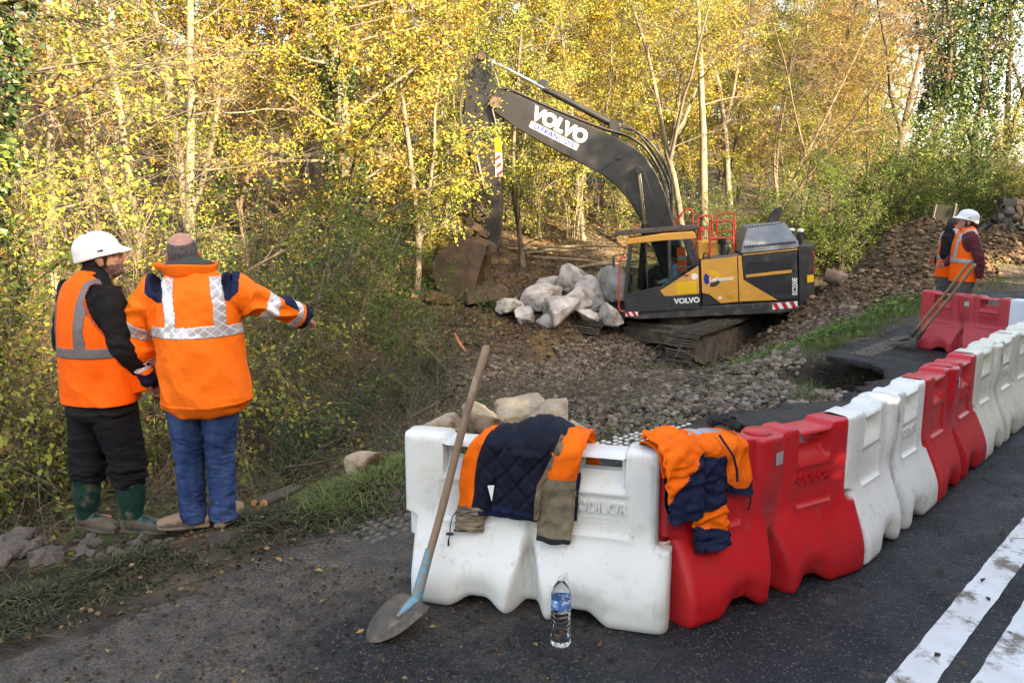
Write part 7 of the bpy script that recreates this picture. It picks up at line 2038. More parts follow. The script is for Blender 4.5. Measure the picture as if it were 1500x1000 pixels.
M_jean = pmat('blue denim', (0.010, 0.026, 0.085), (0.045, 0.085, 0.20), 6.5, 0.85, bump=0.5, bscale=500, bdist=0.002, spec=0.15, stretch=(1, 1, 0.45), dirt=(0.16, 0.16, 0.17), dscale=14, damt=0.72, dsoft=0.06)
M_boot = pmat('green rubber boot', (0.005, 0.030, 0.025), (0.008, 0.040, 0.033), 6, 0.33, dirt=(0.115, 0.088, 0.058), dscale=7, damt=0.53, dsoft=0.10, bump=0.1, bscale=30)
M_bootmud = pmat('mud covered rubber', (0.11, 0.085, 0.058), (0.07, 0.054, 0.038), 9, 0.8, bump=0.7, bscale=60, dirt=(0.012, 0.05, 0.042), dscale=9, damt=0.6, dsoft=0.05)
M_shoe = pmat('tan suede shoe', (0.30, 0.20, 0.125), (0.21, 0.14, 0.09), 12, 0.85, bump=0.4, bscale=120)
M_sole = pmat('shoe sole', (0.16, 0.125, 0.095), (0.09, 0.07, 0.055), 12, 0.85)
M_hood = pmat('grey green fleece', (0.045, 0.055, 0.050), (0.032, 0.040, 0.037), 9, 0.9, bump=0.5, bscale=200)
M_maroon = pmat('dark red sweater', (0.115, 0.012, 0.022), (0.085, 0.009, 0.016), 7, 0.9, bump=0.4, bscale=220)
M_lblue = pmat('pale blue shirt', (0.30, 0.50, 0.72), (0.24, 0.42, 0.62), 5, 0.85)

def folds(me, amp, sc, seed, ridge=0.6, mask=None):
    P, Nn = co_no(me)
    n_ = n3(P, sc, seed); r_ = 1 - 2.2 * np.abs(n3(P, [x * 1.15 for x in sc], seed + 40))
    a = amp * ((1 - ridge) * n_ + ridge * r_ * 0.6)
    if mask is not None: a = a * mask(P)
    displace(me, a)

def helmet(parent, c, r_, f_, u_, sc=1.0, label=None):
    """shell, peak and rim band in the head's axes"""
    V = []; F = []; na, ne = 40, 12
    B = Matrix((r_, f_, u_)).transposed()
    def P(a, e, ex=0.0):
        s_, c_ = math.sin(a), math.cos(a)
        rx, ry, rz = 0.112, 0.138, 0.118
        front = max(0, c_)
        x, y = rx * s_ * math.cos(e), ry * c_ * math.cos(e); z = rz * math.sin(e) ** 0.9
        return Vector((x, y - 0.008, z))
    for i in range(ne + 1):
        e = PI / 2 * (1 - i / ne)
        for j in range(na):
            a = 2 * PI * j / na
            p = P(a, max(e, 0))
            rib = 0.004 * math.exp(-((abs(math.sin(a)) * math.cos(e) - 0.25) / 0.06) ** 2) * (1 if e > 0.35 else 0)
            V.append(p + p.normalized() * rib)
    base = len(V)
    for (dz, ro, bo) in ((-0.012, 1.035, 0.25), (-0.030, 1.05, 0.75), (-0.036, 1.05, 1.0), (-0.040, 1.03, 1.0), (-0.034, 0.97, 0.55), (-0.010, 0.95, 0.0)):
        for j in range(na):
            a = 2 * PI * j / na; p = P(a, 0)
            br = max(0, math.cos(a)) ** 2.2
            V.append(Vector((p.x * ro * (1 - 0.0 * br), p.y * ro + bo * 0.058 * br, dz - 0.012 * br * bo - 0.008 * max(0, -math.cos(a)))))
    rows = len(V) // na
    for i in range(rows - 1):
        for j in range(na): F.append((i * na + j, (i + 1) * na + j, (i + 1) * na + (j + 1) % na, i * na + (j + 1) % na))
    cc = Vector(c) + u_ * (0.050 * sc + 0.006) - f_ * 0.004
    V = [cc + B @ (v * sc) for v in V]
    me = bpy.data.meshes.new('helmet'); me.from_pydata([tuple(v) for v in V], [], F); me.update()
    o = link('helmet', me, M_helm, parent)
    for p in me.polygons: p.use_smooth = True
    s = o.modifiers.new('sub', 'SUBSURF'); s.levels = 1; s.render_levels = 1
    for k in range(4):
        q = MB(); q.box((0, 0, 0), (0.010, 0.016, 0.006)); v = q.build('vent', M_black, o)
        a = (k - 1.5) * 0.022
        v.matrix_basis = Matrix.Translation(cc + B @ (Vector((a, -0.03, 0.1155)) * sc)) @ B.to_4x4()
    for s_ in (1, -1):
        q = MB(); q.box((0, 0, 0), (0.006, 0.03, 0.007)); v = q.build('side_slot', M_black, o); v.matrix_basis = Matrix.Translation(cc + B @ (Vector((0.1135 * s_, 0.02, -0.004)) * sc)) @ B.to_4x4()
    return o

def boot_mesh(name, ankle, top, toe, h_top, m_up, m_mud, parent, rubber=True, sc=1.0):
    """ankle: (x,y) ground point under the ankle; toe: unit direction on the ground; top: (x,y) of the shaft top"""
    a = Vector((ankle[0], ankle[1], 0)); t = Vector((toe[0], toe[1], 0)).normalized(); s = Vector((t.y, -t.x, 0))
    mb = MB(); z0 = ankle[2] if len(ankle) > 2 else 0.0; Z = Vector((0, 0, 1))
    loft(mb, [a - t * 0.075 * sc + Z * (0.045 + z0), a - t * 0.02 * sc + Z * (0.055 + z0), a + t * 0.07 * sc + Z * (0.05 + z0), a + t * 0.145 * sc + Z * (0.042 + z0), a + t * 0.195 * sc + Z * (0.036 + z0)],
         [(0.036, 0.044), (0.042, 0.052), (0.044, 0.048), (0.049, 0.036), (0.034, 0.026)], s, 16, 4)
    loft(mb, [a - t * 0.085 * sc + Z * (0.014 + z0), a + Z * (0.012 + z0), a + t * 0.10 * sc + Z * (0.012 + z0), a + t * 0.2 * sc + Z * (0.014 + z0)], [(0.038, 0.015), (0.040, 0.014), (0.052, 0.014), (0.040, 0.014)], s, 14, 4)
    tp_ = Vector((top[0], top[1], h_top + z0))
    if rubber:
        loft(mb, [a - t * 0.018 + Z * (0.05 + z0), a - t * 0.018 + Z * (0.13 + z0), a.lerp(tp_, 0.55) - t * 0.012, tp_ - t * 0.004], [(0.050, 0.062), (0.056, 0.064), (0.070, 0.076), (0.078, 0.082)], s, 18, 4, True)
    else:
        loft(mb, [a - t * 0.03 + Z * (0.05 + z0), a - t * 0.03 + Z * (0.11 + z0)], [(0.044, 0.052), (0.044, 0.05)], s, 16, 4)
    me = fuse(mb, name, 0.0055, 3); P, _ = co_no(me)
    folds(me, 0.003 if rubber else 0.002, (14, 14, 22), 5)
    me.materials.append(m_up); me.materials.append(m_mud)
    fc = face_centres(me); zc = fc[:, 2] - z0 + 0.03 * n3(fc, (16, 16, 16), 9)
    me.polygons.foreach_set('material_index', (zc < (0.085 if rubber else 0.028)).astype(np.int32))
    return link(name, me, None, parent)

# ------------------------------------------------------------------ man in the vest and white helmet
def make_man_vest():
    o = at(167, 793, 4.36); root = empty('person', (o.x, o.y, max(0.0, gz(o.x, o.y)) + 0.015))
    tag(root, 'man in white helmet, plain orange vest and muddy green rubber boots seen from behind', 'person')
    yw = R(34); F = Vector((math.sin(yw), math.cos(yw), 0)); Sd = Vector((math.cos(yw), -math.sin(yw), 0))
    def T(lat, fwd, z): return Sd * lat + F * fwd + Vector((0, 0, z))
    sR, sL = T(0.185, -0.01, 1.385), T(-0.185, 0.0, 1.385)
    armR = [sR, Vector((0.205, -0.12, 1.10)), Vector((0.275, 0.06, 0.875))]; armL = [sL, Vector((-0.255, 0.15, 1.10)), Vector((-0.22, 0.28, 0.88))]
    legR = [T(0.09, 0, 0.83), Vector((0.115, 0.0, 0.46)), Vector((0.135, 0.01, 0.09))]; legL = [T(-0.09, 0, 0.83), Vector((-0.125, 0.05, 0.46)), Vector((-0.155, 0.06, 0.09))]
    hc = Vector((0.045, 0.055, 1.565))
    mb = MB()
    loft(mb, [T(0, 0, 0.80), T(0, 0.0, 0.95), T(0, 0, 1.15), T(0, 0, 1.32), T(0, 0.0, 1.41)], [(0.15, 0.10), (0.15, 0.10), (0.16, 0.10), (0.16, 0.09), (0.08, 0.06)], Sd)
    loft(mb, [T(0, 0, 1.38), hc - Vector((0.005, 0.01, 0.12)), hc + Vector((0, 0, -0.03))], [0.062, 0.056, 0.055], Sd)
    c, hr, hf, hu = head_shapes(mb, hc, R(66), R(-14))
    for arm in (armR, armL): loft(mb, arm, [0.045, 0.038, 0.027], Sd, 14)
    for leg in (legR, legL): loft(mb, leg, [0.08, 0.050, 0.024], Sd, 14)
    for leg, t in ((legR, (0.9, 0.4)), (legL, (0.85, 0.5))): loft(mb, [leg[2] - Vector((0, 0, 0.02)), leg[2] + Vector((t[0] * .1, t[1] * .1, -0.05))], [0.024, 0.022], Sd, 12)
    hand(mb, armR[2], (0.12, 0.05, -0.45), (0.8, -0.6, 0), (0.5, 0.8, 0), 0.42)
    hand(mb, armL[2], (0.05, 0.1, -0.45), (-0.8, 0.4, 0), (0.4, 0.8, 0), 0.42)
    me = fuse(mb, 'body', 0.0045, 2)
    me.materials.append(M_skin); me.materials.append(M_skinh)
    fc = face_centres(me); me.polygons.foreach_set('material_index', (fc[:, 2] < 1.0).astype(np.int32))
    body = link('body', me, None, root)
    rel = (fc - np.array(c)); rx, ry, rz = rel @ np.array(hr), rel @ np.array(hf), rel @ np.array(hu)
    ear = np.abs(rx) > 0.0735
    hairm = (rz > -0.085) & (ry < 0.030 - 0.35 * np.maximum(rz * -1, 0)) & ~((np.abs(rx) > 0.070) & (ry > -0.040) & (rz < 0.028)) & ~((rz < -0.05) & (ry > -0.03))
    extract('hair', me, hairm & (rz > -0.085), 0.004, M_hairb, root)
    beard = (rz < -0.040) & (rz > -0.125) & (ry > 0.0) & ~ear & ~((ry > 0.093) & (rz > -0.05)) & (np.abs(rx) > 0.0) & ((rz < -0.045) | (ry < 0.045))
    extract('beard', me, beard, 0.0015, M_stub, root)
    for s in (1, -1):
        q = MB(); ellipsoid(q, c + hr * 0.031 * s + hf * 0.080 + hu * 0.006, (hr, hf, hu), (0.012, 0.011, 0.011), 12); q.build('eye', M_eye, root, smooth=True)
    helmet(root, c, hr, hf, hu, 0.88)
    # softshell jacket under the vest
    mb = MB()
    loft(mb, [T(0, 0, 0.735), T(0, 0, 0.85), T(0, 0, 1.05), T(0, 0, 1.22), T(0, 0, 1.34), T(0.0, 0.01, 1.42), Vector((0.015, 0.03, 1.475)), Vector((0.025, 0.04, 1.50))], [(0.222, 0.168), (0.200, 0.150), (0.195, 0.145), (0.200, 0.145), (0.190, 0.135), (0.125, 0.105), (0.082, 0.082), (0.078, 0.078)], Sd, 28)
    for arm in (armR, armL):
        m0 = (Vector(arm[0]) + Vector(arm[1])) / 2
        loft(mb, [Vector(arm[0]) * 0.93 + T(0, 0, 1.38) * 0.07, arm[0], m0, arm[1], (Vector(arm[1]) + Vector(arm[2])) / 2, Vector(arm[2]) + (Vector(arm[2]) - Vector(arm[1])).normalized() * 0.0], [0.075, 0.082, 0.076, 0.068, 0.062, 0.050], Sd, 18, 4)
    jm = fuse(mb, 'jacket', 0.0065, 5)
    folds(jm, 0.0085, (9, 9, 15), 3); folds(jm, 0.004, (24, 24, 30), 7)
    jm.materials.append(M_soft); link('jacket', jm, None, root)
    # vest
    mb = MB()
    loft(mb, [T(0, 0, 0.785), T(0, 0, 0.86), T(0, 0, 1.05), T(0, -0.004, 1.22), T(0, -0.004, 1.33), T(0, 0.0, 1.40), T(0, 0.012, 1.438), T(0, 0.02, 1.452)], [(0.246, 0.196), (0.243, 0.193), (0.238, 0.188), (0.216, 0.180), (0.190, 0.162), (0.165, 0.135), (0.115, 0.108), (0.095, 0.095)], Sd, 30)
    vm = fuse(mb, 'vest', 0.006, 5)
    P, Nn = co_no(vm); hang = sstep(1.36, 0.9, P[:, 2])
    displace(vm, (0.010 * n3(P, (7, 7, 2.2), 15) + 0.006 * (1 - 2.4 * np.abs(n3(P, (11, 11, 5), 19)))) * (0.35 + 0.65 * hang))
    folds(vm, 0.0025, (26, 26, 16), 27)
    fc = face_centres(vm); lat = fc @ np.array(Sd); fwd = fc @ np.array(F)
    armhole = (np.hypot((fwd + 0.0) / 0.105, (fc[:, 2] - 1.325) / 0.165) < 1) & (np.abs(lat) > 0.12)
    keep = (~armhole) & (fc[:, 2] > 0.79)
    vest = extract('vest', vm, keep, 0.0, M_hvv, root, 0.004)
    st = keep & (((fc[:, 2] > 1.055) & (fc[:, 2] < 1.108)) | ((np.abs(np.abs(lat) - 0.118) < 0.026) & (fc[:, 2] >= 1.10)))
    extract('grey_tape', vm, st, 0.0035, M_vtape, root, 0.003)
    piping = (np.abs(np.hypot((fwd + 0.0) / 0.105, (fc[:, 2] - 1.325) / 0.165) - 1.04) < 0.06) & (np.abs(lat) > 0.12) & keep
    extract('piping', vm, piping, 0.004, pmat('dull red piping', (0.45, 0.055, 0.012), None, rough=0.8), root, 0.004)
    q = MB(); pk = T(0.222, 0.07, 0.90); q.box(pk, (0.02, 0.14, 0.13), rot=(0, 0, -yw)); q.build('pocket', M_hvv, root, bevel=0.01)
    # trousers, baggy over the boots
    mb = MB()
    loft(mb, [T(0, 0, 0.90), T(0, 0, 0.80), T(0, 0, 0.74)], [(0.195, 0.15), (0.195, 0.155), (0.18, 0.15)], Sd, 24)
    for leg in (legR, legL):
        l = [Vector(x) for x in leg]
        loft(mb, [l[0], l[0].lerp(l[1], 0.4), l[1].lerp(l[0], 0.12), l[1], l[1].lerp(l[2], 0.22), l[1].lerp(l[2], 0.40)], [(0.115, 0.14), (0.112, 0.125), (0.104, 0.108), (0.098, 0.104), (0.102, 0.104), (0.086, 0.092)], Sd, 20, 4)
    tm_ = fuse(mb, 'trousers', 0.0065, 4)
    low = lambda P: 0.45 + 1.1 * (1 - sstep(0.34, 0.62, P[:, 2]))
    folds(tm_, 0.0065, (9, 9, 22), 31, 0.8, low); folds(tm_, 0.0055, (20, 20, 42), 35, 0.75, low)
    tm_.materials.append(M_trou); link('trousers', tm_, None, root)
    boot_mesh('boot', (-0.160, 0.06, -0.005), (-0.150, 0.055), (0.75, -0.25), 0.335, M_boot, M_bootmud, root)
    boot_mesh('boot', (0.135, 0.005, 0.0), (0.125, 0.01), (0.95, -0.08), 0.335, M_boot, M_bootmud, root)
    return root
make_man_vest()

# ------------------------------------------------------------------ man in the hi-vis jacket, pointing
def make_man_jacket():
    o = at(309, 793, 4.33); root = empty('person', (o.x, o.y, max(0.0, gz(o.x, o.y)) + 0.02))
    root.scale = (0.975, 0.975, 0.975)
    tag(root, 'balding man in orange jacket with white reflective tape and jeans, pointing to the right', 'person')
    yw = R(-9); F = Vector((math.sin(yw), math.cos(yw), 0)); Sd = Vector((math.cos(yw), -math.sin(yw), 0))
    def T(lat, fwd, z): return Sd * lat + F * fwd + Vector((0.012, 0, z))
    sR, sL = T(0.200, 0.0, 1.368), T(-0.200, 0.0, 1.368)
    armR = [sR, Vector((0.37, 0.15, 1.265)), Vector((0.505, 0.38, 1.175))]; armL = [sL, Vector((-0.352, -0.03, 1.12)), Vector((-0.315, 0.05, 0.865))]
    legR = [T(0.10, 0, 0.83), Vector((0.082, 0.02, 0.46)), Vector((0.075, 0.03, 0.08))]; legL = [T(-0.10, 0, 0.83), Vector((-0.095, 0.01, 0.46)), Vector((-0.090, 0.0, 0.08))]
    hc = Vector((-0.080, 0.085, 1.566))
    mb = MB()
    loft(mb, [T(0, 0, 0.80), T(0, 0.0, 0.95), T(0, 0, 1.15), T(0, 0, 1.33), T(-0.01, 0.01, 1.42)], [(0.17, 0.12), (0.18, 0.13), (0.18, 0.13), (0.17, 0.11), (0.08, 0.07)], Sd)
    loft(mb, [T(-0.02, 0.01, 1.38), hc - Vector((-0.02, 0.03, 0.11)), hc + Vector((0, 0, -0.03))], [0.070, 0.064, 0.06], Sd)
    c, hr, hf, hu = head_shapes(mb, hc, R(-24), R(-16), 1.06, R(-5))
    for arm in (armR, armL): loft(mb, arm, [0.05, 0.042, 0.029], Sd, 14)
    for leg in (legR, legL): loft(mb, leg, [0.09, 0.06, 0.037], Sd, 14)
    for leg, t in ((legR, (0.2, 0.9)), (legL, (-0.9, 0.1))): loft(mb, [leg[2] - Vector((0, 0, 0.02)), leg[2] + Vector((t[0] * .1, t[1] * .1, -0.05))], [0.024, 0.022], Sd, 12)
    hand(mb, armR[2], (0.20, 0.25, -0.22), (0.4, -0.1, 0.8), (-0.5, 0.5, 0), 0.75, point=0.42)
    hand(mb, armL[2], (0.05, 0.06, -0.45), (-0.8, -0.3, 0), (0.3, 0.9, 0), 0.45)
    me = fuse(mb, 'body', 0.0045, 2)
    me.materials.append(M_skin); me.materials.append(M_skinh)
    fc = face_centres(me); me.polygons.foreach_set('material_index', ((fc[:, 2] < 1.25)).astype(np.int32))
    body = link('body', me, None, root)
    rel = (fc - np.array(c)); rx, ry, rz = rel @ np.array(hr), rel @ np.array(hf), rel @ np.array(hu)
    bald = np.hypot(rx / 0.064, (ry - 0.012) / 0.082) + 0.22 * n3(fc, (70, 70, 70), 5) < 1
    hairm = (rz > -0.075) & (ry < 0.035) & ~(bald & (rz > 0.05)) & (rz < 0.108 - 0.02) & ~((np.abs(rx) > 0.070) & (ry > -0.040) & (rz < 0.028))
    extract('hair', me, hairm, 0.0018, M_hairg, root)
    for s in (1, -1):
        q = MB(); ellipsoid(q, c + hr * 0.031 * s + hf * 0.080 + hu * 0.006, (hr, hf, hu), (0.012, 0.011, 0.011), 12); q.build('eye', M_eye, root, smooth=True)
    # fleece hood bunched round the neck
    mb = MB(); pts = []
    for k in range(13):
        a = 2 * PI * k / 12; pts.append(Vector((-0.018 + 0.098 * math.cos(a), 0.045 + 0.085 * math.sin(a), 1.502 - 0.022 * math.sin(a) + 0.012 * math.cos(2 * a))))
    loft(mb, pts, [(0.030, 0.042)] * 13, (0, 0, 1), 12, 3)
    loft(mb, [Vector((0.015, -0.02, 1.46)), Vector((0.01, -0.028, 1.505)), Vector((0.0, -0.012, 1.545))], [(0.088, 0.045), (0.086, 0.04), (0.066, 0.028)], Sd, 18)
    hm = fuse(mb, 'hood', 0.006, 3); folds(hm, 0.007, (18, 18, 22), 51); hm.materials.append(M_hood); link('hood', hm, None, root)
    # jacket
    mb = MB()
    loft(mb, [T(0.015, 0.0, 0.745), T(0.012, 0, 0.80), T(0.01, 0, 0.95), T(0.0, 0, 1.12), T(0, 0, 1.25), T(0, 0, 1.36), T(-0.005, 0.005, 1.432), T(-0.015, 0.012, 1.478)], [(0.252, 0.205), (0.254, 0.212), (0.244, 0.212), (0.236, 0.205), (0.236, 0.190), (0.206, 0.165), (0.132, 0.124), (0.108, 0.108)], Sd, 32)
    rr = {0: [0.100, 0.108, 0.098, 0.088, 0.080, 0.066], 1: [0.100, 0.106, 0.102, 0.092, 0.085, 0.068]}
    for i_, arm in enumerate((armR, armL)):
        a0, a1, a2 = [Vector(x) for x in arm]
        loft(mb, [a0 * 0.82 + T(0, 0, 1.385) * 0.18, a0, (a0 + a1) / 2, a1, (a1 + a2) / 2, a2], rr[i_], Sd, 20, 4)
    jm = fuse(mb, 'jacket', 0.0065, 5)
    P, Nn = co_no(jm)
    tR, dR = seg_t(P, armR); tL, dL = seg_t(P, armL)
    latP = P @ np.array(Sd)
    onR = (dR < 0.125) & (tR > 0.16) & ((tR > 0.45) | (latP > 0.225)); onL = (dL < 0.125) & (tL > 0.14) & (latP < -0.235)
    arm_amt = np.where(onR | onL, 1.0, 0.0)
    displace(jm, 0.010 * n3(P, (6, 6, 3), 61) * (1 - arm_amt) + 0.006 * (1 - 2.4 * np.abs(n3(P, (9, 9, 7), 64))) * (1 - 0.4 * arm_amt) + arm_amt * 0.012 * (1 - 2.2 * np.abs(n3(P, (10, 10, 17), 66))))
    folds(jm, 0.003, (25, 25, 25), 69)
    fc = face_centres(jm); tR, dR = seg_t(fc, armR); tL, dL = seg_t(fc, armL); lat = fc @ np.array(Sd) - 0.012; fwd = fc @ np.array(F)
    onR = (dR < 0.135) & (tR > 0.16) & ((tR > 0.45) | (lat > 0.225)); onL = (dL < 0.135) & (tL > 0.14) & (lat < -0.235)
    mi = np.zeros(len(fc), np.int32)
    navy = (onR & (tR > 0.885)) | (onL & (tL > 0.90)) | ((np.abs(lat) > 0.150) & (np.abs(lat) < 0.245) & (fc[:, 2] > 1.375 + 0.9 * (np.abs(lat) - 0.245) ) & (fc[:, 2] > 1.325)) | (onL & (fc[:, 0] < -0.375) & (tL > 0.42) & (tL < 0.86)) | (onR & (tR > 0.52) & (tR < 0.80) & (fc[:, 2] > 1.285 - 0.24 * (tR - 0.5)) ) 
    mi[navy] = 1
    jm.materials.append(M_hvj); jm.materials.append(M_navy)
    jm.polygons.foreach_set('material_index', mi)
    link('jacket', jm, None, root)
    body_f = ~onR & ~onL
    st = body_f & (((fc[:, 2] > 1.135 - 0.0 * lat) & (fc[:, 2] < 1.195)))
    st |= body_f & (fc[:, 2] >= 1.19) & (fc[:, 2] < 1.455) & ((np.abs(lat - (-0.105 - 0.12 * np.maximum(fc[:, 2] - 1.25, 0))) < 0.029) | (np.abs(lat - (0.145 - 0.18 * np.maximum(fc[:, 2] - 1.30, 0))) < 0.029))
    extract('reflective_tape', jm, st, 0.0035, M_seg, root, 0.003)
    for lim, on, t in (((0.36, 0.48), onL, tL), ((0.775, 0.86), onL, tL), ((0.36, 0.47), onR, tR), ((0.745, 0.835), onR, tR)):
        extract('reflective_tape', jm, on & (t > lim[0]) & (t < lim[1]), 0.0035, M_seg, root, 0.003)
    piping = body_f & (np.abs(fc[:, 2] - 0.752) < 0.008); extract('hem', jm, piping, 0.003, M_hvj, root, 0.004)
    # stand-up collar, open towards the left
    mb = MB(); V = []; F_ = []; nA = 36
    for i in range(3):
        for k in range(nA + 1):
            a = R(-200 + 310 * k / nA) ; r1 = 0.118 + 0.016 * i; fl = max(0, -math.cos(a)) ** 2
            V.append(Vector((-0.012 + math.cos(a) * (r1 + 0.034 * i * fl), 0.015 + math.sin(a) * r1 * 0.92, 1.452 + 0.036 * i + 0.004 * math.sin(a * 3))))
    for i in range(2):
        for k in range(nA): q_ = i * (nA + 1) + k; F_.append((q_, q_ + 1, q_ + nA + 2, q_ + nA + 1))
    co = link('collar', np_mesh('collar', [tuple(v) for v in V], np.array(F_), True), M_hvj, root); s = co.modifiers.new('thick', 'SOLIDIFY'); s.thickness = 0.012; s2 = co.modifiers.new('sub', 'SUBSURF'); s2.levels = 1; s2.render_levels = 1
    # jeans
    mb = MB()
    loft(mb, [T(0, 0, 0.92), T(0, 0, 0.82), T(0, 0, 0.75)], [(0.205, 0.165), (0.205, 0.168), (0.185, 0.155)], Sd, 24)
    for leg in (legR, legL):
        l = [Vector(x) for x in leg]
        loft(mb, [l[0], l[0].lerp(l[1], 0.45), l[1], l[1].lerp(l[2], 0.45), l[2] + Vector((0, 0, 0.05)), l[2] - Vector((0, 0, 0.045))], [(0.118, 0.145), (0.104, 0.125), (0.084, 0.100), (0.080, 0.096), (0.075, 0.090), (0.080, 0.092)], Sd, 20, 4, False)
    tm_ = fuse(mb, 'jeans', 0.006, 4)
    low = lambda P: 0.35 + 1.0 * np.exp(-((P[:, 2] - 0.44) / 0.12) ** 2) + 1.1 * (1 - sstep(0.10, 0.30, P[:, 2]))
    folds(tm_, 0.0055, (9, 9, 22), 71, 0.8, low); folds(tm_, 0.0045, (20, 20, 44), 75, 0.75, low)
    tm_.materials.append(M_jean); link('jeans', tm_, None, root)
    boot_mesh('shoe', (-0.085, -0.005, -0.012), (-0.1, 0), (-0.80, -0.16), 0.11, M_shoe, M_sole, root, False)
    boot_mesh('shoe', (0.078, 0.045, -0.006), (0.07, 0), (0.08, 1.0), 0.11, M_shoe, M_sole, root, False)
    return root
make_man_jacket()

# ------------------------------------------------------------------ the two workers at the far barrier, and the machine operator
def small_person(loc, label, yaw, head, headyaw, headpitch, armR, armL, legs, top_m, trou_m, vest=True, helm=True, hands=((0, 0, -1), (0, 0, -1)), seated=False, root_m=None, sc=1.0, hair=M_hairb):
    root = empty('person', loc); tag(root, label, 'person'); root.scale = (sc, sc, sc)
    if root_m is not None: root.matrix_basis = root_m
    yw = yaw; F = Vector((math.sin(yw), math.cos(yw), 0)); Sd = Vector((math.cos(yw), -math.sin(yw), 0))
    zb = 0.0 if not seated else -0.42
    def T(lat, fwd, z): return Sd * lat + F * fwd + Vector((0, 0, z + zb))
    def W(p): return T(*p)
    aR = [W(p) for p in armR]; aL = [W(p) for p in armL]; lg = [[W(p) for p in l] for l in legs]; hc = W(head)
    mb = MB()
    loft(mb, [T(0, 0, 0.85), T(0, 0, 1.0), T(0, 0, 1.18), T(0, 0, 1.36), T(0, 0, 1.45)], [(0.15, 0.10), (0.15, 0.10), (0.16, 0.10), (0.16, 0.09), (0.08, 0.06)], Sd)
    loft(mb, [T(0, 0, 1.42), hc - Vector((0, 0, 0.12)), hc + Vector((0, 0, -0.03))], [0.062, 0.056, 0.055], Sd)
    c, hr, hf, hu = head_shapes(mb, hc, yw + headyaw, headpitch)
    for a in (aR, aL): loft(mb, a, [0.045, 0.038, 0.027], Sd, 12)
    for l in lg:
        loft(mb, l, [0.08, 0.055, 0.036], Sd, 12); loft(mb, [l[-1], l[-1] + F * 0.1 - Vector((0, 0, 0.04))], [0.035, 0.03], Sd, 10)
    for a, hd, s in ((aR, hands[0], 1), (aL, hands[1], -1)): hand(mb, a[-1], Sd * hd[0] + F * hd[1] + Vector((0, 0, hd[2])), Sd * s + Vector((0, 0, 0.2)), F + Vector((0, 0, 0.5)), 0.5)
    me = fuse(mb, 'body', 0.007, 1); me.materials.append(M_skin); link('body', me, None, root)
    fc = face_centres(me); rel = fc - np.array(c); rx, ry, rz = rel @ np.array(hr), rel @ np.array(hf), rel @ np.array(hu)
    extract('hair', me, (rz > -0.07) & (ry < 0.03) & ~((np.abs(rx) > 0.07) & (ry > -0.04) & (rz < 0.03)), 0.005, hair, root)
    for s in (1, -1):
        q = MB(); ellipsoid(q, c + hr * 0.031 * s + hf * 0.080 + hu * 0.006, (hr, hf, hu), (0.012, 0.011, 0.011), 10); q.build('eye', M_eye, root, smooth=True)
    if helm: helmet(root, c, hr, hf, hu)
    mb = MB()
    loft(mb, [T(0, 0, 0.80), T(0, 0, 0.92), T(0, 0, 1.10), T(0, 0, 1.28), T(0, 0, 1.40), T(0, 0.01, 1.47), hc - Vector((0, 0, 0.105))], [(0.20, 0.15), (0.20, 0.15), (0.20, 0.15), (0.20, 0.145), (0.185, 0.13), (0.11, 0.10), (0.075, 0.075)], Sd, 24)
    for a in (aR, aL): loft(mb, [a[0], (a[0] + a[1]) / 2, a[1], (a[1] + a[2]) / 2, a[2]], [0.078, 0.070, 0.062, 0.056, 0.045], Sd, 16, 4)
    jm = fuse(mb, 'sweater', 0.009, 4); folds(jm, 0.009, (9, 9, 15), 83); jm.materials.append(top_m); link('sweater', jm, None, root)
    if vest:
        mb = MB(); loft(mb, [T(0, 0, 0.80), T(0, 0, 0.88), T(0, 0, 1.08), T(0, 0, 1.26), T(0, 0, 1.38), T(0, 0, 1.455), T(0, 0.01, 1.49)], [(0.222, 0.178), (0.220, 0.176), (0.218, 0.172), (0.205, 0.166), (0.180, 0.15), (0.14, 0.125), (0.10, 0.10)], Sd, 26)
        vm = fuse(mb, 'vest', 0.009, 4); folds(vm, 0.008, (8, 8, 6), 87)
        fc = face_centres(vm); lat = fc @ np.array(Sd); fwd = fc @ np.array(F); zz = fc[:, 2] - zb
        keep = ~((np.hypot(fwd / 0.09, (zz - 1.36) / 0.155) < 1) & (np.abs(lat) > 0.12)) & (zz > 0.805)
        extract('vest', vm, keep, 0, M_hvv, root, 0.004)
        extract('grey_tape', vm, keep & (((zz > 1.06) & (zz < 1.115)) | ((np.abs(np.abs(lat) - 0.115) < 0.027) & (zz > 1.11))), 0.004, M_tape, root, 0.003)
    mb = MB(); loft(mb, [T(0, 0, 0.96), T(0, 0, 0.88), T(0, 0, 0.80)], [(0.18, 0.14), (0.185, 0.145), (0.17, 0.14)], Sd, 20)
    for l in lg: loft(mb, [l[0], (l[0] + l[1]) / 2, l[1], (l[1] + l[2]) / 2, l[2]], [(0.11, 0.13), (0.10, 0.11), (0.08, 0.085), (0.078, 0.083), (0.07, 0.078)], Sd, 18, 4, False)
    tm_ = fuse(mb, 'trousers', 0.009, 3); folds(tm_, 0.009, (8, 8, 18), 91); tm_.materials.append(trou_m); link('trousers', tm_, None, root)
    for l in lg: boot_mesh('boot', (l[-1].x, l[-1].y, l[-1].z - 0.09), (l[-1].x, l[-1].y), (F.x, F.y), 0.12, M_black, M_sole, root, False)
    return root, T
STAND = [[(0.10, 0, 0.86), (0.10, 0.02, 0.47), (0.11, -0.01, 0.09)], [(-0.10, 0, 0.86), (-0.11, 0.02, 0.47), (-0.12, 0.0, 0.09)]]
p3 = at(1401, 505, 10.95)
M_grtr = pmat('dusty grey trousers', (0.055, 0.055, 0.058), (0.085, 0.083, 0.080), 5, 0.9, dirt=(0.16, 0.14, 0.11), dscale=6, damt=0.62, dsoft=0.12)
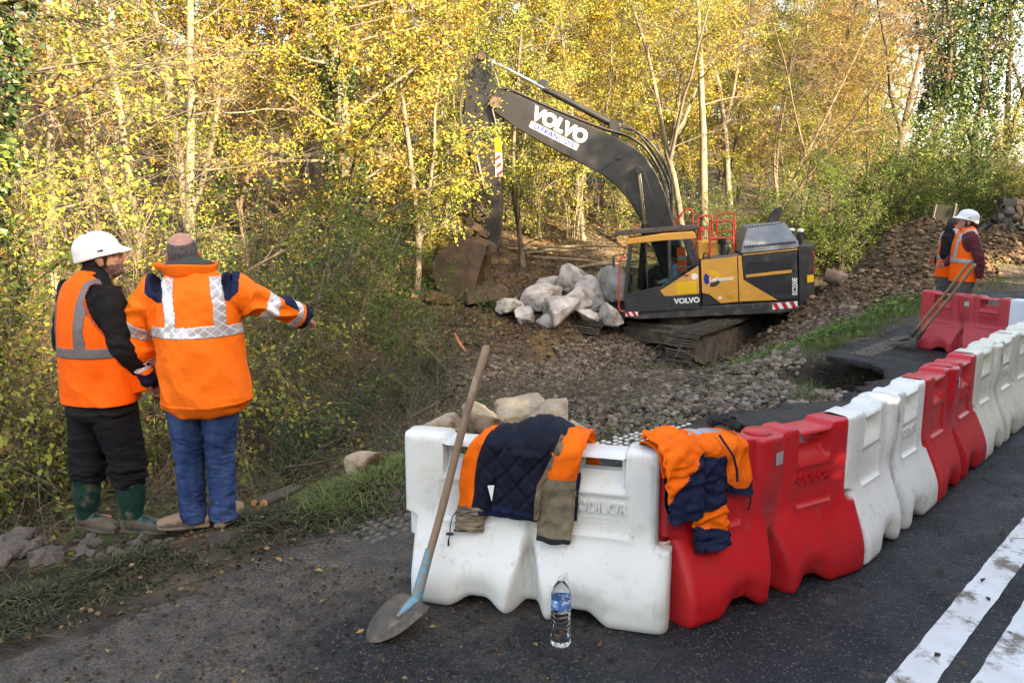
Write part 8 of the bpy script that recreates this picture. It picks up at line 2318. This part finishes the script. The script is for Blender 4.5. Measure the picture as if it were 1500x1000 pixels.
w3, _T3 = small_person((p3.x, p3.y, 0.0), 'worker in white helmet, dark red sweater and orange vest at the far red barrier', R(-72), (0, 0.03, 1.60), R(-12), R(-16),
             [(0.185, 0.0, 1.40), (0.24, 0.08, 1.12), (0.12, 0.22, 1.02)], [(-0.185, -0.02, 1.40), (-0.25, -0.12, 1.13), (-0.19, -0.16, 0.88)], STAND, M_maroon, M_grtr, hands=((-0.3, 0.9, -0.2), (0.1, -0.3, -0.9)))
p4 = at(1381, 500, 11.6)
small_person((p4.x, p4.y, 0.0), 'worker in dark jacket and orange vest standing behind the one in the white helmet', R(-40), (0.05, 0.04, 1.52), R(50), R(-10),
             [(0.185, 0.0, 1.38), (0.24, 0.05, 1.10), (0.06, 0.24, 1.02)], [(-0.185, 0.0, 1.38), (-0.26, -0.02, 1.12), (-0.14, -0.22, 1.02)], STAND, M_soft, M_grtr, helm=False, hands=((-0.8, 0.5, -0.1), (0.9, -0.3, -0.3)))
# operator in the cab: built in the machine's own frame (X forward there is the person's facing)
OM = EM @ Matrix.Translation((0.34, 0.92, 1.60)) @ Matrix.Rotation(-PI / 2, 4, 'Z') @ Matrix.Translation((0, 0, -0.44))
small_person((0, 0, 0), 'operator in a pale blue shirt sitting in the excavator cab', 0.0, (0, 0.06, 1.58), 0.0, R(-8),
             [(0.185, 0.0, 1.38), (0.24, 0.12, 1.14), (0.20, 0.36, 1.10)], [(-0.185, 0.0, 1.38), (-0.26, 0.12, 1.16), (-0.26, 0.38, 1.14)], [[(0.09, 0.02, 0.92), (0.14, 0.42, 0.92), (0.14, 0.50, 0.52)], [(-0.09, 0.02, 0.92), (-0.14, 0.42, 0.92), (-0.14, 0.50, 0.52)]], M_lblue, M_trou, vest=False, helm=False, hands=((0, 0.9, -0.3), (0, 0.9, -0.3)), seated=True, root_m=OM, sc=1.0)
# spare vest hanging in the rear cab window
mb = MB(); V = []; F_ = []
for j in range(15):
    for i in range(9):
        V.append((0.30 - 0.24 * i / 8 * (0.8 + 0.2 * j / 14), 1.24 + 0.015 * math.sin(i * 1.9 + j * 0.2), 2.72 - 0.62 * j / 14 - 0.03 * abs(i - 4) / 4))
for j in range(14):
    for i in range(8): k = j * 9 + i; F_.append((k, k + 1, k + 10, k + 9))
mi = [1 if (k // 8) in (5, 6, 10) else 0 for k in range(112)]
ve = link('hanging_vest', np_mesh('hanging_vest', V, np.array(F_), True, mi), [M_hvv, M_tape]); s = ve.modifiers.new('thick', 'SOLIDIFY'); s.thickness = 0.012
ve.matrix_basis = EM.copy(); tag(ve, 'orange vest hanging in the rear side window of the cab', 'vest')
